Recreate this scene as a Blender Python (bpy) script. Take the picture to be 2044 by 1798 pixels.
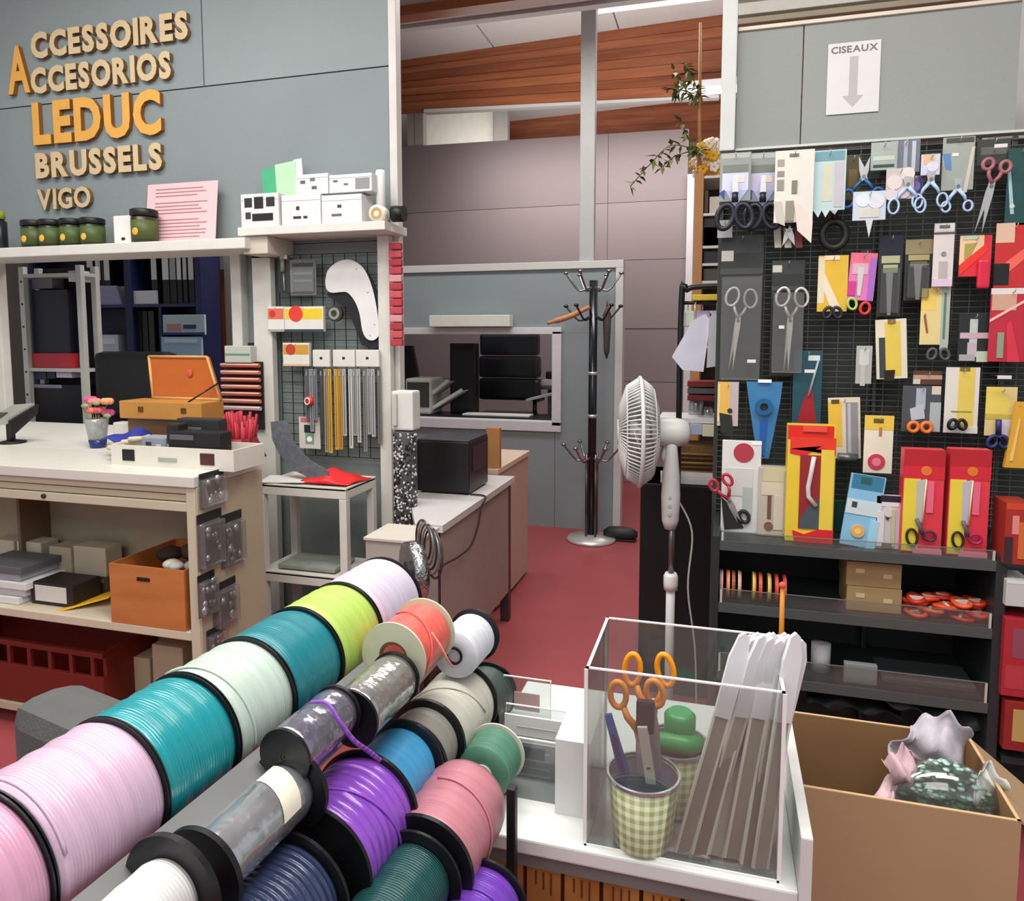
import bpy, bmesh, math, random
from mathutils import Vector, Matrix
random.seed(7)
S = bpy.context.scene
for o in list(bpy.data.objects): bpy.data.objects.remove(o)
COL = S.collection
PI = math.pi
# ---------------------------------------------------------------- camera, world, lights, exposure
FPX, HC, YAW, PIT = 1450.0, 1.45, math.radians(16), math.radians(5)
CX, CY = 1022.0, 670 + 1450 * math.tan(math.radians(5))
cam_d = bpy.data.cameras.new('camera'); cam = bpy.data.objects.new('camera', cam_d); COL.objects.link(cam)
cam.location = (0, 0, HC); cam.rotation_euler = (PI / 2 - PIT, 0, YAW)
cam_d.sensor_fit = 'HORIZONTAL'; cam_d.sensor_width = 36; cam_d.lens = 36 * FPX / 2044
cam_d.shift_y = -(899 - CY) / 2044; cam_d.clip_start = .05
S.camera = cam
W = bpy.data.worlds.new('world'); S.world = W; W.use_nodes = True
W.node_tree.nodes['Background'].inputs[0].default_value = (.93, .96, 1, 1)
W.node_tree.nodes['Background'].inputs[1].default_value = .7
S.view_settings.view_transform = 'Standard'; S.view_settings.look = 'None'
S.view_settings.exposure = -0.34; S.view_settings.gamma = 1; S.view_settings.use_curve_mapping = False
def area(loc, size, sy, power, rot=(0, 0, 0), col=(1, .97, .93)):
    l = bpy.data.lights.new('area', 'AREA'); l.shape = 'RECTANGLE'; l.size = size; l.size_y = sy; l.energy = power; l.color = col
    o = bpy.data.objects.new('ceiling_and_fill_light', l); o.location = loc; o.rotation_euler = rot; COL.objects.link(o); return o  # shared by overhead room lights and added fills that have no fitting
area((-.6, .9, 3.35), 2.6, .5, 74)
area((.7, .5, 3.35), 1.6, .5, 42)
area((-2.2, 1.7, 3.35), 2.2, .5, 58)
area((-.9, 4.2, 3.55), 2.6, .4, 75)
area((-3.2, 3.9, 3.3), 1.6, .4, 12)
area((-.9, 6.45, 3.15), 3.0, .3, 40, (math.radians(38), 0, 0))  # unseen fill, tilted at the mauve wall to brighten it
area((-.6, 5.7, 3.0), 3.0, .5, 26, (PI, 0, 0))  # unseen fill facing up, added to brighten the ceiling panels
area((-.6, 8.2, 3.6), 3.0, .5, 60)  # unseen fill added to lighten the far beam and its surroundings
area((-2.4, 7.5, 3.3), 1.6, .4, 22, (math.radians(80), 0, 0))  # unseen fill aimed away from the viewer, added for the cream box wall
area((-.2, 8.2, 2.6), 3.0, .6, 30, (PI, 0, 0))  # second far fill, unseen, hung in mid-air and facing up
area((-1.0, -1.2, 3.0), 3.5, 1.2, 62, (math.radians(35), 0, 0))
# ---------------------------------------------------------------- pixel -> point on a real plane (layout arithmetic)
_F = Vector((-math.sin(YAW) * math.cos(PIT), math.cos(YAW) * math.cos(PIT), -math.sin(PIT)))
_R = Vector((math.cos(YAW), math.sin(YAW), 0)); _U = _R.cross(_F)
def _ray(x, y): return _F + _R * ((x - CX) / FPX) + _U * ((CY - y) / FPX)
def PY(x, y, Y): d = _ray(x, y); t = Y / d.y; return Vector((d.x * t, Y, HC + d.z * t))
def PZ(x, y, Z): d = _ray(x, y); t = (Z - HC) / d.z; return Vector((d.x * t, d.y * t, Z))
def PD(x, y, t): d = _ray(x, y); return Vector((d.x * t, d.y * t, HC + d.z * t))
# ---------------------------------------------------------------- materials
def lin(h):
    h = h.lstrip('#'); c = [int(h[i:i + 2], 16) / 255 for i in (0, 2, 4)]
    return tuple((v / 12.92 if v <= .04045 else ((v + .055) / 1.055) ** 2.4) for v in c) + (1,)
_MC = {}
def mat(h, rough=.55, metal=0, spec=.4, vary=.06, vs=14, bump=0, bs=60, emit=0, coat=0, trans=0, sheen=0):
    k = (h, rough, metal, spec, vary, vs, bump, bs, emit, coat, trans, sheen)
    if k in _MC: return _MC[k]
    m = bpy.data.materials.new('paint_' + h); m.use_nodes = True; nt = m.node_tree; b = nt.nodes['Principled BSDF']
    c = lin(h)
    b.inputs['Roughness'].default_value = rough; b.inputs['Metallic'].default_value = metal
    b.inputs['Specular IOR Level'].default_value = spec; b.inputs['Coat Weight'].default_value = coat
    b.inputs['Transmission Weight'].default_value = trans; b.inputs['Sheen Weight'].default_value = sheen
    b.inputs['Base Color'].default_value = c
    if vary or bump:
        tc = nt.nodes.new('ShaderNodeTexCoord'); n = nt.nodes.new('ShaderNodeTexNoise'); n.inputs['Scale'].default_value = vs
        n.inputs['Detail'].default_value = 3; nt.links.new(tc.outputs['Object'], n.inputs['Vector'])
        if vary:
            mx = nt.nodes.new('ShaderNodeMix'); mx.data_type = 'RGBA'
            mx.inputs[6].default_value = tuple(max(0, v * (1 - vary * 1.6)) for v in c[:3]) + (1,)
            mx.inputs[7].default_value = tuple(min(1, v * (1 + vary * 1.6)) for v in c[:3]) + (1,)
            nt.links.new(n.outputs['Fac'], mx.inputs[0]); nt.links.new(mx.outputs[2], b.inputs['Base Color'])
    if bump:
        n2 = nt.nodes.new('ShaderNodeTexNoise'); n2.inputs['Scale'].default_value = bs; n2.inputs['Detail'].default_value = 2
        nt.links.new(tc.outputs['Object'], n2.inputs['Vector'])
        bp = nt.nodes.new('ShaderNodeBump'); bp.inputs['Strength'].default_value = bump; bp.inputs['Distance'].default_value = .004
        nt.links.new(n2.outputs['Fac'], bp.inputs['Height']); nt.links.new(bp.outputs['Normal'], b.inputs['Normal'])
    if emit:
        b.inputs['Emission Color'].default_value = c; b.inputs['Emission Strength'].default_value = emit
    _MC[k] = m; return m
def wood(h1, h2, scale=(1, 14, 40), rough=.4, name='wood'):
    m = bpy.data.materials.new(name); m.use_nodes = True; nt = m.node_tree; b = nt.nodes['Principled BSDF']
    tc = nt.nodes.new('ShaderNodeTexCoord'); mp = nt.nodes.new('ShaderNodeMapping'); mp.inputs['Scale'].default_value = scale
    n = nt.nodes.new('ShaderNodeTexNoise'); n.inputs['Scale'].default_value = 1; n.inputs['Detail'].default_value = 5
    r = nt.nodes.new('ShaderNodeValToRGB'); r.color_ramp.elements[0].position = .35; r.color_ramp.elements[1].position = .65
    r.color_ramp.elements[0].color = lin(h1); r.color_ramp.elements[1].color = lin(h2)
    for a, c in ((tc.outputs['Object'], mp.inputs[0]), (mp.outputs[0], n.inputs['Vector']), (n.outputs['Fac'], r.inputs[0]), (r.outputs[0], b.inputs['Base Color'])): nt.links.new(a, c)
    b.inputs['Roughness'].default_value = rough; return m
def satin(h, rough=.3, strength=.55, metal=.0, scale=95, dist=3.0, hi=None):
    k = ('satin', h, rough, strength, metal, scale)
    if k in _MC: return _MC[k]
    m = bpy.data.materials.new('satin_' + h); m.use_nodes = True; nt = m.node_tree; b = nt.nodes['Principled BSDF']
    c = lin(h)
    tc = nt.nodes.new('ShaderNodeTexCoord'); w = nt.nodes.new('ShaderNodeTexWave'); w.wave_type = 'BANDS'; w.bands_direction = 'Y'
    w.inputs['Scale'].default_value = scale; w.inputs['Distortion'].default_value = dist * .8; w.inputs['Detail'].default_value = 3; w.inputs['Detail Scale'].default_value = .6
    nt.links.new(tc.outputs['Object'], w.inputs['Vector'])
    mp = nt.nodes.new('ShaderNodeMapping'); mp.inputs['Scale'].default_value = (7, 110, 7); nt.links.new(tc.outputs['Object'], mp.inputs[0])
    n = nt.nodes.new('ShaderNodeTexNoise'); n.inputs['Scale'].default_value = 1; n.inputs['Detail'].default_value = 4; nt.links.new(mp.outputs[0], n.inputs['Vector'])
    mx = nt.nodes.new('ShaderNodeMix'); mx.data_type = 'RGBA'
    mx.inputs[6].default_value = tuple(v * .68 for v in c[:3]) + (1,); mx.inputs[7].default_value = tuple(min(1, v * 1.22 + .01) for v in c[:3]) + (1,)
    nt.links.new(n.outputs['Fac'], mx.inputs[0]); nt.links.new(mx.outputs[2], b.inputs['Base Color'])
    ad = nt.nodes.new('ShaderNodeMath'); ad.operation = 'ADD'; nt.links.new(w.outputs['Fac'], ad.inputs[0]); nt.links.new(n.outputs['Fac'], ad.inputs[1])
    bp = nt.nodes.new('ShaderNodeBump'); bp.inputs['Strength'].default_value = strength; bp.inputs['Distance'].default_value = .0016
    nt.links.new(ad.outputs[0], bp.inputs['Height']); nt.links.new(bp.outputs['Normal'], b.inputs['Normal'])
    b.inputs['Roughness'].default_value = rough; b.inputs['Metallic'].default_value = metal
    b.inputs['Specular IOR Level'].default_value = .55
    _MC[k] = m; return m
def clear(tint='F4F7F6', refl=.12, alpha=.1, name='clear_plastic'):
    k = ('clear', tint, refl, alpha)
    if k in _MC: return _MC[k]
    m = bpy.data.materials.new(name); m.use_nodes = True; nt = m.node_tree; nt.nodes.clear()
    out = nt.nodes.new('ShaderNodeOutputMaterial'); tr = nt.nodes.new('ShaderNodeBsdfTransparent'); tr.inputs[0].default_value = lin(tint)
    df = nt.nodes.new('ShaderNodeBsdfDiffuse'); df.inputs[0].default_value = lin('EEF0EE')
    gl = nt.nodes.new('ShaderNodeBsdfGlossy'); gl.inputs['Roughness'].default_value = .08
    lw = nt.nodes.new('ShaderNodeLayerWeight'); lw.inputs[0].default_value = .25
    mm = nt.nodes.new('ShaderNodeMath'); mm.operation = 'MULTIPLY_ADD'; mm.inputs[1].default_value = .6; mm.inputs[2].default_value = refl
    a = nt.nodes.new('ShaderNodeMixShader'); a.inputs[0].default_value = alpha; b = nt.nodes.new('ShaderNodeMixShader')
    for x, y in ((tr.outputs[0], a.inputs[1]), (df.outputs[0], a.inputs[2]), (lw.outputs['Fresnel'], mm.inputs[0]), (mm.outputs[0], b.inputs[0]), (a.outputs[0], b.inputs[1]), (gl.outputs[0], b.inputs[2]), (b.outputs[0], out.inputs[0])): nt.links.new(x, y)
    _MC[k] = m; return m
BLACK = mat('141416', .45); DARK = mat('26282A', .5); WHITE = mat('E2E2DE', .5); OFF = mat('CFCFC8', .55); CREAM = mat('D8D4C2', .55)
STEEL = mat('BDBFC0', .3, .55, vary=.04); CHROME = mat('D4D6D8', .15, .85, vary=.02); RED = mat('C8202A', .4); YEL = mat('E8C32C', .45)
GREYW = mat('8E9896', .75, bump=.15, bs=90, vary=.05, vs=6); WTRIM = mat('C8C8C4', .5, vary=.03)
CLEAR = clear(); CLEARH = clear('EDF1F0', .16, .28); PAPER = mat('DADAD8', .8, vary=.03)
# ---------------------------------------------------------------- mesh builder (all coordinates are world coordinates, or local to frame M)
WM = {}
class MB:
    def __init__(s, M=None): s.v = []; s.f = []; s.m = []; s.sm = []; s.M = M; s.cur = 0; s.smooth = False
    def _add(s, vs, fs, smooth=None):
        n = len(s.v); s.v += [tuple(v) for v in vs]
        for f in fs: s.f.append(tuple(i + n for i in f)); s.m.append(s.cur); s.sm.append(s.smooth if smooth is None else smooth)
        return s
    def box(s, a, b, bev=0):
        x0, x1 = sorted((a[0], b[0])); y0, y1 = sorted((a[1], b[1])); z0, z1 = sorted((a[2], b[2]))
        if bev > 0:
            bev = min(bev, (x1 - x0) * .45, (y1 - y0) * .45, (z1 - z0) * .45)
            bm = bmesh.new(); bmesh.ops.create_cube(bm, size=1)
            for v in bm.verts: v.co = Vector(((x0 + x1) / 2 + v.co.x * (x1 - x0), (y0 + y1) / 2 + v.co.y * (y1 - y0), (z0 + z1) / 2 + v.co.z * (z1 - z0)))
            bmesh.ops.bevel(bm, geom=list(bm.edges), offset=bev, segments=2, affect='EDGES', profile=.6)
            bm.verts.index_update(); r = s._add([v.co for v in bm.verts], [[v.index for v in f.verts] for f in bm.faces]); bm.free(); return r
        vs = [(x, y, z) for z in (z0, z1) for y in (y0, y1) for x in (x0, x1)]
        return s._add(vs, [(0, 2, 3, 1), (4, 5, 7, 6), (0, 1, 5, 4), (2, 6, 7, 3), (0, 4, 6, 2), (1, 3, 7, 5)], False)
    def prism(s, pts, y0, y1):                       # outline in x,z extruded along y
        n = len(pts); ar = sum(pts[i][0] * pts[(i + 1) % n][1] - pts[(i + 1) % n][0] * pts[i][1] for i in range(n))
        if ar < 0: pts = pts[::-1]
        vs = [(p[0], y0, p[1]) for p in pts] + [(p[0], y1, p[1]) for p in pts]
        return s._add(vs, [tuple(range(n)), tuple(range(2 * n - 1, n - 1, -1))] + [((i + 1) % n, i, i + n, (i + 1) % n + n) for i in range(n)], False)
    def hexa(s, p):                                  # 8 points: bottom 4 ccw, top 4 ccw
        return s._add(p, [(0, 3, 2, 1), (4, 5, 6, 7), (0, 1, 5, 4), (1, 2, 6, 5), (2, 3, 7, 6), (3, 0, 4, 7)], False)
    def tube(s, pts, r, n=8, closed=False, flat=1.0):
        pts = [Vector(p) for p in pts]; k = len(pts); vs = []; fs = []
        rr = r if isinstance(r, (list, tuple)) else [r] * k
        prev = None
        for i, p in enumerate(pts):
            t = (pts[(i + 1) % k] - pts[i - 1]) if closed else (pts[min(i + 1, k - 1)] - pts[max(i - 1, 0)])
            if t.length < 1e-9: t = Vector((0, 0, 1))
            t.normalize()
            if prev is None: a = t.orthogonal().normalized() if abs(t.y) > .9 else t.cross(Vector((0, 1, 0))).normalized()
            else: a = (prev - t * prev.dot(t)).normalized()
            prev = a; b = t.cross(a)
            for j in range(n):
                th = 2 * PI * j / n; vs.append(p + (a * math.cos(th) + b * math.sin(th) * flat) * rr[i])
        seg = k if closed else k - 1
        for i in range(seg):
            for j in range(n):
                q = (i + 1) % k; fs.append((i * n + j, q * n + j, q * n + (j + 1) % n, i * n + (j + 1) % n))
        s._add(vs, fs, True)
        if not closed:
            m = len(s.v) - k * n
            s.f.append(tuple(m + j for j in range(n))); s.f.append(tuple(m + (k - 1) * n + j for j in range(n - 1, -1, -1)))
            s.m += [s.cur] * 2; s.sm += [False] * 2
        return s
    def ring(s, c, rx, rz, r, ang=0, n=20, m=6, flat=1.0):
        pts = [(c[0] + rx * math.cos(t) * math.cos(ang) - rz * math.sin(t) * math.sin(ang), c[1], c[2] + rx * math.cos(t) * math.sin(ang) + rz * math.sin(t) * math.cos(ang)) for t in [2 * PI * i / n for i in range(n)]]
        return s.tube(pts, r, m, True, flat)
    def lathe(s, prof, c=(0, 0, 0), axis='z', n=32, smooth=True):   # prof: (radius, height) closed solid of revolution
        vs = []; fs = []; k = len(prof)
        for r, h in prof:
            for j in range(n):
                t = 2 * PI * j / n; x, y = r * math.cos(t), r * math.sin(t)
                q = {'z': (x, y, h), 'y': (x, h, -y), 'x': (h, x, y)}[axis]
                vs.append((c[0] + q[0], c[1] + q[1], c[2] + q[2]))
        for i in range(k - 1):
            for j in range(n): fs.append((i * n + j, i * n + (j + 1) % n, (i + 1) * n + (j + 1) % n, (i + 1) * n + j))
        s._add(vs, fs, smooth)
        m = len(s.v) - k * n
        if prof[0][0] > 1e-5: s.f.append(tuple(m + j for j in range(n - 1, -1, -1))); s.m.append(s.cur); s.sm.append(False)
        if prof[-1][0] > 1e-5: s.f.append(tuple(m + (k - 1) * n + j for j in range(n))); s.m.append(s.cur); s.sm.append(False)
        return s
    def annulus(s, r0, r1, h0, h1, c=(0, 0, 0), axis='y', n=40):
        pr = [(r0, h0), (r1, h0), (r1, h1), (r0, h1), (r0, h0)]
        vs = []; fs = []
        for r, h in pr[:4]:
            for j in range(n):
                t = 2 * PI * j / n; x, y = r * math.cos(t), r * math.sin(t)
                q = {'z': (x, y, h), 'y': (x, h, -y), 'x': (h, x, y)}[axis]; vs.append((c[0] + q[0], c[1] + q[1], c[2] + q[2]))
        for i in range(4):
            for j in range(n): fs.append((i * n + j, i * n + (j + 1) % n, ((i + 1) % 4) * n + (j + 1) % n, ((i + 1) % 4) * n + j))
        return s._add(vs, fs, False)
    def ball(s, c, r, sc=(1, 1, 1), n=10, m=7):
        vs = []; fs = []
        for i in range(m + 1):
            ph = PI * i / m
            for j in range(n):
                t = 2 * PI * j / n; vs.append((c[0] + r * sc[0] * math.sin(ph) * math.cos(t), c[1] + r * sc[1] * math.sin(ph) * math.sin(t), c[2] + r * sc[2] * math.cos(ph)))
        for i in range(m):
            for j in range(n): fs.append((i * n + j, (i + 1) * n + j, (i + 1) * n + (j + 1) % n, i * n + (j + 1) % n))
        return s._add(vs, fs, True)
    def build(s, name, mats, parent=None):
        if not isinstance(mats, (list, tuple)): mats = [mats]
        vs = [Vector(v) for v in s.v]
        if s.M is not None: vs = [s.M @ v for v in vs]
        me = bpy.data.meshes.new(name); o = bpy.data.objects.new(name, me); COL.objects.link(o)
        if parent is not None:
            inv = WM[parent].inverted(); vs = [inv @ v for v in vs]; o.parent = parent; WM[o] = WM[parent]
        else:
            lo = [min(v[i] for v in vs) for i in range(3)]; hi = [max(v[i] for v in vs) for i in range(3)]
            c = Vector(((lo[0] + hi[0]) / 2, (lo[1] + hi[1]) / 2, lo[2])); vs = [v - c for v in vs]; o.location = c; WM[o] = Matrix.Translation(c)
        me.from_pydata([tuple(v) for v in vs], [], s.f)
        for m in mats: me.materials.append(m)
        me.polygons.foreach_set('material_index', s.m); me.polygons.foreach_set('use_smooth', s.sm)
        me.validate(); me.update()
        bm = bmesh.new(); bm.from_mesh(me); bmesh.ops.remove_doubles(bm, verts=bm.verts, dist=1e-6); bmesh.ops.recalc_face_normals(bm, faces=bm.faces); bm.to_mesh(me); bm.free()
        return o
def tag(o, label=None, cat=None, group=None, kind=None):
    if label: o['label'] = label
    if cat: o['category'] = cat
    if group: o['group'] = group
    if kind: o['kind'] = kind
    return o
def thing(name, label, cat, M, group=None):
    if not isinstance(M, Matrix): M = Matrix.Translation(Vector(M))
    o = bpy.data.objects.new(name, None); o.empty_display_size = .05; COL.objects.link(o); o.matrix_world = M; WM[o] = M.copy()
    return tag(o, label, cat, group)
def structure(o): o['kind'] = 'structure'; return o
def troot(name, M=None):
    o = thing(name, None, None, M or Matrix.Identity(4)); o['kind'] = 'structure'; return o
def frame(o, xd=(1, 0, 0), zd=(0, 0, 1)):            # local x = xd, z = zd, y = z cross x (pointing away from the viewer)
    x = Vector(xd).normalized(); z = Vector(zd).normalized(); y = z.cross(x).normalized(); z = x.cross(y)
    M = Matrix((x, y, z)).transposed().to_4x4(); M.translation = Vector(o); return M
def glyph(ch, size, depth, M, mats, parent, name='letter', off=.0):
    cu = bpy.data.curves.new('t', 'FONT'); cu.body = ch; cu.size = size; cu.extrude = depth / 2; cu.offset = off; cu.resolution_u = 3
    to = bpy.data.objects.new('t', cu); me = bpy.data.meshes.new_from_object(to); bpy.data.objects.remove(to)
    w = [v.co.x for v in me.vertices]; x0, x1 = min(w), max(w)
    return me, x0, x1
def write(text, X0, X1, Z0, Z1, Y, depth, M, mats, parent, name='letter', bold=.02, join=False, gap=.12):
    """text in plane y=Y of frame M, baseline Z0, cap height Z1-Z0, stretched to X0..X1"""
    H = Z1 - Z0; data = []; x = 0
    for ch in text:
        if ch == ' ': x += .35; data.append(None); continue
        me, a, b = glyph(ch, 1 / .69, 0, None, None, None, off=bold)
        data.append((me, a, x)); x += (b - a) + gap
    tot = x - gap; sx = (X1 - X0) / tot; all_ = MB(M)
    for d in data:
        if d is None: continue
        me, a, xo = d; mb = all_ if join else MB(M)
        nv = len(me.vertices)
        P = [(X0 + (v.co.x - a + xo) * sx, Z0 + v.co.y * H) for v in me.vertices]
        front = [(p[0], Y - depth, p[1]) for p in P]; back = [(p[0], Y, p[1]) for p in P]
        faces = [tuple(p.vertices) for p in me.polygons]
        cnt = {}
        for f in faces:
            for i in range(len(f)):
                e = (f[i], f[(i + 1) % len(f)]); cnt[e] = 1
        side = [(e[0], e[1], e[1] + nv, e[0] + nv) for e in cnt if (e[1], e[0]) not in cnt]
        if depth < 1e-4: mb._add(front, faces, False)
        else: mb._add(front + back, faces + [tuple(i + nv for i in f[::-1]) for f in faces], False); mb.cur = 1; n0 = len(mb.v) - 2 * nv; [mb.f.append(tuple(i + n0 for i in q)) or mb.m.append(min(1, len(mats) - 1) if isinstance(mats, list) else 0) or mb.sm.append(False) for q in side]; mb.cur = 0
        if not join: mb.build(name, mats, parent)
        bpy.data.meshes.remove(me)
    if join: return all_.build(name, mats, parent)
# ================================================================ SETTING
YL = 2.9            # plane of the left display wall
YP = 5.30           # partition with the office window
YM = 7.15           # mauve wall
YR = 2.5            # plane of the scissors display
floor = structure(MB().box((-6, -2.5, -.05), (3.2, 10, 0)).build('floor', mat('A04A4E', .42, vary=.1, vs=3, bump=.05, bs=30)))
# ceiling as separate panels, beyond the partition it slopes up to the right
SEAM = mat('7C7A78', .7)
cp = mat('B9B4B2', .8, vary=.03)
ceil = troot('ceiling')
MB().box((-6, -2.5, 3.62), (3.2, 4.95, 3.68)).build('panel', cp, ceil)
a0, a1 = PY(805, 120, 6.25), PY(1435, 30, 6.25)
def zc(x): return a0.z + (a1.z - a0.z) * (x - a0.x) / (a1.x - a0.x)
xs = [-6, PY(985, 90, 6.25).x, PY(1235, 55, 6.25).x, 3.2]
for i in range(3):
    x0, x1 = xs[i] + .006, xs[i + 1] - .006
    MB().hexa([(x0, 4.95, zc(x0) + .02), (x1, 4.95, zc(x1) + .02), (x1, 6.3, zc(x1)), (x0, 6.3, zc(x0)), (x0, 4.95, zc(x0) + .06), (x1, 4.95, zc(x1) + .06), (x1, 6.3, zc(x1) + .05), (x0, 6.3, zc(x0) + .05)]).build('panel', cp, ceil)
MB().box((-6, 4.9, 3.6), (3.2, 4.97, 4.7)).build('panel', cp, ceil)
MB().hexa([(-6, 6.3, zc(-6) + .2), (3.2, 6.3, zc(3.2) + .2), (3.2, 10, zc(3.2) + .2), (-6, 10, zc(-6) + .2), (-6, 6.3, zc(-6) + .25), (3.2, 6.3, zc(3.2) + .25), (3.2, 10, zc(3.2) + .25), (-6, 10, zc(-6) + .25)]).build('panel', cp, ceil)
# laminated timber beams: each lamination is a board
def beam(name, tl, tr, bl, br, Y, th, nb, cols, ext=(0, 0)):
    r = troot(name)
    for i in range(nb):
        t0, t1 = i / nb, (i + 1) / nb
        def q(a, b, t): return a[0] + (b[0] - a[0]) * t, a[2] + (b[2] - a[2]) * t
        L0, L1 = q(tl, bl, t0), q(tl, bl, t1); R0, R1 = q(tr, br, t0), q(tr, br, t1)
        j = (i % 2) * .008
        MB().prism([(L1[0], L1[1] + .003), (R1[0], R1[1] + .003), (R0[0], R0[1]), (L0[0], L0[1])], Y + j, Y + th).build('board', cols[i % len(cols)], r)
    return r
wb = [wood('8A4C2E', 'A4603C', (1.5, 8, 25), .42, 'beam_a'), wood('925233', 'AC6843', (1.5, 8, 25), .4, 'beam_b'), wood('7E4226', '985636', (1.5, 8, 25), .42, 'beam_c')]
def extl(p, q, X): t = (X - p.x) / (q.x - p.x); return Vector((X, p.y, p.z + (q.z - p.z) * t))
b0, b1 = PY(845, 217, 6.25), PY(1435, 188, 6.25)
beam('ceiling_beam', extl(a0, a1, -4.4), extl(a0, a1, 1.6), extl(b0, b1, -4.4), extl(b0, b1, 1.6), 6.25, .14, 7, wb)
st = structure(MB().prism([(b0.x, b0.z - .03), (b1.x, b1.z - .022), (b1.x, b1.z + .0), (b0.x, b0.z + .0)], 6.26, 6.34).build('trim_1', WTRIM))
c0, c1, d0, d1 = PY(1000, 195, 9.0), PY(1440, 170, 9.0), PY(1000, 300, 9.0), PY(1440, 275, 9.0)
beam('ceiling_beam', c0, extl(c0, c1, 3.0), d0, extl(d0, d1, 3.0), 9.0, .14, 3, [wood('6A3A26', '86482E', (2, 8, 25), .4, 'beam_dark'), wood('7C4228', '965636', (2, 8, 25), .4, 'beam_brown')])
e0, e1 = PY(760, 60, 4.6), PY(1200, 8, 4.6)
beam('ceiling_beam', Vector((e0.x, 4.6, 3.9)), Vector((e1.x, 4.6, 3.9)), PY(760, 36, 4.6), PY(1200, -22, 4.6), 4.6, .12, 4, wb)
# mauve wall built of wide boards
mw = troot('wall_back')
mm_ = [mat('8C7F7F', .6, vary=.04, vs=2), mat('908283', .6, vary=.04, vs=2), mat('897C7D', .6, vary=.04, vs=2)]
z1l, z1r = PY(845, 290, YM), PY(1350, 258, YM)
def zt(x): return z1l.z + (z1r.z - z1l.z) * (x - z1l.x) / (z1r.x - z1l.x)
zs = [0, .5, 1.0, PY(1300, 656, YM).z, PY(1300, 518, YM).z, PY(1250, 404, YM).z]
xv = [-4.4, PY(1213, 400, YM).x, PY(1372, 400, YM).x]
n_ = 0
for k in range(2):
    for i in range(6):
        x0, x1 = xv[k] + .002, xv[k + 1] - .002
        if i < 5: q = [(x0, zs[i] + .004), (x1, zs[i] + .004), (x1, zs[i + 1] - .001), (x0, zs[i + 1] - .001)]
        else: q = [(x0, zs[5] + .004), (x1, zs[5] + .004), (x1, zt(x1)), (x0, zt(x0))]
        MB().prism(q, YM + (n_ % 3) * .003, YM + .06).build('panel', mm_[n_ % 3], mw); n_ += 1
MB().box((-4.4, YM + .05, 0), (xv[2], YM + .09, 3.0)).build('backing', mat('7A7072', .8), mw)
structure(MB().box((xv[2], YM - .05, 0), (xv[2] + .06, YM + .1, PY(1372, 350, YM).z)).build('trim_2', mat('D6D2D4', .5)))
structure(MB().box((-6, 9.9, 0), (3.2, 10, 5.2)).build('wall_far', mat('9A9692', .8)))
structure(MB().box((-6.06, 2.9, 0), (-6, 9.9, 4.2)).build('wall_left_far', mat('8A8884', .8)))
structure(MB().box((3.1, 3.6, 0), (3.2, 10, 5.2)).build('wall_right_far', mat('A8A49E', .8)))
p = PY(845, 215, 8.2); q = PY(985, 300, 8.2)
structure(MB().box((p.x, 8.2, q.z - .4), (q.x, 8.4, p.z + .2), .02).build('trim_3', mat('CFCBC2', .6)))
p = PY(985, 200, 8.1); q = PY(1013, 300, 8.1); structure(MB().box((p.x, 8.1, q.z - .4), (q.x, 8.2, p.z + .4), .01).build('trim_4', mat('908C88', .6)))
for i, (x0, x1, y0) in enumerate(((812, 826, 218), (826, 845, 172))):
    p = PY(x0, y0, 7.35); q = PY(x1, 290, 7.35); structure(MB().box((p.x, 7.35, q.z - .3), (q.x, 7.45, p.z), .005).build('trim_%d' % (5 + i), mat('BDB7AF', .6)))
# partition with window into the office
pr_ = troot('wall_middle')
PG = mat('8A9497', .75, vary=.05, vs=3, bump=.1, bs=120)
Xl = -3.0; Xr = PY(1243, 700, YP).x; zt_ = PY(1200, 520, YP).z
wl, wr, wt, wbm = -3.0, PY(1108, 740, YP).x, PY(1000, 664, YP).z, PY(1000, 838, YP).z
MB().box((Xl, YP, wt), (Xr - .05, YP + .07, zt_ - .05)).build('panel', PG, pr_)
MB().box((Xl, YP, 0), (wr, YP + .07, wbm - .003)).build('panel', PG, pr_)
MB().box((wr + .003, YP, 0), (Xr - .05, YP + .07, wt - .003)).build('panel', PG, pr_)
MB().box((Xl, YP - .02, zt_ - .055), (Xr, YP + .09, zt_), .004).build('top_rail', WTRIM, pr_)
MB().box((Xr - .055, YP - .02, 0), (Xr, YP + .09, zt_ - .055), .004).build('end_post', WTRIM, pr_)
wf = structure(MB().box((wr - .02, YP - .025, wbm - .03), (wr + .05, YP + .08, wt + .01), .004).box((Xl, YP - .025, wt - .012), (wr + .05, YP + .08, wt + .04), .004).box((Xl, YP - .025, wbm - .075), (wr + .05, YP + .08, wbm), .004).build('window_1', mat('D2D2D6', .45)))
p = PY(868, 630, YP); q = PY(1026, 652, YP)
o = MB().box((p.x, YP - .12, q.z), (q.x, YP - .026, p.z), .006).build('window_shelf', mat('DCDCD2', .5)); structure(o); o.name = 'trim_7'
p = PY(1160, 5, YP); q = PY(1185, 515, YP)
structure(MB().box((p.x, YP, zt_), (q.x, YP + .07, p.z + .4), .006).build('trim_8', mat('AEB0AE', .5)))
l0, l1 = PY(700, 70, YP), PY(1162, 14, YP)
def ax(a, b, X): t = (X - a.x) / (b.x - a.x); return a.z + (b.z - a.z) * t
structure(MB().prism([(-4, ax(l0, l1, -4) - .0), (q.x, ax(l0, l1, q.x)), (q.x, ax(l0, l1, q.x) + .07), (-4, ax(l0, l1, -4) + .07)], YP - .01, YP + .08).build('trim_9', mat('B9B7B0', .5)))
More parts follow.
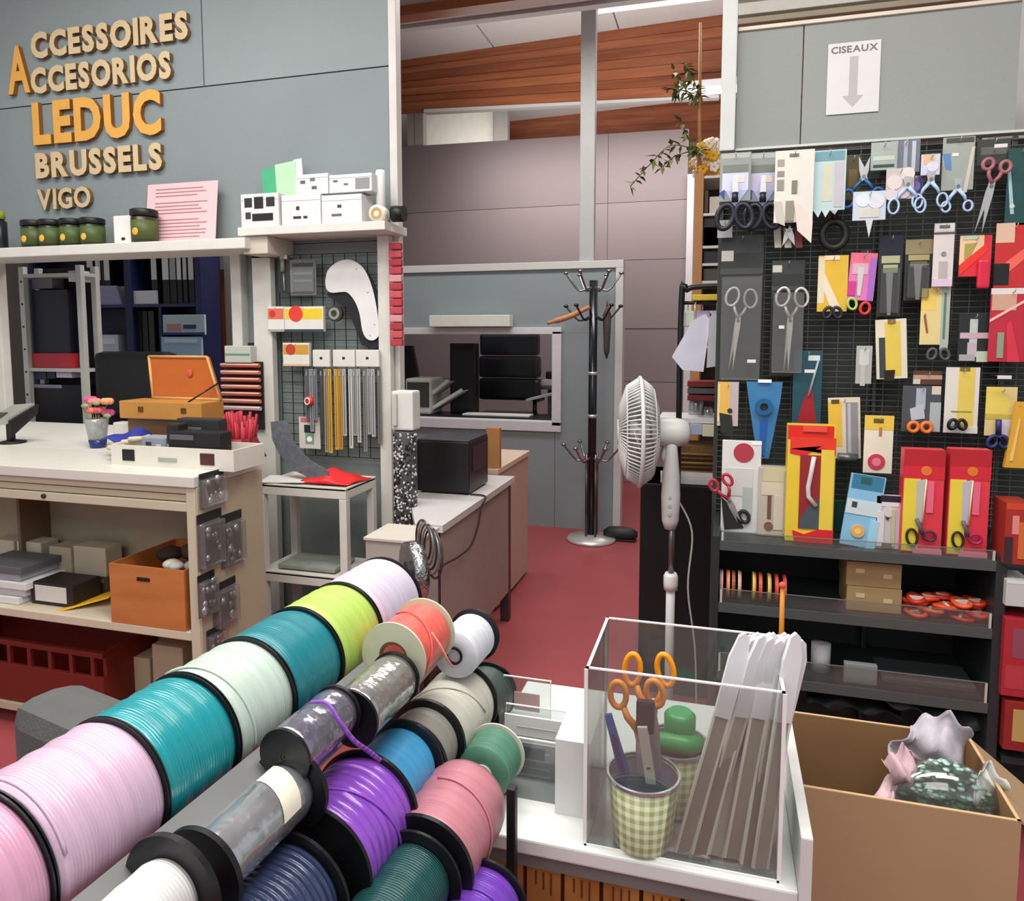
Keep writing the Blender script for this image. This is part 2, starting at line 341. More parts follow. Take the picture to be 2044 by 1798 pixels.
# left display wall: three grey boards, ledge, opening into the office, white posts
Lw = troot('wall_left'); GW = [mat('838E8F', .8, vary=.06, vs=2.5, bump=.25, bs=70), mat('879192', .8, vary=.05, vs=2.5, bump=.25, bs=70), mat('808B8C', .8, vary=.05, vs=2.5, bump=.25, bs=70)]
xe = PY(783, 400, YL).x; zh = PY(400, 172, YL).z; zo = PY(240, 500, YL).z; xm = PY(405, 100, YL).x
MB().box((-4.6, YL, zh), (xm - .003, YL + .06, 3.62)).build('panel', GW[0], Lw)
MB().box((xm + .003, YL, zh), (xe, YL + .06, 3.62)).build('panel', GW[1], Lw)
MB().box((-4.6, YL, zo), (xe, YL + .06, zh - .006)).build('panel', GW[2], Lw)
xo = PY(500, 700, YL).x
MB().box((xo, YL, 0), (xe, YL + .06, zo - .003)).build('panel', mat('7F8886', .8, vary=.05, vs=3, bump=.2, bs=70), Lw)
MB().box((-4.6, YL, 0), (xo - .003, YL + .06, .95)).build('panel', GW[0], Lw)
structure(MB().box((xe, YL - .02, 0), (PY(798, 400, YL).x, YL + .03, 3.62), .004).build('trim_10', mat('CBC8C2', .5)))
p = PY(765, 1000, 2.86); q = PY(792, 1000, 2.86)
for i, (xa, xb) in enumerate(((478, 498), (-60, 22))):
    p = PY(xa, 700, YL); q = PY(xb, 700, YL)
    structure(MB().box((p.x, YL - .05, 0), (q.x, YL + (.03 if xa > 0 else .0), zo + .0), .006).build('trim_%d' % (11 + i), mat('C6C5BE', .5)))
# grey board above the scissors display, its paper notice
Rw = troot('wall_right')
RG = [mat('8F9590', .8, vary=.04, vs=3, bump=.2, bs=90), mat('929893', .8, vary=.04, vs=3, bump=.2, bs=90)]
rt = (PY(1475, 60, YR).z + PY(2030, 8, YR).z) / 2; rb = (PY(1470, 299, YR).z + PY(2030, 258, YR).z) / 2; rx0, rxm, rx1 = PY(1470, 200, YR).x, PY(1600, 200, YR).x, PY(2032, 150, YR).x
MB().box((rx0, YR, rb), (rxm - .002, YR + .03, rt)).build('panel', RG[0], Rw)
MB().box((rxm + .002, YR, rb), (rx1, YR + .03, rt)).build('panel', RG[1], Rw)
MB().box((rx0, YR - .008, rb - .008), (rx1 + .3, YR + .035, rb), .002).build('bottom_rail', mat('C9CEC6', .5), Rw)
MB().box((rx0, YR - .008, rt), (rx1, YR + .035, rt + .012), .002).build('top_rail', mat('D2C9B8', .5), Rw)
p = PY(1440, 150, YR); q = PY(1470, 150, YR)
structure(MB().box((p.x, YR - .03, rb - .01), (q.x, YR + .04, 3.62), .004).build('trim_13', mat('C3C8C4', .5)))
for i, (ya, yb, c) in enumerate(((48, 36, 'A89C86'), (30, 6, 'D8D6CC'), (-4, -40, 'C4B8A4'))):
    za, zb = PY(1480, ya, YR + .5).z, PY(1480, yb, YR + .5).z
    structure(MB().box((PY(1465, 30, YR + .5).x, YR + .5, za), (2.4, YR + .56, zb), .004).build('trim_%d' % (14 + i), mat(c, .6)))
structure(MB().box((rx1 + .05, YR + .4, rb - .1), (rx1 + .5, YR + .46, rt + .3), .004).build('trim_17', mat('BFC0BC', .6)))
# ceiling lamps seen in the picture
def tube_lamp(px0, px1, Y, label, th=.03):
    a, b = PY(px0[0], px0[1], Y), PY(px1[0], px1[1], Y); z = (a.z + b.z) / 2
    t = thing('ceiling_lamp', label, 'lamp', (a.x, Y, z))
    MB().box((a.x, Y - .04, z + th * .6), (b.x, Y + .04, z + th * 2.4), .006).build('housing', mat('D8D8D8', .4), t)
    MB().tube([(a.x + .01, Y, z), (b.x - .01, Y, z)], th * .7, 12).build('tube', mat('FFFFFF', .4, vary=0, emit=2.2), t)
    for x in (a.x + .01, b.x - .01): MB().tube([(x - .012, Y, z), (x + .012, Y, z)], th * .8, 10).build('end_cap', WHITE, t)
tube_lamp((1190, 12), (1600, -20), 5.75, 'long white fluorescent tube on ceiling in front of big timber beam', .035)
tube_lamp((1352, 186), (1520, 176), 6.12, 'short glowing fluorescent tube below big timber beam, above mauve wall', .035)
# ================================================================ LEFT WALL SIGN
CT = [mat('C9B48E', .8, bump=.3, bs=200), mat('7A5E3C', .8)]; CO = [mat('D9A24A', .7, bump=.3, bs=200), mat('8A5A26', .8)]
def sign(text, bx, label, mats, fm=None, bold=.03):
    x0, y0, x1, y1 = bx; A = PY(x0, (y0 + y1) / 2, YL - .001); B = PY(x1, (y0 + y1) / 2, YL - .001)
    Z1 = PY((x0 + x1) / 2, y0, YL).z; Z0 = PY((x0 + x1) / 2, y1, YL).z
    t = thing('sign_word', label, 'sign', (A.x, YL - .001, Z0), 'letter words on the grey wall')
    write(text, A.x, B.x, Z0, Z1, YL - .001, .022, None, mats, t, bold=bold + .015)
sign('A', (22, 98, 66, 186), 'large golden letter A heading the two top words on grey wall', CO)
sign('CCESSOIRES', (68, 50, 382, 98), 'raised cork word CCESSOIRES, topmost on the grey wall', CT, bold=.055)
sign('CCESORIOS', (68, 125, 348, 172), 'raised cork word CCESORIOS, second row on the grey wall', CT, bold=.055)
sign('LEDUC', (72, 198, 328, 276), 'large golden word LEDUC on the grey wall', CO, bold=.05)
sign('BRUSSELS', (78, 300, 330, 346), 'raised cork word BRUSSELS below the golden word', CT, bold=.055)
sign('VIGO', (82, 378, 188, 416), 'raised cork word VIGO, lowest on the grey wall', CT, bold=.03)
# ledge
zl = PY(240, 487, YL - .2).z
LED = .24
ledge = MB().box((PY(0, 500, 2.66).x - .6, YL - LED, zl - .045), (PY(488, 470, 2.66).x, YL - .002, zl), .004).build('wall_ledge', mat('D3D3CC', .5))
tag(ledge, 'long white ledge below the letter words', 'shelf')
def R4(b, Y): # rectangle on plane Y from pixel box -> x0,x1,z0,z1
    x0, y0, x1, y1 = b; xm_, ym_ = (x0 + x1) / 2, (y0 + y1) / 2
    return PY(x0, ym_, Y).x, PY(x1, ym_, Y).x, PY(xm_, y1, Y).z, PY(xm_, y0, Y).z
jl = ['first small dark jar from left end of the row under VIGO', 'second dark jar in the row of four under VIGO', 'third dark jar in the row of four under VIGO', 'fourth dark jar, right end of the row of four']
for i, (x, lb) in enumerate(zip((68, 103, 144, 185), jl)):
    x0, x1, z0, z1 = R4((x - 18, 428, x + 18, 486), YL - .13); c = ((x0 + x1) / 2, YL - .13, zl); r = (x1 - x0) / 2; h = z1 - z0
    t = thing('ink_jar', lb, 'jar', c, 'dark jars with green labels on the ledge')
    MB().lathe([(r * .9, 0), (r, .004), (r, h * .76), (r * .8, h * .8)], c, n=18).build('body', mat('222C1A', .3), t)
    MB().lathe([(r * 1.0, h * .8), (r * 1.04, h * .82), (r * 1.04, h * .97), (r * .95, h)], c, n=18).build('lid', BLACK, t)
    MB().lathe([(r * 1.01, h * .15), (r * 1.01, h * .7)], c, n=18).build('label_band', mat('4A5A2C', .5), t)
    MB(frame((c[0], c[1] - r * 1.03, c[2] + h * .33))).ball((0, 0, 0), r * .3, (1, .2, 1)).build('gold_dot', mat('E8B040', .5), t)
x0, x1, z0, z1 = R4((268, 415, 309, 486), YL - .13); c = ((x0 + x1) / 2, YL - .13, zl); r = (x1 - x0) / 2; h = z1 - z0
t = thing('ink_jar', 'dark jar standing alone beside the pink paper', 'jar', c)
MB().lathe([(r * .9, 0), (r, .004), (r, h * .76), (r * .8, h * .8)], c, n=20).build('body', mat('34301C', .3), t)
MB().lathe([(r, h * .8), (r * 1.05, h * .82), (r * 1.05, h * .97), (r * .95, h)], c, n=20).build('lid', BLACK, t)
MB().lathe([(r * 1.01, h * .15), (r * 1.01, h * .68)], c, n=20).build('label_band', mat('4E5A2A', .5), t)
MB().ball((c[0], c[1] - r * 1.02, c[2] + h * .35), r * .3, (1, .2, 1)).build('gold_dot', mat('E8A838', .5), t)
x0, x1, z0, z1 = R4((-12, 408, 9, 488), YL - .13); c = ((x0 + x1) / 2, YL - .13, zl); r = (x1 - x0) / 2; h = z1 - z0
t = thing('ink_jar', 'dark bottle with yellow-green cap, cut by left picture edge', 'jar', c)
MB().lathe([(r * .9, 0), (r, .004), (r, h * .74), (r * .5, h * .8)], c, n=20).build('body', mat('1C2024', .3), t)
MB().lathe([(r * .8, h * .8), (r * .8, h)], c, n=20).build('cap', mat('8F9A2E', .4), t)
# small white box, pink notice
x0, x1, z0, z1 = R4((227, 430, 264, 483), YL - .12)
t = thing('small_box', 'small white carton with a dark smudge between the jars', 'box', (x0, YL - .12, zl))
MB().box((x0, YL - .12, zl), (x1, YL - .08, z1), .002).build('carton', WHITE, t)
MB().ball(((x0 + x1) / 2, YL - .121, zl + (z1 - zl) * .25), .012, (1, .15, .6)).build('dark_mark', DARK, t)
x0, x1, z0, z1 = R4((293, 362, 433, 480), YL - .06)
t = thing('pink_notice', 'pink printed sheet leaning on the grey wall above the ledge', 'paper', frame((x0, YL - .08, zl), (1, 0, 0), (0, .12, 1)))
M_ = WM[t]; w_, h_ = x1 - x0, (z1 - zl)
MB(M_).box((0, 0, 0), (w_, .002, h_)).build('sheet', mat('E2B9BC', .8, vary=.02), t)
lm = MB(M_)
for i in range(15):
    if i in (3, 8): continue
    z = h_ * (.9 - i * .055); lm.box((w_ * .12, -.0012, z), (w_ * (.88 - .25 * random.random()), 0, z + h_ * .016))
tag(lm.build('printed_lines', mat('A8767E', .8), t), kind='stuff')
# upper right shelf over the grid display, with cartons
YG = YL - .22
xs0, xs1, _, _ = R4((474, 445, 768, 468), YG); zs_ = PY(620, 447, YG).z
t = thing('white_shelf', 'white shelf board above the black grid display', 'shelf', (xs0, YG, zs_))
MB().box((xs0, YG, zs_ - .035), (xs1, YL - .005, zs_), .003).build('board', mat('D5D3CC', .5), t)
MB().box((xs0 + .01, YG + .02, zs_ - .11), (xs0 + .13, YL - .005, zs_ - .036), .003).build('bracket_box', mat('C4BCAE', .5), t)
def carton(bx, Y, D, label, marks=(), base=None, z=None, col='D6D6D6', group=None):
    x0, x1, z0, z1 = R4(bx, Y); z0 = z if z is not None else z0
    t = thing('carton', label, 'box', ((x0 + x1) / 2, Y, z0), group)
    MB().box((x0, Y, z0), (x1, Y + D, z1), .002).build('box_body', mat(col, .6), t)
    for (u0, v0, u1, v1, c) in marks:
        MB().box((x0 + (x1 - x0) * u0, Y - .0012, z1 - (z1 - z0) * v1), (x0 + (x1 - x0) * u1, Y + .0005, z1 - (z1 - z0) * v0)).build('print_mark', mat(c, .6), t)
    MB().box((x0 + .001, Y - .0006, z1 - (z1 - z0) * .2), (x1 - .001, Y + .0002, z1 - (z1 - z0) * .2 + .001)).build('lid_line', mat('8A8A88', .6), t)
    return t, x0, x1, z1
carton((481, 386, 556, 447), YG + .01, .1, 'small white carton with black lettering at left end of white shelf', [(.1, .12, .3, .4, '2A2A2A'), (.36, .1, .6, .45, '202020'), (.68, .12, .9, .4, '2A2A2A'), (.12, .55, .26, .75, '3A3A3A'), (.3, .6, .85, .82, '1E1E1E')], z=zs_)
carton((562, 388, 640, 447), YG + .02, .1, 'white carton with small dark print, second on white shelf', [(.38, .38, .46, .5, '303030'), (.3, .7, .5, .78, '303030'), (.56, .7, .66, .78, '303030')], z=zs_)
carton((642, 388, 722, 447), YG + .02, .1, 'white carton, third on white shelf beside the tape roll', [(.4, .35, .5, .45, '404040'), (.25, .66, .5, .74, '606060')], z=zs_)
z2 = R4((562, 388, 640, 447), YG + .02)[3]
carton((590, 347, 655, 388), YG + .03, .1, 'speckled white carton stacked on second carton', [(.15, .3, .3, .45, '5A5A60'), (.45, .2, .6, .35, '6A6A70'), (.5, .6, .65, .75, '5A5A60')], z=z2)
carton((657, 347, 742, 388), YG + .03, .1, 'speckled white carton with grey end, stacked beside the white tube', [(.1, .3, .2, .4, '5A5A60'), (.35, .5, .45, .6, '6A6A70'), (.62, .25, .95, .85, '8A8C90')], z=z2)
x0, x1, z0, z1 = R4((522, 322, 604, 372), YG + .1)
t = thing('paper_sleeve', 'green and white paper packet leaning behind the white cartons', 'packet', frame((x0, YG + .12, zs_), (1, 0, .12), (0, .1, 1)))
M_ = WM[t]; w_ = x1 - x0; hh = z1 - zs_
MB(M_).box((0, 0, 0), (w_ * .5, .004, hh * .95)).build('green_sheet', mat('3FA070', .6), t)
MB(M_).box((w_ * .35, -.003, 0), (w_ * .85, 0, hh * .98)).build('pale_green_sheet', mat('A8D0A8', .6), t)
MB(M_).box((w_ * .8, .001, 0), (w_, .006, hh)).build('white_sheet', WHITE, t)
x0, x1, z0, z1 = R4((751, 340, 768, 400), YG + .1)
o = MB().lathe([((x1 - x0) / 2, 0), ((x1 - x0) / 2, (z1 - zs_) * .96), ((x1 - x0) * .44, z1 - zs_)], ((x0 + x1) / 2, YG + .1, zs_), n=16).build('white_tube', mat('F0F0EC', .4)); tag(o, 'upright glossy white tube at right end of white shelf', 'tube')
a, b = PY(742, 423, YG - .02), PY(790, 423, YG - .02); rr = .034
t = thing('tape_roll', 'gold and white tape roll with black end on white shelf corner', 'roll', (a.x, YG, zs_))
MB().lathe([(.012, 0), (rr, .001), (rr, .05), (.012, .051)], (a.x, YG + .02, zs_ + rr), 'y', 24).build('white_roll', mat('E6E0D2', .5), t)
MB().annulus(.012, rr * .7, -.002, .0, (a.x, YG + .02, zs_ + rr), 'y', 24).build('gold_label', mat('C8A868', .35, .5), t)
MB().lathe([(rr * .95, 0), (rr * .95, .05)], (b.x - .05, YG + .06, zs_ + rr), 'x', 24).build('black_reel', BLACK, t)
# black grid
gx0, gx1, gz0, gz1 = R4((556, 505, 778, 912), YL - .05)
gw = thing('grid_panel', 'black wire grid hung with notions below the white shelf', 'grid', ((gx0 + gx1) / 2, YL - .03, gz0))
g = MB(); n1, n2 = 11, 20
for i in range(n1): x = gx0 + (gx1 - gx0) * i / (n1 - 1); g.box((x - .0014, YL - .03, gz0), (x + .0014, YL - .027, gz1))
for i in range(n2): z = gz0 + (gz1 - gz0) * i / (n2 - 1); g.box((gx0, YL - .033, z - .0014), (gx1, YL - .03, z + .0014))
tag(g.build('wires', BLACK, gw), kind='stuff')
for x in (gx0 + .01, gx1 - .01): MB().box((x - .006, YL - .028, gz1 - .02), (x + .006, YL - .001, gz1 - .008)).build('bracket', DARK, gw)
# left and right white uprights of the display
p = PY(545, 700, YL - .1); q = PY(556, 700, YL - .1)
for (xa, xb, ya, yb, nm) in ((512, 548, 470, 960, 'broad white upright left of the black grid'), (760, 783, 470, 1080, 'narrow white upright right of the black grid')):
    x0, x1, z0, z1 = R4((xa, ya, xb, yb), YL - .06); z1 = zs_ - .036 if xa > 700 else zs_ - .112
    tag(MB().box((x0, YL - .075, 0), (x1, YL - .036, z1), .004).build('display_upright', mat('CFCFC6', .5)), nm, 'post')
for (xa, ya, xb, yb) in ((505, 515, 520, 532), (528, 512, 540, 530)): pass
def smooth(pts, k=6):
    out = []; n = len(pts)
    for i in range(n - 1):
        a, b, c, d = pts[max(i - 1, 0)], pts[i], pts[i + 1], pts[min(i + 2, n - 1)]
        for j in range(k):
            t = j / k; out.append(.5 * ((2 * b) + (c - a) * t + (2 * a - 5 * b + 4 * c - d) * t * t + (3 * b - a - 3 * c + d) * t ** 3))
    out.append(pts[-1]); return out
# ================================================================ ITEMS ON THE BLACK GRID
RBK_ = YR
YI = YL - .07
def outline(px, Y, M=None): return [(PY(x, y, Y).x, PY(x, y, Y).z) for x, y in px]
# french curve ruler
fc = [(650, 560), (655, 540), (672, 524), (695, 518), (716, 526), (732, 545), (745, 580), (753, 620), (757, 655), (756, 670), (746, 679), (733, 676), (724, 660), (718, 625), (708, 600), (694, 584), (680, 583), (662, 584), (652, 576)]
t = thing('french_curve', 'white curved tailor ruler on the black grid', 'ruler', (PY(700, 600, YI).x, YI, PY(700, 679, YI).z))
fc_s = [(v.x, v.y) for v in smooth([Vector((x, y, 0)) for x, y in fc + [fc[0]]], 4)][:-1]
MB().prism(outline(fc_s, YI), YI - .003, YI).build('ruler_blade', mat('DCDCDA', .35), t)
fs_ = MB()
for i in range(3, 13):
    a = Vector((PY(fc[i][0], fc[i][1], YI).x, 0, PY(fc[i][0], fc[i][1], YI).z)); c_ = Vector((PY(690, 600, YI).x, 0, PY(690, 600, YI).z)); d_ = (c_ - a).normalized(); 
    if i in (4, 6, 8, 10): fs_.tube([(a.x + d_.x * .02, YI - .0035, a.z + d_.z * .02), (a.x + d_.x * .03, YI - .0035, a.z + d_.z * .03)], .0012, 4)
tag(fs_.build('scale_marks', mat('777A7C', .5), t), kind='stuff')
fb = [(x + 10, y + 10) for x, y in fc[3:10]] + [(762, 690), (745, 697), (722, 688), (708, 650), (690, 610), (665, 598), (652, 588)]
tag(MB().prism(outline(fb, YI + .01), YI + .008, YI + .014).build('ruler_case', mat('1E1E20', .5)), 'black curved sleeve hanging behind the white curved ruler', 'case')
# awl + packets + tape discs
def grid_card(bx, label, col, cat='packet', name='notion_packet', extra=(), Y=YI, th=.004, tilt=0, group=None, hook=True, tag_=False):
    x0, x1, z0, z1 = R4(bx, Y); w, h = x1 - x0, z1 - z0
    M = Matrix.Translation(((x0 + x1) / 2, Y, z1)) @ Matrix.Rotation(tilt, 4, 'Y')
    t = thing(name, label, cat, M, group)
    MB(M).box((-w / 2, -th, -h), (w / 2, 0, 0), .0012).build('card', col if not isinstance(col, str) else mat(col, .5), t)
    lay = 0
    for e in extra:
        lay += 1; d = th + .0006 * lay; k = e[0]; X = lambda u: (u - .5) * w; Z = lambda v: -v * h
        if k == 'r':
            m = e[5]; MB(M).box((X(e[1]), -d - (e[7] if len(e) > 7 else 0), Z(e[4])), (X(e[3]), -th + .0004, Z(e[2]))).build(e[6] if len(e) > 6 else 'print_panel', m if not isinstance(m, str) else mat(m, .5), t)
        elif k == 'p':
            m = e[2]; MB(M).prism([(X(u), Z(v)) for u, v in e[1]], -d, -th + .0004).build(e[3] if len(e) > 3 else 'print_panel', m if not isinstance(m, str) else mat(m, .5), t)
        elif k == 'd':
            m = e[4]; MB(M).lathe([(e[3] * w, -d - .001), (e[3] * w, -th + .0004)], (X(e[1]), 0, Z(e[2])), 'y', 20).build(e[5] if len(e) > 5 else 'round_label', m if not isinstance(m, str) else mat(m, .5), t)
        elif k == 'o':      # ring (handle loop): u,v,ru(w),rv(w),r(w),ang,mat,name
            m = e[7]; MB(M).ring((X(e[1]), -d - e[5] * w, Z(e[2])), e[3] * w, e[4] * w, e[5] * w, e[6]).build(e[8] if len(e) > 8 else 'handle', m if not isinstance(m, str) else mat(m, .35), t)
        elif k == 't':      # tube poly
            m = e[3]; MB(M).tube([(X(u), -d - e[2] * w, Z(v)) for u, v in e[1]], e[2] * w, 7).build(e[4] if len(e) > 4 else 'rod', m if not isinstance(m, str) else mat(m, .4), t)
        elif k == 'w':      # writing
            m = e[6]; write(e[1], X(e[2]), X(e[4]), Z(e[5]), Z(e[3]), -th - .0002, .0006, M, mat(m, .6), t, 'lettering', join=True)
        elif k == 'b':      # clear blister
            MB(M).box((X(e[1]), -th - e[5], Z(e[4])), (X(e[3]), -th, Z(e[2])), .004).build('blister', e[6] if len(e) > 6 else CLEAR, t)
    if hook:
        MB(M).tube([(0, (YL - .03 - Y) if Y > 2.6 else (RBK_ - Y), -.012), (0, -.02, -.012), (0, -.026, -.004)], .0014, 6).build('hook', STEEL, t)
        if tag_: MB(M).box((-.016, -.03, -.012), (.016, -.028, .002)).build('price_tag', WHITE, t)
    return t, M, w, h
grid_card((556, 510, 580, 584), 'steel awl on a dark card at the left of the black grid', '3A3C3A', extra=[('t', [(.5, .1), (.5, .45)], .16, '7C8068', 'awl_handle'), ('t', [(.5, .45), (.55, .95)], .05, STEEL, 'awl_needle'), ('r', .2, 0, .8, .1, 'D8D8D4', 'header')])
grid_card((580, 518, 632, 590), 'grey clear packet of pins beside the awl', '6A6E6C', extra=[('r', .1, .1, .9, .2, '3A3C3C'), ('r', .15, .35, .85, .42, '8A8E8C'), ('r', .15, .55, .85, .62, '84888A'), ('b', .05, .25, .95, .9, .012)])
def reel_pack(bx, label, lcol, rcol, edge):
    t, M, w, h = grid_card(bx, label, 'DADAD0', extra=[('r', .02, .08, .98, .5, rcol), ('d', .3, .28, .18, lcol), ('r', .0, .9, 1, 1, edge, 'base_edge')], th=.02)
    return t
reel_pack((540, 612, 572, 662), 'small red and white packet at left edge of the black grid', 'C03A30', 'D86A50', '9AA09A')
reel_pack((573, 612, 650, 662), 'wide yellow packet with red disc on the black grid', 'D8402E', 'E0C32E', '3A4250')
reel_pack((570, 684, 622, 730), 'brown and yellow packet with red disc lower on the black grid', 'B8402A', 'C8963C', 'D8B89A')
t = thing('tape_measure', 'clear round case with coiled tape below the curved ruler', 'tape', (PY(672, 630, YI).x, YI, PY(672, 657, YI).z))
c_ = PY(672, 626, YI)
MB().lathe([(.034, -.02), (.034, 0)], (c_.x, YI, c_.z), 'y', 24).build('case', mat('3A3B3A', .25), t)
MB().annulus(.014, .026, -.024, -.02, (c_.x, YI, c_.z), 'y', 24).build('coil', mat('8A8C80', .4), t)
# price-label holders
for i, (x0_, x1_, lb) in enumerate(((624, 658, 'small white label block, left of the wide pair'), (664, 708, 'white label block above the amber zippers'), (710, 756, 'white label block above the pale zippers, rightmost'))):
    x0, x1, z0, z1 = R4((x0_, 698, x1_, 732), YI - .03)
    t = thing('label_holder', lb, 'label', ((x0 + x1) / 2, YI - .03, z0), 'white label blocks on the grid')
    MB().box((x0, YI - .03, z0), (x1, YI - .012, z1), .003).build('block', mat('D8D6CE', .5), t)
    MB().box(((x0 + x1) / 2 - .006, YI - .0315, (z0 + z1) / 2 - .004), ((x0 + x1) / 2 + .006, YI - .029, (z0 + z1) / 2 + .006)).build('dark_mark', DARK, t)
# hanging zippers and cords
zc_ = ['5E6064', '8A8E94', '70747C', '3C3E42', '9A8A6A', 'C69A32', 'D0A23A', 'B8862A', 'A8AAA8', 'C8C8C0', '8C9490', 'B4B0A8', '77807A', '989A94', 'A6A8A0', '6E6E68']
zl_ = ['dark grey', 'mid grey', 'slate grey', 'black', 'tan', 'amber', 'golden', 'ochre', 'silver', 'off-white', 'green-grey', 'stone', 'moss grey', 'ash', 'light grey', 'brown-grey']
for i in range(16):
    xa = 612 + i * 9.6; yb = 905 - random.randint(0, 40) - (30 if i < 3 else 0); yt = 736
    a = PY(xa, yt, YI - .02); b = PY(xa + random.uniform(-3, 3), yb, YI - .02)
    t = thing('zipper', zl_[i] + ' zipper strip hanging low on the black grid, ' + ('left' if i < 5 else 'middle' if i < 10 else 'right') + ' part of the bunch', 'zipper', (a.x, YI - .02, b.z), 'zippers hanging on the grid')
    yy = YI - .02 - (i % 3) * .006; wd = .0088
    MB().hexa([(a.x - wd, yy, b.z), (a.x + wd, yy, b.z), (a.x + wd, yy + .002, b.z), (a.x - wd, yy + .002, b.z), (a.x - wd, yy, a.z), (a.x + wd, yy, a.z), (a.x + wd, yy + .002, a.z), (a.x - wd, yy + .002, a.z)]).build('tape', mat(zc_[i], .6), t)
    MB().box((a.x - .0015, yy - .002, b.z + .01), (a.x + .0015, yy, a.z - .005)).build('teeth', mat('B89A50' if i in (5, 6, 7) else '8C8E90', .3, .7), t)
    MB().box((a.x - .003, yy - .004, a.z - .03), (a.x + .003, yy - .002, a.z - .01)).build('slider', STEEL, t)
t = thing('pincushion', 'red and white ball pincushion hanging on the grid', 'pincushion', (PY(618, 800, YI).x, YI, PY(618, 828, YI).z)); c_ = PY(618, 800, YI - .03)
MB().ball((c_.x, YI - .03, c_.z), .022, (1, .8, 1), 14, 10).build('ball', mat('D2302A', .5, vary=.2, vs=60), t); MB().ring((c_.x, YI - .05, c_.z), .012, .014, .003).build('white_band', WHITE, t)
grid_card((598, 832, 640, 895), 'white card with black picture below the red pincushion', 'CFCBC4', extra=[('r', .25, .25, .75, .5, '2A2A2A'), ('r', .3, .5, .7, .85, '7C9A84'), ('d', .5, .7, .12, 'F0F0F0'), ('r', .1, .02, .9, .15, 'C86A70')])
for i in range(4):
    x = 575 + i * 11; a = PY(x, 735, YI); b = PY(x, 870, YI)
    pass
# hip curve + papers + red cloth on top of the small cart
CART_Z = .85
hc = [(540, 842), (572, 838), (580, 868), (592, 892), (618, 918), (655, 940), (660, 962), (634, 962), (590, 940), (556, 905), (543, 876)]
Yh = 2.6
tag(MB().prism(outline(hc, Yh), Yh, Yh + .004).build('hip_curve', mat('7A7E86', .25, .3, vary=.3, vs=40)), 'grey clear hip curve ruler leaning over the small cart', 'ruler')
# red bobbin strip, white bracket, speckled trim bolt beside the end post
def strip(bx, Y, n, label, cols, cat, name, group=None):
    x0, x1, z0, z1 = R4(bx, Y); t = thing(name, label, cat, ((x0 + x1) / 2, Y, z0), group)
    MB().box((x0 + .004, Y + .012, z0), (x1 - .004, Y + .016, z1)).build('backing_strip', mat('C8C0C0', .6), t)
    for i in range(n):
        za = z0 + (z1 - z0) * i / n; zb = z0 + (z1 - z0) * (i + .86) / n
        MB().box((x0, Y - .01, za), (x1, Y + .012, zb), .004).build('pack', mat(cols[i % len(cols)], .35), t)
    return t
YS = YL - .1
strip((779, 482, 803, 690), YS, 13, 'strip of small red packs hanging along the white end post', ['B03A44', 'C4505A', 'A83640', 'D09094', 'B84450'], 'packet strip', 'pack_strip')
x0, x1, z0, z1 = R4((797, 455, 803, 700), YS)
x0, x1, z0, z1 = R4((785, 780, 828, 858), YS - .04)
t = thing('holder_box', 'white clamp box above the black and white speckled roll', 'holder', ((x0 + x1) / 2, YS, z0))
MB().box((x0, YS - .06, z0), (x1, YS + .02, z1), .008).build('box_body', mat('D6D6D0', .45), t); MB().box((x0 + .01, YS - .075, z0 + .02), (x0 + .03, YS - .06, z1 - .01), .003).build('clip', mat('BCBCB6', .4), t)
x0, x1, z0, z1 = R4((790, 860, 831, 1066), YS - .04)
t = thing('speckled_roll', 'tall black and white speckled roll on the end post', 'roll', ((x0 + x1) / 2, YS, z0))
rr = (x1 - x0) / 2; MB().lathe([(rr * .96, 0), (rr, .005), (rr, z1 - z0 - .005), (rr * .96, z1 - z0)], ((x0 + x1) / 2, YS - .04, z0), n=20).build('roll_body', mat('4A4A4C', .5), t)
wv, bv = MB(), MB()
for i in range(420):
    th = random.uniform(PI, 2 * PI); z = random.uniform(z0 + .006, z1 - .006); c_ = Vector(((x0 + x1) / 2 + rr * math.cos(th), YS - .04 + rr * math.sin(th), z))
    (wv if i % 2 else bv).ball(c_, random.uniform(.004, .0075), (1, .6, 1), 5, 3)
tag(wv.build('white_beads', mat('C8C8C8', .4), t), kind='stuff'); tag(bv.build('black_beads', mat('18181A', .4), t), kind='stuff')
# ================================================================ SMALL WHITE CART
A, B, C_ = PZ(508, 965, CART_Z), PZ(690, 975, CART_Z), PZ(745, 950, CART_Z)
cx0, cx1, cy0, cy1 = A.x, B.x, B.y, min(C_.y, YL - .09)
t = thing('cart', 'small white metal cart with three tiers below the grid', 'cart', ((cx0 + cx1) / 2, (cy0 + cy1) / 2, 0))
CW = mat('D4D4CA', .45); zt2 = [(.85, 'top_tray'), (PZ(600, 1140, 0).z, '')]
z2 = HC + (PY(600, 1145, cy0).z - HC); tiers = [CART_Z, z2, z2 - (CART_Z - z2)]
for z in tiers:
    MB().box((cx0, cy0, z - .012), (cx1, cy1, z - .006)).box((cx0, cy0, z - .045), (cx1, cy0 + .012, z), .002).box((cx0, cy1 - .012, z - .045), (cx1, cy1, z), .002).box((cx0, cy0 + .012, z - .045), (cx0 + .012, cy1 - .012, z), .002).box((cx1 - .012, cy0 + .012, z - .045), (cx1, cy1 - .012, z), .002).build('tray', CW, t)
for x in (cx0, cx1 - .03):
    for y in (cy0, cy1 - .03):
        MB().box((x - .001, y - .001, .05), (x + .031, y + .031, CART_Z - .046), .003).build('leg', CW, t)
        MB().lathe([(.02, -.012), (.02, .012)], (x + .015, y + .015, .02), 'x', 14).box((x + .008, y + .008, .02), (x + .022, y + .022, .052)).build('caster', DARK, t)
zt_c = CART_Z
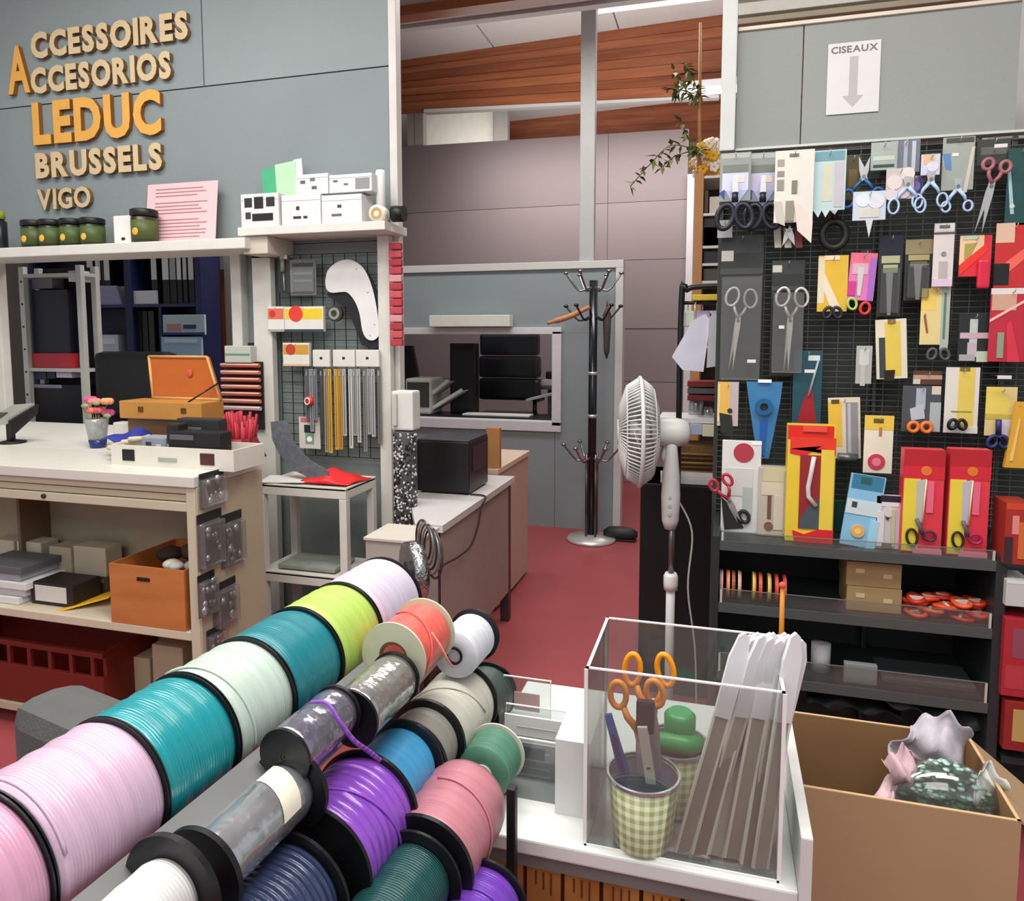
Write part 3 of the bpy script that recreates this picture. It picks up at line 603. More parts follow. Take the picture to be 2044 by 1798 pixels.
o = MB(frame(((cx0 + cx1) / 2 - .09, cy0 + .09, zt_c + .002), (1, .3, 0))).box((-.12, -.07, 0), (.12, .07, .006), .002).build('paper_stack', mat('DADCD8', .6)); tag(o, 'white paper sheets under the clear curve on cart top', 'paper')
# red cloth draped heap
def cloth(fn, nu, nv, name, m, th=.003):
    vs = [fn(i / nu, j / nv) for j in range(nv + 1) for i in range(nu + 1)]
    fs = [(j * (nu + 1) + i, j * (nu + 1) + i + 1, (j + 1) * (nu + 1) + i + 1, (j + 1) * (nu + 1) + i) for j in range(nv) for i in range(nu)]
    mb = MB(); mb._add(vs, fs, True); o = mb.build(name, m); md = o.modifiers.new('s', 'SOLIDIFY'); md.thickness = th; return o
rc0 = PZ(640, 962, zt_c); rc1 = PZ(740, 945, zt_c)
def rfn(u, v):
    x = cx1 - .235 + u * .235 + .02 * (v - .5); y = cy0 + .04 + v * (cy1 - cy0 - .1)
    return (x, y, zt_c + .006 + .045 * max(0, math.sin(PI * min(1, u * 1.02))) * math.sin(PI * v) + .006 * math.sin(u * 14 + v * 3) * math.sin(PI * v))
tag(cloth(rfn, 24, 12, 'red_cloth', mat('D8262A', .35)), 'bright red glossy folded cloth on cart top', 'cloth')
o = MB().box((cx0 + .06, cy0 + .04, z2 + .0), (cx1 - .08, cy1 - .05, z2 + .018), .004).build('grey_folder', mat('8A8F86', .5, vary=.2, vs=20)); tag(o, 'grey flat folder lying on cart middle tray', 'folder')
for i, (dx, c) in enumerate(((.05, '202E6A'), (.16, '16181C'))):
    z3 = tiers[2]; o = MB().box((cx0 + dx, cy0 + .04, z3), (cx0 + dx + .1, cy1 - .06, z3 + .1 - i * .03), .004).build('storage_box', mat(c, .5)); tag(o, ['navy blue box on cart bottom tray', 'black box on cart bottom tray'][i], 'box')
# chrome object pile: grey case and coiled chrome rings in front of the desk
x0, x1, z0, z1 = R4((730, 1078, 834, 1180), 2.05)
t = thing('grey_case', 'grey box behind the lilac ribbon spool, below the end post', 'box', ((x0 + x1) / 2, 2.05, 0))
MB().box((x0, 2.05, z0 - .3), (x1, 2.22, z1), .004).build('case_body', mat('A49E94', .6), t); MB().box((x0 - .004, 2.044, z1 - .006), (x1 + .004, 2.224, z1 + .004), .002).build('lid', mat('BEB8AC', .55), t)
MB().box((x0 + .02, 2.07, 0), (x0 + .04, 2.09, z0 - .3)).box((x1 - .04, 2.07, 0), (x1 - .02, 2.09, z0 - .3)).box((x0 + .02, 2.18, 0), (x0 + .04, 2.2, z0 - .3)).box((x1 - .04, 2.18, 0), (x1 - .02, 2.2, z0 - .3)).build('stand_legs', DARK, t)
cc = PY(826, 1140, 1.93)
t = thing('foil_roll', 'shiny silver foil ribbon roll behind the lilac spool', 'roll', (cc.x, 1.93, cc.z - .1))
M_ = frame((cc.x, 1.93, cc.z), (.8, .7, 0))
MB(M_).lathe([(.02, -.015), (.055, -.014), (.088, -.02), (.09, .0), (.088, .02), (.055, .014), (.02, .015)], (0, 0, 0), 'x', 36).build('foil_winding', mat('B8BCBE', .22, 1, vary=.3, vs=60, bump=.8, bs=120), t)
MB(M_).annulus(.02, .03, -.024, .024, (0, 0, 0), 'x', 24).build('core', DARK, t)
c2 = PY(868, 1085, 1.98)
for i in range(5):
    rad = .075 - .003 * i; M_ = frame((c2.x - .006 - .012 * i, 1.98 + .01 * i, c2.z - .03 + .006 * i), (.7, .8, 0))
    t = thing('coil_ring', ['outermost', 'second', 'third', 'fourth', 'innermost'][i] + ' dark and silver cable loop in front of the desk corner', 'coil', M_, 'cable loops by the desk')
    MB(M_).tube([(0, rad * .8 * math.cos(a), rad * math.sin(a)) for a in [2 * PI * k / 28 for k in range(28)]], .004, 6, True).build('loop', mat('4A4038' if i % 2 == 0 else 'B0B2B4', .25, .7 if i % 2 else .2), t)
# ================================================================ DESK, PRINTER, CABLE
dx1 = -1.0; dx0 = -1.33; dy0, dy1, dz = 2.5, 3.5, .74
t = thing('desk', 'narrow pale pink-brown desk with white top behind the spools', 'desk', ((dx0 + dx1) / 2, (dy0 + dy1) / 2, 0))
MB(frame((0, 0, 0), (1, 0, 0), (0, 1, 0))).prism([(-1.1, dy0), (dx1 + .012, dy0), (dx1 + .012, dy1), (dx0, dy1), (dx0, 2.95), (-1.24, 2.78)], -dz, -dz + .028).build('desktop', mat('C9C6C4', .4, vary=.06, vs=60), t)
MB().box((dx1 - .02, dy0 + .02, .16), (dx1 - .002, dy1 - .07, dz - .03), .002).build('side_panel', mat('A08E86', .6), t)
for y in (dy0 + .01, dy1 - .06): MB().box((dx1 - .05, y, .0), (dx1 - .005, y + .045, dz - .03), .003).build('leg', mat('3A2A28', .4), t)
for y in (dy0 + .01, dy1 - .06): MB().box((max(dx0, -1.1 if y < 2.9 else -9) + .005, y, .0), (max(dx0, -1.1 if y < 2.9 else -9) + .05, y + .045, dz - .03), .003).build('leg', mat('3A2A28', .4), t)
MB().box((-1.05, dy0 + .02, .2), (dx1 - .022, dy0 + .035, dz - .03)).build('front_panel', mat('A4948C', .6), t)
p0 = PZ(1002, 945, .74); 
t = thing('cabinet', 'pale wooden low cabinet beyond the desk, in front of the partition', 'cabinet', (-1.1, 3.9, 0))
MB().box((-1.3, 3.56, .02), (PZ(1026, 1120, .1).x + .06, 4.2, .73), .004).build('body', mat('C0A896', .55), t); MB().box((-1.31, 3.55, .73), (PZ(1026, 1120, .1).x + .07, 4.21, .76), .004).build('top', mat('D2BCA8', .5), t)
pa = PZ(835, 990, dz); pb = PZ(945, 990, dz); 
yb_ = pb.y; x0, x1, z0, z1 = R4((832, 880, 936, 992), yb_)
t = thing('printer', 'black box printer standing on the narrow desk', 'printer', ((x0 + x1) / 2, yb_ + .15, dz))
x0 = max(x0, dx0 + .01); dd = .28
MB().box((x0, yb_, dz + .008), (x1, yb_ + dd, z1), .008).build('printer_body', mat('161618', .35), t)
MB().box((x0 + .004, yb_ + .004, z1), (x1 - .004, yb_ + dd - .004, z1 + .004), .002).build('top_cover', mat('3E3E46', .25), t)
MB().box((x1 - .0005, yb_ + .05, dz + .1), (x1 + .003, yb_ + .25, z1 - .03), .001).build('paper_slot', mat('2C2C30', .3), t)
for x in (x0 + .02, x1 - .02):
    for y in (yb_ + .03, yb_ + dd - .03): MB().lathe([(.01, 0), (.01, .01)], (x, y, dz), n=10).build('foot', BLACK, t)
x0, x1, z0, z1 = R4((975, 852, 1001, 940), 3.62)
tag(MB().box((x0, 3.58, .76), (x1, 3.62, z1), .003).build('wooden_board', mat('B07C4C', .5)), 'upright orange-brown wooden board behind the printer', 'board')
cp_ = [PY(948, 985, 3.0), PY(953, 1010, 2.95), PY(947, 1050, 2.9), PY(935, 1090, 2.8), PY(912, 1112, 2.65), PY(890, 1125, 2.5), PY(873, 1140, 2.3)]
cp_ = [Vector((max(v.x, dx1 + .016) if i > 0 else v.x, v.y, v.z)) for i, v in enumerate(cp_)]
cp_[0] = Vector((dx1 - .06, 3.02, dz + .005)); cp_.insert(1, Vector((dx1 + .018, 3.0, dz + .004)))
tag(MB().tube(smooth(cp_), .004, 7).build('power_cable', mat('241E1C', .5)), 'dark cable hanging from the desk edge', 'cable')
# ================================================================ OFFICE BEHIND PARTITION WINDOW
t = thing('office_chair', 'black leather office chair seen through the partition window', 'chair', (PY(1018, 750, 6.1).x, 6.1, 0))
x0, x1, z0, z1 = R4((958, 664, 1078, 798), 6.1); n = 3
for i in range(n):
    za = z0 + (z1 - z0) * i / n; zb = z0 + (z1 - z0) * (i + .97) / n
    MB().box((x0 + .01 * (i == 2), 6.05, za), (x1 - .01 * (i == 2), 6.17, zb), .03).build('back_cushion', mat('1A1B20', .3), t)
MB().box((x0 + .02, 5.76, z0 - .2), (x1 - .02, 6.15, z0 - .1), .03).build('seat', mat('1A1B20', .3), t)
for x in (x0 - .03, x1 + .03): MB().tube([(x, 6.08, z0 + .02), (x, 5.8, z0 + .02), (x, 5.8, z0 - .12)], .018, 8).build('armrest', BLACK, t)
MB().tube([((x0 + x1) / 2, 5.95, .1), ((x0 + x1) / 2, 5.95, z0 - .2)], .03, 10).build('column', STEEL, t)
for k in range(5): a = 2 * PI * k / 5; MB().tube([((x0 + x1) / 2, 5.95, .1), ((x0 + x1) / 2 + .28 * math.cos(a), 5.95 + .28 * math.sin(a), .05)], .018, 8).build('base_leg', BLACK, t)
zd = PY(900, 830, 5.38).z
t = thing('office_desk', 'black desk surface inside the partition window', 'desk', (-1.9, 5.8, 0))
MB().box((-2.9, 5.4, zd - .04), (wr + .25, 5.72, zd), .005).build('desktop', mat('1B1B1E', .35), t)
for x in (-2.85, wr + .2): MB().box((x - .02, 5.42, 0), (x + .02, 5.7, zd - .04)).build('side_panel', mat('242428', .4), t)
x0, x1, z0, z1 = R4((898, 685, 948, 825), 5.6)
t = thing('speaker', 'black upright speaker left of the office chair', 'speaker', ((x0 + x1) / 2, 5.6, zd))
MB().box((x0, 5.6, zd), (x1, 5.71, z1), .008).build('cabinet', mat('17171A', .4), t); MB().box((x0 + .015, 5.594, zd + .03), (x1 - .015, 5.6, z1 - .02), .004).build('grille', mat('232326', .8), t)
for i, (bx, lb) in enumerate((((852, 742, 905, 800), 'upper grey letter tray in the partition window'), ((862, 762, 932, 822), 'lower grey letter tray in the partition window'))):
    x0, x1, z0, z1 = R4(bx, 5.5)
    t = thing('letter_tray', lb, 'tray', ((x0 + x1) / 2, 5.6, z0), None)
    M_ = Matrix.Translation((x0, 5.46 + .0, z0)) @ Matrix.Rotation(-math.atan2(z1 - z0, x1 - x0) * .8, 4, 'Y'); L = x1 - x0 + .03
    WM[t] = M_; t.matrix_world = M_
    MB(M_).box((0, 0, 0), (L, .2, .008), .002).build('tray_base', mat('A8AAA4', .5), t); MB(M_).box((0, 0, .008), (L, .008, .03)).build('front_lip', mat('C6C8C2', .5), t); MB(M_).box((.01, .01, .009), (L - .02, .19, .013)).build('paper', mat('D4D4D0', .7), t)
x0, x1, z0, z1 = R4((812, 755, 862, 832), 5.45)
t = thing('desk_machine', 'pale grey machine at left of the partition window', 'machine', ((x0 + x1) / 2, 5.45, zd)); MB().box((x0, 5.42, zd), (x1, 5.7, z1), .02).build('body', mat('B8BAB2', .5), t); MB().box((x0 + .02, 5.415, zd + .06), (x1 - .01, 5.42, z1 - .03)).build('dark_slot', mat('3A3E38', .5), t)
x0, x1, z0, z1 = R4((806, 690, 834, 752), 5.6)
t = thing('monitor', 'black slanted monitor edge beside the red strip', 'monitor', ((x0 + x1) / 2, 5.6, z0)); MB().prism([(x0, z0), (x1, z0), (x1 - .05, z1), (x0, z1)], 5.6, 5.64).build('screen', BLACK, t); MB().box((x0, 5.6, zd), (x0 + .06, 5.65, z0)).build('stand', BLACK, t)
a = PZ(950, 820, zd); b = PZ(1088, 822, zd)
tag(MB().box((PZ(950, 820, zd).x, 5.46, zd), (PZ(1086, 820, zd).x, 5.6, zd + .012), .003).build('document', PAPER), 'white sheet lying on the black office desk', 'paper')
o = MB(frame((PY(1050, 795, 5.7).x, 5.7, zd + .1), (1, 0, .25))).box((0, 0, 0), (.35, .2, .02), .004).build('document_tray', mat('C2C4D0', .5)); tag(o, 'white-blue slanted papers beside the office chair', 'paper')
x0, x1, z0, z1 = R4((1080, 718, 1104, 770), 6.3); t = thing('telephone', 'white and black telephone at right of the partition window', 'telephone', ((x0 + x1) / 2, 6.3, z0))
MB().box((x0, 6.3, z0), (x1 + .1, 6.45, z0 + .05), .01).build('body', mat('B8B8C0', .5), t); MB().box((x0 + .04, 6.3, z0 + .06), (x1 + .05, 6.36, z0 + .13), .015).build('handset', BLACK, t)
MB().box((x0 - .05, 6.25, z0 - .03), (x1 + .3, 6.6, z0)).box((x0 + .05, 6.35, 0), (x0 + .15, 6.45, z0 - .03)).build('side_table', mat('55504E', .5), t)
# ================================================================ COAT STAND
cb = PZ(1180, 1078, 0); X, Y = cb.x, cb.y
t = thing('coat_stand', 'chrome coat stand with round base in front of the grey partition', 'coat stand', (X, Y, 0))
MB().lathe([(.17, 0), (.175, .008), (.17, .022), (.05, .035), (.03, .045)], (X, Y, 0), n=36).build('base', mat('CFCFCC', .3, .5), t)
zt_s = PY(1172, 560, Y).z
MB().lathe([(.03, .04), (.03, zt_s)], (X, Y, 0), n=16).build('pole', mat('3E4046', .2, .8), t)
for k in range(4): a = PI / 4 + PI / 2 * k; MB().tube([(X + .045 * math.cos(a), Y + .045 * math.sin(a), .035), (X + .045 * math.cos(a), Y + .045 * math.sin(a), PY(1172, 905, Y).z)], .009, 8).build('side_rod', mat('6E5C58', .25, .8), t)
def hooks(z, R, n, up, nm, ph=0, col=CHROME):
    for k in range(n):
        a = ph + 2 * PI * k / n; ca, sa = math.cos(a), math.sin(a)
        pts = smooth([Vector((X + r * ca, Y + r * sa, z + h)) for r, h in ((.02, -.02), (R * .5, -.05), (R * .85, -.01 + up * .5), (R, up))], 5)
        o = MB().tube(pts, .007, 7).ball(pts[-1], .018, (1, 1, .7), 10, 6).build(nm, col, t)
hooks(zt_s - .02, .19, 6, .07, 'hook', .2, mat('9A9C9E', .15, 1))
hooks(PY(1172, 625, Y).z, .2, 5, .05, 'hook', .5, mat('4A4444', .25, .8))
hooks(PY(1172, 905, Y).z, .2, 6, .06, 'hook', .1, mat('9A9490', .2, 1))
for z in (PY(1172, 745, Y).z, PY(1172, 830, Y).z): MB().lathe([(.034, -.012), (.037, 0), (.034, .012)], (X, Y, z), n=16).build('collar', STEEL, t)
# wooden coat hanger on the stand
c0_ = PY(1172, 612, Y - .07); c1_ = PY(1092, 645, Y - .12)
tag(MB().tube(smooth([Vector((X - .02, Y - .04, c0_.z)), (Vector((X, Y, c0_.z)) + c1_) / 2 + Vector((0, -.03, -.01)), c1_]), [.016] * 4 + [.02] * 6 + [.012] * 3, 8).build('coat_hanger', mat('B98254', .4)), 'brown wooden coat hanger hanging on the chrome stand', 'hanger')
t = thing('folded_umbrella', 'small dark folded umbrella on the right of the coat stand', 'umbrella', (X + .09, Y, .05))
z_ = PY(1198, 652, Y).z; MB().lathe([(.004, 0), (.02, .05), (.03, .3), (.012, .34), (.006, .36)], (X + .1, Y - .03, z_ - .22), n=14).build('canopy', mat('46403E', .6), t); MB().tube([(X + .1, Y - .03, z_ + .13), (X + .1, Y - .03, z_ + .18)], .007, 8).build('handle', mat('7A4A3A', .4), t)
t = thing('shoe_pile', 'dark shoe lying behind the coat stand base', 'shoe', (X + .18, Y + .1, 0))
MB(frame((X + .2, Y + .06, 0))).lathe([(.02, -.12), (.045, -.08), (.05, 0), (.045, .08), (.02, .12)], (0, 0, .05), 'x', 14).build('upper', DARK, t); MB().box((X + .09, Y + .015, 0), (X + .31, Y + .105, .018), .008).build('sole', BLACK, t)
# ================================================================ BACK OFFICE SEEN THROUGH THE LEFT OPENING
structure(MB().box((-6, 5.28, 0), (-3.0, 5.36, 3.4)).build('wall_office', mat('57534E', .8)))
NAVY = mat('1E2450', .5, vary=.08); NVD = mat('12162E', .5)
YB = 4.3
bx0, bx1 = PY(60, 600, YB).x, PY(402, 600, YB).x; xd = PY(256, 600, YB).x
zb0 = 0; zb1 = PY(250, 480, YB).z
t = thing('bookcase', 'navy blue bookcase in the back office', 'bookcase', ((bx0 + bx1) / 2, YB, 0)); dp = .2
for a, b in ((bx0, bx0 + .03), (xd - .03, xd + .03), (bx1 - .05, bx1)): MB().box((a, YB, 0), (b, YB + dp, zb1), .002).build('upright', NAVY, t)
MB().box((bx0, YB + dp, 0), (bx1, YB + dp + .01, zb1)).build('back_panel', NVD, t)
zsh1 = PY(200, 608, YB).z; zsh2 = PY(200, 706, YB).z
for z in (.08, .5, zsh2, zsh1, zb1 - .02):
    MB().box((bx0 + .03, YB + .005, z - .022), (xd - .03, YB + dp, z), .001).build('shelf', mat('2A305C', .5), t); MB().box((xd + .03, YB + .005, z - .022), (bx1 - .05, YB + dp, z), .001).build('shelf', mat('2A305C', .5), t)
xq = PY(318, 650, YB).x; MB().box((xq - .012, YB + .01, zsh2), (xq + .012, YB + dp, zsh1 - .024)).build('divider', NAVY, t)
def binder(xa, xb, y0, ylab, lab, wht):
    x0, x1 = PY(xa, 560, YB + .03).x, PY(xb, 560, YB + .03).x; z1 = PY((xa + xb) / 2, y0, YB + .03).z; zm = PY((xa + xb) / 2, ylab, YB + .03).z
    t = thing('binder', lab, 'binder', ((x0 + x1) / 2, YB + .16, zsh1), 'binders in the navy bookcase')
    MB().box((x0 + .001, YB + .04, zsh1), (x1 - .001, YB + .19, z1), .003).build('binder_body', mat('1A1A1E', .5), t)
    MB().box((x0 + .004, YB + .037, zm), (x1 - .004, YB + .041, z1 - .01)).build('spine_label', mat(wht, .7), t)
for i, (xa, xb, c) in enumerate(((172, 185, 'D8D8D6'), (189, 200, 'D2D2D4'), (201, 206, '3A3C40'), (206, 218, 'DADAD8'))): binder(xa, xb, 496, 559, ['first', 'second', 'third, dark', 'fourth'][i] + ' binder on the upper left shelf of the navy bookcase', c)
for i, (xa, xb, c) in enumerate(((300, 312, 'D0D0CE'), (322, 336, 'DCDCDC'), (337, 350, 'A8ACAE'), (351, 361, 'DCDCDA'), (363, 372, 'C8C8C4'), (374, 386, 'D4D4D0'))): binder(xa, xb, 496, 558, ['first', 'second', 'third, grey-labelled', 'fourth', 'fifth', 'sixth'][i] + ' binder on the upper right shelf of the navy bookcase', c)
def office_item(bx, Y, col, label, name, cat, D=.1, extra=None, z=None):
    x0, x1, z0, z1 = R4(bx, Y); z0 = z if z is not None else z0
    t = thing(name, label, cat, ((x0 + x1) / 2, Y, z0)); MB().box((x0, Y, z0), (x1, Y + D, z1), .003).build('body', mat(col, .5), t)
    for e in (extra or []): MB().box((x0 + (x1 - x0) * e[0], Y - .003, z1 - (z1 - z0) * e[3]), (x0 + (x1 - x0) * e[2], Y + .001, z1 - (z1 - z0) * e[1])).build(e[5] if len(e) > 5 else 'cover_print', mat(e[4], .5), t)
    return t
x0, x1, z0, z1 = R4((183, 570, 241, 608), YB + .02)
t = thing('desk_calendar', 'pale violet tent-shaped desk calendar in the navy bookcase', 'calendar', ((x0 + x1) / 2, YB + .05, zsh1))
MB().prism([(x0, zsh1), (x1, zsh1), (x1 - .05, z1), (x0 + .035, z1)], YB + .03, YB + .05).build('front_card', mat('9494B8', .5), t); MB().prism([(x0 + .03, zsh1 + .01), (x0 + .06, zsh1 + .01), (x0 + .07, z1 - .01), (x0 + .04, z1 - .01)], YB + .027, YB + .03).build('dark_stripe', mat('2C3060', .5), t); MB().prism([(x0, zsh1), (x1, zsh1), (x1 - .05, z1), (x0 + .035, z1)], YB + .1, YB + .11).build('back_card', WHITE, t)
office_item((265, 580, 311, 603), YB + .02, 'D8D8DA', 'white paper block on the middle right shelf of the navy bookcase', 'paper_block', 'paper', .15, z=zsh1 + .0005)
office_item((172, 668, 236, 704), YB + .02, 'C4CCE0', 'white-blue carton on the lower left shelf of the navy bookcase', 'carton', 'box', .15, [(.5, .2, .9, .5, 'E4E6EE')], z=zsh2 + .0005)
for i in range(4): office_item((258 + i * 13, 620, 269 + i * 13, 704), YB + .05, ['22241E', '2E3024', '26261E', '34342A'][i], ['leftmost', 'second', 'third', 'rightmost'][i] + ' dark folder on the lower right shelf of the navy bookcase', 'folder', 'folder', .14, z=zsh2 + .0005)
for bx, c, e, lb in (((325, 628, 408, 668), 'B8CCD0', [(.1, .45, .45, .8, 'B88A90'), (.5, .5, .8, .7, '2A3A66'), (0, .88, 1, 1, '2A3A80')], 'light blue magazine, upper one on the bookcase rack'), ((322, 672, 402, 712), '9CC0DA', [(.1, .1, .9, .3, 'C8DCE8')], 'light blue magazine, lower one on the bookcase rack')):
    office_item(bx, YB - .05, c, lb, 'magazine', 'magazine', .02, e)
# brown door and grey wall beside the bookcase
x0, x1, z0, z1 = R4((424, 538, 449, 690), 5.1)
structure(MB().box((x0, 5.12, 0), (x1, 5.16, z1), .004).build('door_1', wood('7A3C1C', '8E4A24', (6, 6, 3), .4, 'door_wood')))
structure(MB().box((PY(449, 600, 4.6).x, 4.6, 0), (PY(486, 600, 4.6).x, 4.7, 3.3)).build('trim_18', mat('A09C98', .7)))
structure(MB().box((PY(485, 600, 3.4).x, 3.4, 0), (PY(522, 600, 3.4).x, 3.45, 3.3)).build('trim_19', mat('B4B6B2', .6)))
structure(MB().box((PY(418, 600, 5.0).x, 5.0, zb1 - .15), (PY(455, 600, 5.0).x, 5.05, 3.3)).build('trim_20', mat('8A8682', .6)))
for bx, nm in (((503, 503, 518, 530), 'small black switch on the white post, upper'), ((495, 684, 527, 698), 'black clip at the foot of the grey post')):
    x0, x1, z0, z1 = R4(bx, YL - .06); tag(MB().box((x0, YL - .062, z0), (x1, YL - .051, z1), .002).build('wall_switch', BLACK), nm, 'switch')
# white metal rack left
YK = 3.25
kx0, kx1 = PY(45, 700, YK).x, PY(168, 700, YK).x; kz1 = PY(110, 530, YK).z
t = thing('metal_rack', 'white metal storage rack seen through the opening', 'rack', ((kx0 + kx1) / 2, YK, 0)); RK = mat('CDCDC8', .45)
for x in (kx0, kx1 - .035): 
    for y in (YK, YK + .1): MB().box((x, y, 0), (x + .035, y + .03, kz1), .003).build('post', RK, t)
zk = [PY(110, 545, YK).z, PY(110, 735, YK).z, PY(110, 880, YK).z]
for z in zk: MB().box((kx0 + .001, YK + .005, z - .02), (kx1 - .001, YK + .125, z + .0), .002).build('shelf', RK, t)
MB().box((kx0 + .035, YK + .135, .1), (kx1 - .035, YK + .14, kz1)).build('back_panel', mat('1C1C20', .7), t)
for i in range(7): z = PY(48, 560 + i * 45, YK).z; MB().box((kx0 + .012, YK - .001, z - .012), (kx0 + .024, YK + .002, z)).build('slot', BLACK, t)
office_item((66, 578, 138, 715), YK + .04, '1C1A2A', 'tall dark violet-black box in the white metal rack', 'storage_box', 'box', .09, z=zk[1] + .045)
office_item((64, 705, 142, 726), YK + .02, 'B8303A', 'flat red box under the dark box in the white rack', 'storage_box', 'box', .1, z=zk[1] + .0005)
office_item((64, 555, 104, 576), YK + .05, '6E7074', 'grey paper stack above the dark box in the white rack', 'paper_block', 'paper', .08)
office_item((136, 540, 158, 562), YK + .02, 'D8D0D6', 'small pale box at upper right of the white rack', 'carton', 'box', .1)
for bx, c, lb in (((68, 742, 92, 758), '2C3048', 'dark blue'), ((94, 740, 110, 756), '24203A', 'violet-black'), ((112, 738, 142, 754), 'C8B4D0', 'pale lilac')): office_item(bx, YK + .03, c, lb + ' small packet below the middle shelf of the white rack', 'packet', 'packet', .08)
office_item((70, 768, 165, 880), YK + .03, '121218', 'large black bin at the bottom of the white rack', 'storage_bin', 'box', .09, [(.02, 0, .6, .06, '8C8C94')], z=zk[2] + .0005)
# black chair behind the box
t = thing('desk_chair', 'black chair back behind the wooden box', 'chair', (PY(250, 760, 3.1).x, 3.15, 0))
x0, x1, z0, z1 = R4((186, 702, 336, 840), 3.2)
MB().box((x0, 3.2, z0), (x1, 3.3, z1), .04).build('backrest', mat('141417', .5), t); MB().box((x0 + .02, 3.3, z0 - .25), (x1 - .02, 3.72, z0 - .15), .03).build('seat', mat('141417', .5), t); MB().tube([((x0 + x1) / 2, 3.5, .05), ((x0 + x1) / 2, 3.5, z0 - .2)], .03, 10).build('column', BLACK, t)
for k in range(5): a = 2 * PI * k / 5; MB().tube([((x0 + x1) / 2, 3.5, .1), ((x0 + x1) / 2 + .26 * math.cos(a), 3.5 + .22 * math.sin(a), .04)], .018, 8).build('base_leg', BLACK, t)
# ================================================================ BEIGE COUNTER
ZB = 1.0
cr = PZ(390, 951, ZB); ang = 0.0
MBG = frame(cr, (math.cos(ang), -math.sin(ang), 0))        # local x to the right along the front, y away
BG = mat('C3BBA4', .5, vary=.04, vs=4); BGD = mat('B4AA90', .55, vary=.04); Wd = 1.95; Dp = PZ(514, 916, ZB).y - cr.y
t = thing('sales_counter', 'beige metal shelving counter at the left', 'counter', Matrix.Translation((0, 0, -ZB)) @ MBG)
b_ = lambda a, b, nm, m=BG, bev=.003: MB(MBG).box(a, b, bev).build(nm, m, t)
b_((-Wd, -.015, -.035), (.005, Dp, 0), 'countertop', mat('D2D0C6', .4, vary=.03))
b_((-Wd, 0, -.06), (-.03, .02, -.036), 'upper_rail'); b_((-Wd, .002, -.085), (-.03, .02, -.063), 'middle_rail', BGD)
b_((-Wd, -.004, -.118), (-.03, .02, -.088), 'lower_rail')
b_((-.035, -.006, -ZB), (.0, .03, -.036), 'corner_post'); b_((.0, -.004, -ZB), (.006, Dp, -.036), 'side_panel', BGD)
b_((-Wd, Dp - .01, -ZB), (0, Dp, -.04), 'back_panel', mat('9C927C', .6))
b_((-Wd, 0, -ZB), (-Wd + .03, Dp, -.04), 'left_panel', BGD)
zs1 = HC - (HC - .0) * 1.0; ps = PD(180, 1222, 1.98); 
# shelf height from the picture: front edge at (200,1240)
d_ = _ray(200, 1238); nrm = MBG.to_3x3() @ Vector((0, 1, 0)); tt = (cr - Vector((0, 0, HC))).dot(nrm) / d_.dot(nrm); ZS = HC + d_.z * tt - ZB
b_((-Wd + .03, .0, ZS - .03), (-.035, Dp - .01, ZS), 'shelf', mat('C9BFA8', .5)); b_((-Wd + .03, .05, .06 - ZB), (-.035, Dp - .01, .09 - ZB), 'bottom_shelf', BGD)
b_((-1.0, .2, ZS), (-.985, Dp - .01, -.12), 'rear_divider', mat('6E5A40', .6))
zr1, zr0 = (HC - .0), 0
structure(MB().box((-4.6, cr.y + Dp + .002, ZB - .04), (PY(500, 870, YL).x, YL + .06, ZB), .003).build('trim_21', mat('CFCEC6', .45)))
for x in (-.98, -.62): MB(MBG).tube([(x, -.004, -.1), (x, -.012, -.1)], .008, 8).build('stud', DARK, t)
def L(px, py, yl, mode='y', val=None):                  # pixel -> local counter coords on plane local y = yl or z = val
    d = _ray(px, py); inv = MBG.inverted(); o = inv @ Vector((0, 0, HC)); dd = inv.to_3x3() @ d
    k = (yl - o.y) / dd.y if mode == 'y' else (val - o.z) / dd.z
    return o + dd * k
def lbox(bx, yl, D, label, name, cat, col, z=None, parts=(), group=None, bev=.004, open_=False):
    x0, y0, x1, y1 = bx; a = L(x0, (y0 + y1) / 2, yl).x; b = L(x1, (y0 + y1) / 2, yl).x; z0 = z if z is not None else L((x0 + x1) / 2, y1, yl).z; z1 = L((x0 + x1) / 2, y0, yl).z
    t = thing(name, label, cat, MBG @ Matrix.Translation(((a + b) / 2, yl, z0)), group)
    m = col if not isinstance(col, str) else mat(col, .5)
    if open_:
        w = .006
        MB(MBG).box((a, yl, z0), (b, yl + w, z1)).build('front_panel', m, t); MB(MBG).box((a, yl + D - w, z0), (b, yl + D, z1)).build('rear_panel', m, t)
        MB(MBG).box((a, yl + w, z0), (a + w, yl + D - w, z1)).build('end_panel', m, t); MB(MBG).box((b - w, yl + w, z0), (b, yl + D - w, z1)).build('end_panel', m, t); MB(MBG).box((a + w, yl + w, z0), (b - w, yl + D - w, z0 + w)).build('bottom', m, t)
    else: MB(MBG).box((a, yl, z0), (b, yl + D, z1), bev).build('body', m, t)
    for (u0, v0, u1, v1, c, nm) in parts: MB(MBG).box((a + (b - a) * u0, yl - .003, z1 - (z1 - z0) * v1), (a + (b - a) * u1, yl + .001, z1 - (z1 - z0) * v0), .001).build(nm, c if not isinstance(c, str) else mat(c, .5), t)
    return t, a, b, z0, z1
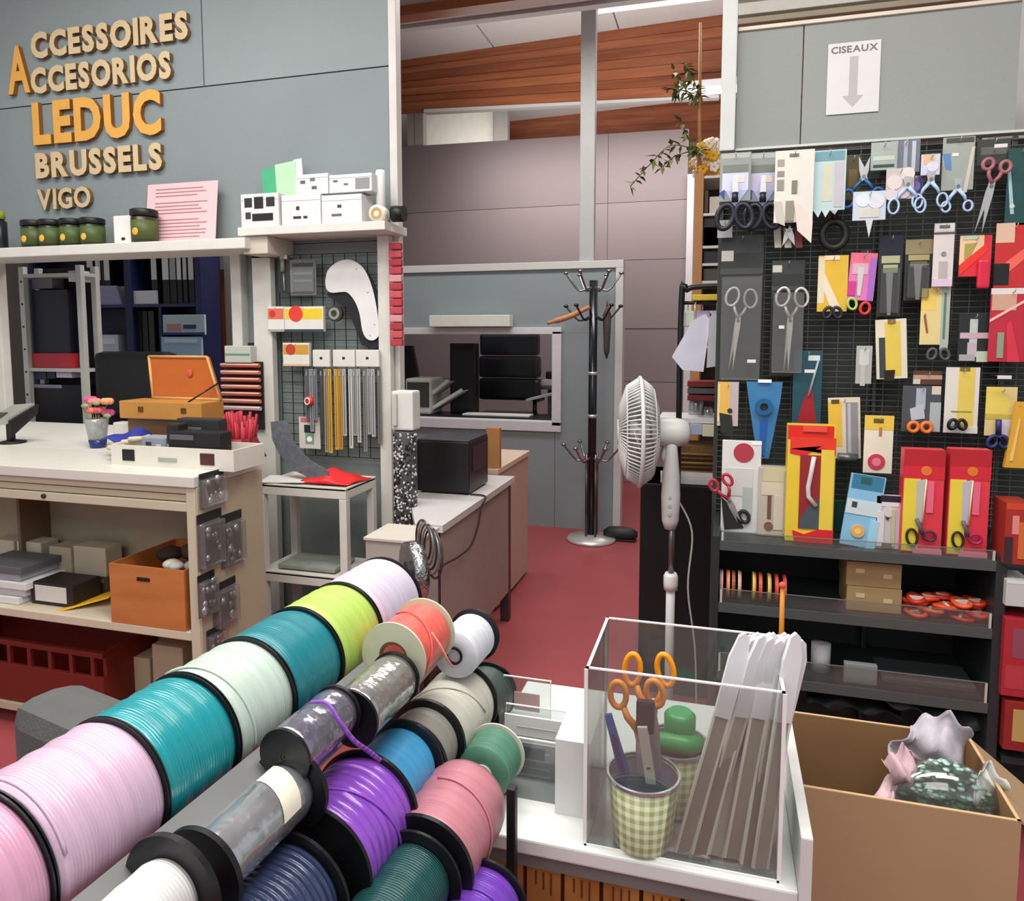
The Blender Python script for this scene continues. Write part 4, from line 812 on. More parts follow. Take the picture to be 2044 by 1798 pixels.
# shelf contents
t, a, b, z0, z1 = lbox((221, 1132, 369, 1272), .0, Dp - .03, 'orange wooden open drawer on the counter shelf', 'drawer_box', 'drawer', wood('B06A34', 'C47C42', (3, 3, 14), .45, 'drawer_wood'), z=ZS, parts=[(.38, .18, .55, .24, BLACK, 'grip_slot')], open_=True)
heap = [('D8D0C4', (.62, .1), .03), ('B8BCC0', (.8, .25), .035), ('3A2C20', (.3, .3), .045), ('C8C4BC', (.7, .08), .026), ('4A3A2C', (.5, .4), .05), ('A8ACAE', (.88, .12), .03)]
for i, (c, (u, v), r) in enumerate(heap):
    M_ = MBG @ Matrix.Translation((a + (b - a) * u, (.03 + v * .5), z1 - .012)); o = MB(M_).ball((0, 0, 0), r, (1.1, 1, .6), 10, 7).build('thread_ball', mat(c, .8)); tag(o, ['cream', 'pale grey', 'dark brown', 'ivory', 'brown', 'silver-grey'][i] + ' yarn ball heaped in the orange wooden drawer', 'yarn')
lbox((62, 1165, 146, 1222), .06, .12, 'black box with white label on the counter shelf', 'label_box', 'box', '221E1E', z=ZS, parts=[(.12, .12, .85, .82, mat('D2D0C8', .6), 'white_label')])
lbox((150, 1150, 216, 1205), .2, .08, 'dark tray of green and brown bits behind the yellow envelope', 'tray', 'tray', '4A4034', z=ZS, parts=[(.3, .1, .9, .3, '6E7A3A', 'green_piece')])
o = MB(MBG @ Matrix.Translation((L(178, 1215, .12).x, .1, ZS + .006)) @ Matrix.Rotation(-.25, 4, 'Y') @ Matrix.Rotation(.5, 4, 'Z')).box((-.1, -.05, 0), (.1, .09, .006), .002).build('yellow_envelope', mat('E8B422', .5)); tag(o, 'yellow envelope lying beside the wooden drawer', 'envelope')
for i, (xa, xb, ya) in enumerate(((100, 143, 1092), (148, 212, 1092), (36, 84, 1082), (-12, 30, 1078))):
    lbox((xa, ya, xb, 1190), .2 + .01 * i, .08, ['beige file box with dark edge, middle', 'beige file box, right, behind the black label box', 'beige upright file box, second from left', 'beige upright file box, cut by left picture edge'][i], 'file_box', 'box', ['A89E88', 'B4AC98', 'BEB6A4', 'B8AFA0'][i], z=ZS, group='file boxes at the back of the counter shelf')
for i in range(5):
    x0 = L(-60, 1180, .02).x; z = ZS + .001 + i * .028; o = MB(MBG).box((L(-60, 1190, .02).x, .03 + .012 * (i % 2), z), (L(36 + 8 * (i % 3), 1190, .03).x, .2, z + .026), .003).build('paper_pack', mat(['D8D8D8', 'C2C6CA', 'DADADA', 'A0A6AC', '5C6064'][i], .5)); tag(o, ['lowest white', 'second, pale grey', 'middle white', 'fourth, blue-grey', 'topmost dark grey'][i] + ' pack in the stack at left of the counter shelf', 'packet', 'flat packs stacked on the counter shelf')
# below the shelf: red crate, grey armchair, beige box
xa = -1.25; xb = L(215, 1340, .08).x
t = thing('crate', 'dark red plastic crate under the counter shelf', 'crate', MBG @ Matrix.Translation((-.8, .2, .09 - ZB))); RC = mat('6E1E14', .5); zc0 = .09 - ZB; zc1 = L(100, 1290, .06).z
for (p_, q_, nm) in (((xa, .06, zc0), (xb, .075, zc1 - .09), 'front_panel'), ((xa, .06, zc1 - .02), (xb, .08, zc1), 'front_rim'), ((xa, .3, zc0), (xb, .31, zc1), 'rear_panel'), ((xb - .015, .075, zc0), (xb, .3, zc1), 'end_panel'), ((xa, .075, zc0), (xa + .015, .3, zc1), 'end_panel'), ((xa, .07, zc0), (xb, .3, zc0 + .01), 'bottom')): MB(MBG).box(p_, q_, .002).build(nm, RC, t)
for i in range(8): x = xa + (xb - xa) * (i + .5) / 8; MB(MBG).box((x - .008, .062, zc1 - .09), (x + .008, .074, zc1 - .02)).build('slat', RC, t)
lbox((222, 1310, 300, 1400), .2, .1, 'beige carton under the counter beside the red crate', 'carton', 'box', 'B0A68C', z=.09 - ZB)
lbox((305, 1290, 366, 1400), .12, .15, 'plain beige panel box under the wooden drawer', 'carton', 'box', 'A49A80', z=.09 - ZB)
# grey armchair back
c0_ = PD(14, 1378, 1.38)
MA = frame((PD(10, 1420, 1.38).x, PD(10, 1420, 1.38).y, 0), (math.cos(.22), -math.sin(.22), 0)); zt_a = PD(120, 1378, 1.38).z
t = thing('armchair', 'grey fabric armchair with rounded back, low at left', 'armchair', MA); AG = mat('5A5B5A', .9, bump=.4, bs=140, vary=.1, vs=8)
MB(MA).box((0, 0, .38), (.62, .13, zt_a - .02), .045).build('backrest', AG, t); MB(MA).box((.06, -.5, .26), (.56, -.001, .42), .04).build('seat', AG, t)
for x in (0, .54): MB(MA).box((x, -.48, .3), (x + .08, -.001, .56), .03).build('arm', AG, t)
for x in (.08, .52):
    for y in (-.44, .02): MB(MA).tube([(x, y, 0), (x, y, .3)], .02, 8).build('leg', BLACK, t)
# silver ornament packs on the counter side (local frame of side panel)
MSD = MBG @ frame((.0065, 0, 0), (0, 1, 0)); inv_s = MSD.inverted()
def LS(px, py):
    d = inv_s.to_3x3() @ _ray(px, py); o = inv_s @ Vector((0, 0, HC)); return o + d * ((-.001 - o.y) / d.y)
for i, (bx, lb) in enumerate((((397, 940, 446, 1010), 'silver ornament pack, topmost on the beige counter side'), ((393, 1020, 442, 1132), 'silver ornament pack, left of the pair in second row'), ((440, 1022, 482, 1128), 'silver ornament pack, right of the pair in second row'), ((394, 1142, 428, 1228), 'silver ornament pack, left one in third row'), ((424, 1158, 470, 1248), 'silver ornament pack, right one in third row'), ((412, 1250, 446, 1320), 'silver ornament pack, lowest on the beige counter side'))):
    a = LS(bx[0], (bx[1] + bx[3]) / 2); b = LS(bx[2], (bx[1] + bx[3]) / 2); mx_ = (bx[0] + bx[2]) / 2; z1 = LS(mx_, bx[1]).z; z0 = LS(mx_, bx[3]).z
    t = thing('ornament_pack', lb, 'packet', MSD @ Matrix.Translation(((a.x + b.x) / 2, -.002, z0)), 'silver ornament packs on the counter side'); w, h = b.x - a.x, z1 - z0
    MB(MSD).box((a.x, -.003, z0), (b.x, -.001, z1), .0008).build('card', mat('6E6C6A', .4), t); MB(MSD).box((a.x, -.0045, z1 - h * .16), (b.x, -.003, z1)).build('header', mat('26262A', .4), t)
    for k in range(9):
        u, v = random.uniform(.2, .8), random.uniform(.12, .78); MB(MSD).ball((a.x + w * u, -.012, z0 + h * v), random.uniform(.008, .014), (1, .8, 1.1), 10, 7).build('silver_ball', CHROME if k % 2 else mat('8E8E92', .2, .9), t)
    MB(MSD).box((a.x + w * .05, -.026, z0 + h * .03), (b.x - w * .05, -.003, z1 - h * .18), .004).build('blister', CLEAR, t)
# ---------------- things on the counter top
def top(px, py): q = L(px, py, 0, 'z', 0.0); return q
T_ = lambda q: MBG @ Matrix.Translation((q[0], q[1], .0))
q = top(25, 884); M_ = T_(q)
t = thing('tape_dispenser', 'silver tray machine on a black foot, far left of the counter', 'machine', M_); s = 1
MB(M_).lathe([(.05, 0), (.052, .006), (.02, .014)], n=24).build('foot', BLACK, t); MB(M_).box((-.018, -.012, .012), (.006, .012, .085), .003).build('stem', BLACK, t)
MB(M_).hexa([(-.08, -.05, .075), (.03, -.05, .085), (.06, .06, .12), (-.06, .06, .11), (-.08, -.05, .095), (.03, -.05, .105), (.06, .06, .165), (-.06, .06, .155)]).build('tray', mat('B8B8B0', .3, .4), t)
MB(M_).hexa([(.03, -.04, .03), (.045, -.04, .03), (.075, .06, .12), (.06, .06, .12), (.03, -.04, .1), (.045, -.04, .1), (.085, .06, .16), (.07, .06, .16)]).build('black_arm', BLACK, t)
MB(M_).box((-.06, -.04, .1), (-.01, .0, .13), .005).build('dark_part', mat('4A4A44', .4), t)
# artificial flowers in a blue glass
q = top(196, 893); M_ = T_(q) @ Matrix.Scale(1.3, 4)
t = thing('flower_vase', 'pink flowers in a small blue-bottomed glass on the counter', 'flowers', M_)
MB(M_).lathe([(.022, 0), (.024, .01), (.026, .025)], n=20).build('blue_base', mat('26306A', .2), t); MB(M_).lathe([(.0255, .026), (.034, .09), (.032, .092), (.024, .03)], n=20).build('glass', CLEARH, t)
for i in range(7):
    dx, dy, h = random.uniform(-.05, .045), random.uniform(-.02, .03), random.uniform(.1, .17); MB(M_).tube([(0, 0, .02), (dx * .5, dy * .5, .08), (dx, dy, h)], .0018, 5).build('stem', mat('6E7A4A', .6), t)
    if i < 6:
        c = ['E86A7C', 'EE8A80', 'E05A9A', 'F0A070', 'E87A70', 'E8508A'][i]; f = MB(M_)
        for k in range(6):
            a = 2 * PI * k / 6; f.ball((dx + .011 * math.cos(a), dy + .008 * math.sin(a), h + .004 * math.sin(3 * a)), .013, (1, .7, .8), 8, 5)
        f.build('blossom', mat(c, .7), t)
for i in range(5): a = i * 1.3; MB(M_).ball((.04 * math.cos(a), .02 * math.sin(a), .1 + .01 * i), .014, (1.2, .3, .5), 6, 4).build('leaf', mat('8FA070', .7), t)
# hinged wooden box
q = top(235, 880); yb = .36
t, a, b, z0, z1 = lbox((238, 802, 402, 836), yb, .13, 'open wooden box with orange lid on the counter', 'wooden_box', 'box', mat('B8823C', .45), z=L(330, 838, yb).z, parts=[(.24, .3, .3, .6, mat('6A4A20', .4, .5), 'latch'), (.76, .3, .82, .6, mat('6A4A20', .4, .5), 'latch')])
lbt = L(312, 830, yb + .12).x; la = L(298, 712, yb + .16).x; lb_ = L(414, 712, yb + .16).x; lz1 = L(360, 712, yb + .16).z; WO = mat('A8571E', .35, vary=.08, vs=10)
MB(MBG).hexa([(lbt, yb + .11, z1), (b, yb + .11, z1), (b, yb + .125, z1), (lbt, yb + .125, z1), (la, yb + .16, lz1), (lb_, yb + .16, lz1), (lb_, yb + .175, lz1), (la, yb + .175, lz1)]).build('lid', WO, t)
for (p0, p1) in (((lbt, z1), (la, lz1)), ((b, z1), (lb_, lz1)), ((la, lz1), (lb_, lz1)), ((lbt, z1 + .004), (b, z1 + .004))):
    f0 = (p0[1] - z1) / (lz1 - z1); f1 = (p1[1] - z1) / (lz1 - z1)
    MB(MBG).tube([(p0[0], yb + .108 + .05 * f0, p0[1]), (p1[0], yb + .108 + .05 * f1, p1[1])], .006, 6).build('lid_edge', mat('C89458', .4), t)
MB(MBG).ball(((lbt + b) / 2, yb + .133, (z1 + lz1) / 2 + .02), .012, (1, .2, 1.4)).build('lid_emblem', mat('C8584A', .4), t)
MB(MBG).tube([(b - .075, yb + .02, z1), (b - .01, yb + .12, z1 + .07)], .0035, 6).build('stay_bar', BLACK, t)
MB(MBG).box((a + .02, yb + .02, 0.0), (b - .02, yb + .12, z0)).build('riser', mat('6E5030', .5), t)
# white tray box with two dark grips and what lies in it
yt = .1
t, a, b, z0, z1 = lbox((222, 893, 466, 925), yt, .17, 'white open tray box with two dark grips on the counter', 'tray_box', 'tray', mat('D8D4C8', .5), z=0.0, parts=[(.1, .2, .2, .75, BLACK, 'grip_slot'), (.74, .2, .85, .75, mat('4A2424', .4), 'grip_slot'), (.4, .5, .55, .7, mat('9AA098', .5), 'small_label')], open_=True)
def put(bx, yl, D, col, label, name, cat, z=.0, parts=(), bev=.006): return lbox(bx, yl, D, label, name, cat, col, z=z, parts=parts, bev=bev)
put((335, 862, 440, 900), yt + .02, .06, '1C1C1E', 'black flat case standing in the white tray box', 'flat_case', 'case', .008, [(.05, .1, .5, .25, '5A5A60', 'highlight_strip')])
put((352, 836, 436, 872), yt + .1, .05, '2A2C2E', 'dark book with grey print behind the black case', 'book', 'book', .008, [(.1, .2, .6, .7, '5E6664', 'cover_print')])
put((332, 846, 356, 902), yt + .03, .05, '26211F', 'small dark upright gadget in the tray box', 'gadget', 'gadget', .008, [(.1, .5, .9, .58, 'B0A8A0', 'strip'), (.1, .68, .9, .76, 'B0A8A0', 'strip')])
put((282, 872, 332, 900), yt + .05, .06, '9094A0', 'grey-violet patterned packet in the tray box', 'packet', 'packet', .008, [(.2, .2, .4, .6, '3A3A48', 'dark_patch'), (.6, .3, .8, .7, 'C8C8D0', 'pale_patch')])
m0 = L(250, 868, yt + .1); t = thing('rope_coil', 'cream rope coil in the white tray box', 'rope', MBG @ Matrix.Translation((m0.x, yt + .1, .01)))
rp = [Vector((m0.x - .05 + .0045 * k + .02 * math.cos(k * .9), yt + .09 + .03 * math.sin(k * .9), .04 + .0016 * k)) for k in range(30)]
MB(MBG).tube(smooth(rp, 3), .009, 7).build('rope', mat('C8BCA0', .9, bump=.6, bs=200), t)
m0 = L(262, 850, yt + .2)
def bf(u, v): q = MBG @ Vector((m0.x - .07 + u * .17, yt + .12 + v * .15, .06 + .035 * math.sin(PI * u) * math.sin(PI * v) + .01 * math.sin(9 * u + 4 * v))); return q
tag(cloth(bf, 14, 10, 'blue_cloth', mat('22308A', .6)), 'bright blue folded cloth behind the cream rope', 'cloth')
put((225, 845, 345, 858), yt + .32, .05, 'D8D2CC', 'long white tray edge behind the blue cloth', 'tray', 'tray', .05)
# red bunch in a beige pot at the right end of the counter
q = top(478, 915); q = (min(q.x, -.05), q.y, 0); M_ = T_(q) @ Matrix.Scale(1.25, 4)
t = thing('red_bundle', 'bundle of dark red tassels at right end of the counter', 'tassels', M_)
MB(M_).lathe([(.035, 0), (.04, .01), (.045, .06), (.04, .062)], n=20).build('holder', mat('8E3038', .5), t)
for k in range(90):
    a = random.uniform(0, 2 * PI); r = random.uniform(0, .04); h = random.uniform(.09, .14); MB(M_).tube([(r * math.cos(a), r * math.sin(a), .02), (r * 1.5 * math.cos(a), r * 1.5 * math.sin(a), h)], .0045, 5).build('tassel', mat(['A8202E', '8E1A28', 'B8303C', 'C04450'][k % 4], .6), t)
o = tag(cloth(lambda u, v: M_ @ Vector((.035 + .03 * u, -.02 + .06 * v, .004 + .05 * (1 - u) * (1 + .2 * math.sin(9 * v)))), 8, 8, 'red_netting', mat('8C1C2E', .6)), 'dark red net hanging beside the tassel bundle', 'netting')
# spool rack with rows of red thread
YT = YL - .12
x0, x1, z0, z1 = R4((440, 722, 516, 822), YT)
t = thing('thread_rack', 'small rack of red and white thread rows left of the grid', 'rack', ((x0 + x1) / 2, YT, z0))
MB().box((x0, YT + .03, z0 - .08), (x1, YT + .04, z1)).build('back_board', mat('1E1A1A', .6), t)
for i in range(7):
    z = z0 + (z1 - z0) * (i + .5) / 7; cl = 'D8B0B4' if i == 0 else ['C85A48', 'D87A60'][i % 2]
    MB().tube([(x0, YT + .012, z), (x1, YT + .012, z)], .0095, 8).build('thread_row', mat(cl, .5), t); MB().tube([(x0, YT + .0045, z + .004), (x1, YT + .0045, z + .004)], .003, 6).build('white_edge', mat('E8D0C4', .5), t)
x0, x1, z0, z1 = R4((448, 690, 500, 724), YT)
t = thing('roll_of_tape', 'white-green boxes on top of the red thread rack', 'box', ((x0 + x1) / 2, YT, z0)); MB().box((x0, YT, z0), (x1, YT + .06, z1), .004).build('body', mat('B8BCB4', .5), t); MB().box((x0 + .004, YT - .002, z0 + (z1 - z0) * .45), (x1 - .004, YT, z0 + (z1 - z0) * .55)).build('green_line', mat('5E9A7A', .5), t)
# ================================================================ RIGHT: SCISSORS DISPLAY UNIT
RF, RBK = 2.2, YR                                   # shelf front plane, grid plane
RK2 = mat('2B2E30', .4, vary=.04)
ux0, ux1 = PY(1434, 1200, RF).x, PY(1985, 1200, RF).x
ru = thing('display_unit', 'black metal display unit with wire grid and lipped shelves', 'display', ((ux0 + ux1) / 2, (RF + RBK) / 2, 0))
bt = PY(1700, 285, RBK).z - .01
for a, b, nm in ((PY(1420, 1200, RF).x, ux0, 'upright'), (ux1, PY(2008, 1200, RF).x, 'upright')): MB().box((a, RF, 0), (b, RBK + .03, .86), .003).build(nm, RK2, ru)
gx0_, gx1_ = PY(1436, 700, RBK).x, PY(2050, 700, RBK).x + .25
MB().box((gx0_, RBK + .035, .0), (gx1_, RBK + .045, bt)).build('back_panel', mat('3A3E3B', .75, vary=.2, vs=10), ru)
for x in (gx0_ - .012, PY(1745, 700, RBK).x, PY(2000, 700, RBK).x): MB().box((x, RBK + .004, 0), (x + .012, RBK + .034, bt), .002).build('grid_post', mat('3A3E3C', .4), ru)
g = MB()
x = gx0_
while x < gx1_: g.box((x - .0012, RBK, .86), (x + .0012, RBK + .0025, bt)); x += .045
z = .87
while z < bt: g.box((gx0_, RBK - .003, z - .0013), (gx1_, RBK, z + .0013)); z += .018
tag(g.build('wires', mat('565B58', .4, .3), ru), kind='stuff')
SHZ = []
for i, (ya, yb) in enumerate(((1082, 1120), (1206, 1256), (1352, 1396))):
    z = (PY(1440, ya, RF).z + PY(1980, yb, RF).z) / 2; SHZ.append(z)
    MB().box((ux0, RF + .004, z - .022), (ux1, RBK + .03, z), .002).build('shelf', mat('33383A', .35), ru)
    MB().box((ux0, RF, z - .026), (ux1, RF + .004, z + .004), .001).build('shelf_edge', mat('4A504F', .3), ru)
    lip = .06 if i == 2 else .045 if i else .03
    MB().box((ux0 + .004, RF + .001, z + .004), (ux1 - .004, RF + .0035, z + lip)).build('clear_lip', clear('EDF3F0', .05, .03), ru)
    for q_ in ((ux0 + .004, ux0 + .01), (ux1 - .01, ux1 - .004)): MB().box((q_[0], RF + .0, z + .004), (q_[1], RF + .0042, z + lip)).build('lip_end', mat('B8BAB0', .3), ru)
    MB().box((ux0 + .004, RF + .0, z + lip), (ux1 - .004, RF + .0042, z + lip + .0015)).build('lip_edge', mat('6E7472', .3), ru)
MB().box((ux0, RF + .05, 0), (ux1, RBK, .09)).build('plinth', mat('1A1B1C', .6), ru)
SA, SB, SC = SHZ
# --------------------------------------------- the notice
x0, x1, z0, z1 = R4((1651, 84, 1756, 226), RBK - .002)
t = thing('paper_notice', 'white notice reading CISEAUX with a grey arrow pointing down', 'notice', frame(((x0 + x1) / 2, RBK - .003, z0))); M_ = WM[t]; w, h = x1 - x0, z1 - z0
MB(M_).box((-w / 2, -.001, 0), (w / 2, .0, h)).build('sheet', mat('D6D7D6', .7, vary=.02), t)
write('CISEAUX', -w * .44, w * .44, h * .86, h * .95, -.0012, .0006, M_, mat('707072', .7), t, 'lettering', bold=.03, join=True)
MB(M_).prism([(-w * .08, h * .8), (w * .08, h * .8), (w * .08, h * .25), (w * .2, h * .25), (0, h * .09), (-w * .2, h * .25), (-w * .08, h * .25)], -.0018, -.001).build('arrow', mat('B4B4B4', .8), t)
# --------------------------------------------- scissors builder
def scissors(M, t, L, hcol, open_=.1, blade=STEEL, ring=(.024, .034), r=.0055, hang_up=True):
    """pivot at origin; blades towards +z, handle loops towards -z; local y = thickness"""
    for s in (-1, 1):
        R_ = M @ Matrix.Rotation(s * open_, 4, 'Y'); y = s * .002
        MB(R_).prism([(-.008, -.012), (.008, -.012), (.0085, .02), (.001 * s, L), (-.0085 if s < 0 else -.006, .02)], y - .0015, y + .0015).build('blade', blade, t)
        MB(R_).tube([(0, y, -.008), (-s * .012, y, -.03), (-s * (.01 + ring[0] * .35), y, -.045)], [.006, .005, r], 7).build('shank', hcol, t)
        MB(R_).ring((-s * (ring[0] + .006), y, -.045 - ring[1]), ring[0], ring[1], r, s * .2, 22, 7).build('handle', hcol, t)
    MB(M).lathe([(.005, -.006), (.005, .006)], (0, 0, 0), 'y', 12).build('pivot_screw', mat('8A8A8A', .3, .9), t)
def hang_sc(px, py, L, hcol, label, rot=0, Y=RBK - .05, open_=.1, blade=STEEL, ring=(.024, .034), flip=False, r=.0055, group=None, name='scissors'):
    p = PY(px, py, Y); M = Matrix.Translation(p) @ Matrix.Rotation(rot + (PI if flip else 0), 4, 'Y')
    t = thing(name, label, 'scissors', M, group); scissors(M, t, L, hcol if not isinstance(hcol, str) else mat(hcol, .35), open_, blade, ring, r)
    return t
def rack(bx, label, col, extra=(), dy=.05, **k): return grid_card(bx, label, col, extra=list(extra), Y=RBK - dy, name=k.pop('name', 'scissors_pack'), cat=k.pop('cat', 'packet'), **k)
# top row
NV = 'C8CCE4'; DK = mat('1E202C', .35)
for i, (x, lb) in enumerate(((1437, 'top left corner scissors pack with violet-white label and dark loops'), (1492, 'second scissors pack of top row, blue-white label and dark loops'))):
    t, M, w, h = rack((x, 305, x + 62, 402), lb, '8C9490', [('r', .05, .02, .95, .12, 'A8AEA8'), ('r', .1, .25, .9, .5, '70786F'), ('r', .08, .42, .92, .78, NV if i == 0 else 'C4C0DC'), ('p', [(.2, .78), (.9, .78), (.5, 1.15)], mat('AEB6DC', .5), 'label_tip'), ('r', .55, .48, .8, .62, 'E6D2C8'), ('p', [(.0, .82), (.16, .75), (.16, .95)], mat('24449A', .4), 'blue_corner')], dy=.1 - .03 * i)
    for s in (-1, 1): MB(M).ring((s * w * .3, -.03, -h * 1.34), .024, .037, .0085, s * .25, 20, 7).build('handle', DK, t)
    MB(M).tube([(0, -.03, -h * .85), (0, -.03, -h * 1.05)], .01, 8).build('shank', DK, t)
    MB(M).prism([(-.006, -h * .5), (.006, -h * .5), (.01, -h * .95), (-.01, -h * .95)], -.032, -.028).build('blade', STEEL, t)
t, M, w, h = rack((1546, 300, 1624, 444), 'large white card with printed symbols and cream pointed flaps, top row', 'D8D6CC', [('r', .06, .12, .24, .22, '9A9688'), ('r', .06, .28, .24, .36, '8A8678'), ('r', .06, .4, .24, .55, '8E8A7A'), ('r', .36, .05, .6, .09, '70706A'), ('r', .44, .42, .58, .6, '7A786E'), ('p', [(-.02, .7), (.18, .7), (.3, 1.05), (.1, 1.0)], mat('BEBBB0', .5), 'left_flap'), ('r', .3, .7, .52, .98, '8A8878'), ('p', [(.5, .7), (.6, .72), (1.0, 1.0), (.98, 1.3), (.62, 1.12)], mat('DCD0C4', .5), 'right_flap')], dy=.12)
for i, (x, c) in enumerate(((1552, 'A8A494'), (1572, 'C0BCA8'), (1594, '8A3A34'))):
    a = PY(x, 448, RBK - .07); b = PY(x + 10, 494, RBK - .07)
    tag(MB().hexa([(a.x - .006, a.y, b.z), (a.x + .014, a.y, b.z), (a.x + .014, a.y + .006, b.z), (a.x - .006, a.y + .006, b.z), (a.x - .012, a.y, a.z), (a.x + .008, a.y, a.z), (a.x + .008, a.y + .006, a.z), (a.x - .012, a.y + .006, a.z)]).build('knife_blade', mat(c, .4)), ['greenish slim blade guard', 'cream slim blade guard', 'reddish slim blade guard'][i] + ' below the large white card', 'blade')
hang_sc(1575, 460, .05, '17181A', 'black-handled scissors under the large white card', open_=.35, flip=True, ring=(.02, .028), Y=RBK - .085)
t, M, w, h = rack((1622, 300, 1688, 420), 'pale aqua card with crimped lower edge, top row', 'B8D2D4', [('r', .05, .02, .95, .18, '6E9AA4'), ('r', .3, .22, .6, .85, 'CCCDB8'), ('r', .66, .2, .92, .95, 'BEBAC0'), ('p', [(.05, 1), (.3, 1), (.2, 1.12)], mat('BCD4D8', .5), 'tooth'), ('p', [(.3, 1), (.55, 1), (.42, 1.12)], mat('C8D4D4', .5), 'tooth'), ('p', [(.55, 1), (.8, 1), (.7, 1.08)], mat('B8B0B8', .5), 'tooth')], dy=.1)
rack((1688, 312, 1716, 400), 'brown-green pouch tucked behind the blue scissors', '4A4226', [('r', .2, .3, .8, .7, '6E5A30')], dy=.03)
hang_sc(1724, 352, .06, '2A5C90', 'blue scissors with crossed loops in the top row', open_=.25, ring=(.018, .026), flip=False, Y=RBK - .09)
t, M, w, h = rack((1702, 382, 1768, 440), 'cloudy white rounded pack with pale spike below, top row', 'C0CAD4', [('d', .3, .3, .22, 'D4DCE6', 'white_lobe'), ('d', .7, .35, .24, 'D2D6DE', 'white_lobe'), ('r', .2, .6, .8, .9, 'CCC8C0'), ('p', [(.4, 1), (.62, 1), (.52, 1.6)], mat('C8CCC8', .4), 'spike')], dy=.13)
t, M, w, h = rack((1738, 284, 1790, 340), 'grey-green label pack in the top row', 'A4AEA6', [('r', .1, .5, .9, .65, 'C0CABC'), ('r', .1, .8, .9, .9, '3A4A48')], dy=.06)
t, M, w, h = rack((1776, 280, 1836, 345), 'clear strips with pale stripes in the top row', '707884', [('r', .1, .02, .25, .95, 'C8CCD8'), ('r', .45, .02, .58, .9, 'A8AEBC'), ('r', .72, .05, .85, .9, 'C0C4CC')], dy=.05)
t, M, w, h = rack((1768, 336, 1824, 398), 'cream and white round lobed pack, top row', 'BFB8B4', [('d', .75, .2, .26, 'D8D2CA', 'lobe'), ('d', .3, .45, .28, 'D4CCC8', 'lobe'), ('d', .2, .85, .22, 'CFC6C8', 'lobe'), ('d', .65, .8, .22, 'C8B8C4', 'lobe')], dy=.13)
t, M, w, h = rack((1806, 352, 1842, 392), 'violet bulb-shaped pack beside the cream lobes', '5E5590', [('d', .5, .5, .34, '7468A8', 'bulb'), ('r', .7, .1, .95, .9, '3A2E50')], dy=.11)
t, M, w, h = rack((1838, 308, 1876, 350), 'tan and white rounded tag in the top row', 'C8C8DC', [('r', .1, .0, .7, .5, 'D2B48C'), ('d', .6, .6, .3, 'D2D2E4', 'white_tag')], dy=.12)
t, M, w, h = rack((1880, 274, 1944, 380), 'grey-green tapering sheath with blue corner, top row', '9CA49A', [('p', [(0, .3), (.25, .3), (.3, .62), (.12, .6)], mat('5E86B8', .4), 'blue_patch'), ('r', .3, .3, .5, .36, 'DADEDC'), ('p', [(.9, .2), (1, .2), (.8, 1.05), (.68, 1.05)], mat('C8C4B8', .4), 'light_edge'), ('r', .1, .02, .95, .1, '4A4C44')], dy=.09)
BLR = mat('A9C3E2', .3)
for i, (x, y, rx, rz, lb) in enumerate(((1812, 368, (.0135, .021), .23, 'large pale blue loop scissors, leftmost of the three under the top row'), (1858, 358, (.013, .019), .2, 'pale blue loop scissors, middle of the three under the top row'), (1912, 372, (.011, .014), .18, 'small pale blue loop scissors, rightmost of the three under the top row'))):
    hang_sc(x, y, .024, BLR, lb, open_=rz, Y=RBK - .14, ring=rx, r=.0032, flip=False)
t = hang_sc(1978, 372, .13, mat('A06468', .4), 'pink-handled scissors with long silver blade at right of top row', rot=.2 + PI, open_=.06, Y=RBK - .1, ring=(.013, .015))
rack((1950, 278, 2016, 330), 'grey header card above the pink-handled scissors', '3A3C3A', [('r', .1, .3, .9, .6, '5E605A')], dy=.06)
t, M, w, h = rack((2008, 296, 2060, 450), 'teal sheath cut by the right picture edge, top row', '1E4A48', [('p', [(0, .25), (.12, .25), (.35, .85), (.2, .85)], mat('9EC4C4', .4), 'light_edge'), ('d', .25, .75, .1, 'C8D4CC', 'white_dot')], dy=.07)
rack((1718, 500, 1740, 512), 'tiny dark label below the white spike', '3A3A32', [], dy=.04)
# second row
t = thing('pouch', 'black rounded loop handle hanging below the aqua card', 'handle', PY(1665, 470, RBK - .06)); p = PY(1665, 468, RBK - .06); MB().ring((p.x, p.y, p.z), .034, .04, .011).build('loop', mat('1C1F1A', .5), t); MB().tube([(p.x, p.y, p.z + .04), (p.x, p.y, p.z + .09)], .01, 8).build('strap', BLACK, t)
for (bx, px, py, lb, rot) in (((1436, 470, 1522, 766), 1473, 640, 'large silver tailor shears in a dark sleeve, leftmost on the grid', .12), ((1538, 520, 1604, 750), 1577, 640, 'silver tailor shears in a dark sleeve, second from left', .05)):
    t, M, w, h = rack(bx, lb, '2A2C2A', [('r', .0, .0, .96, .12, '34383A'), ('r', .02, .1 if bx[0] < 1500 else .04, .3, .17 if bx[0] < 1500 else .1, 'C0BEB6'), ('r', .0, .22, .98, .26, '3E4240')], dy=.035, name='shears_pack')
    ps_ = PY(px, py, RBK - .062); M2 = Matrix.Translation(ps_) @ Matrix.Rotation(PI + rot, 4, 'Y'); scissors(M2, t, .16, mat('CFCDC6', .3, .3), .035, mat('CFCDC4', .3, .3), (.019, .029), .0045)
    MB(M).box((-w * .46, -.045, -h * .97), (w * .46, -.03, -h * .28), .004).build('clear_sleeve', clear('F2F2F0', .05, .04), t)
rack((1432, 440, 1462, 475), 'white crumpled label above the large shears', 'A8A8A8', [], dy=.07)
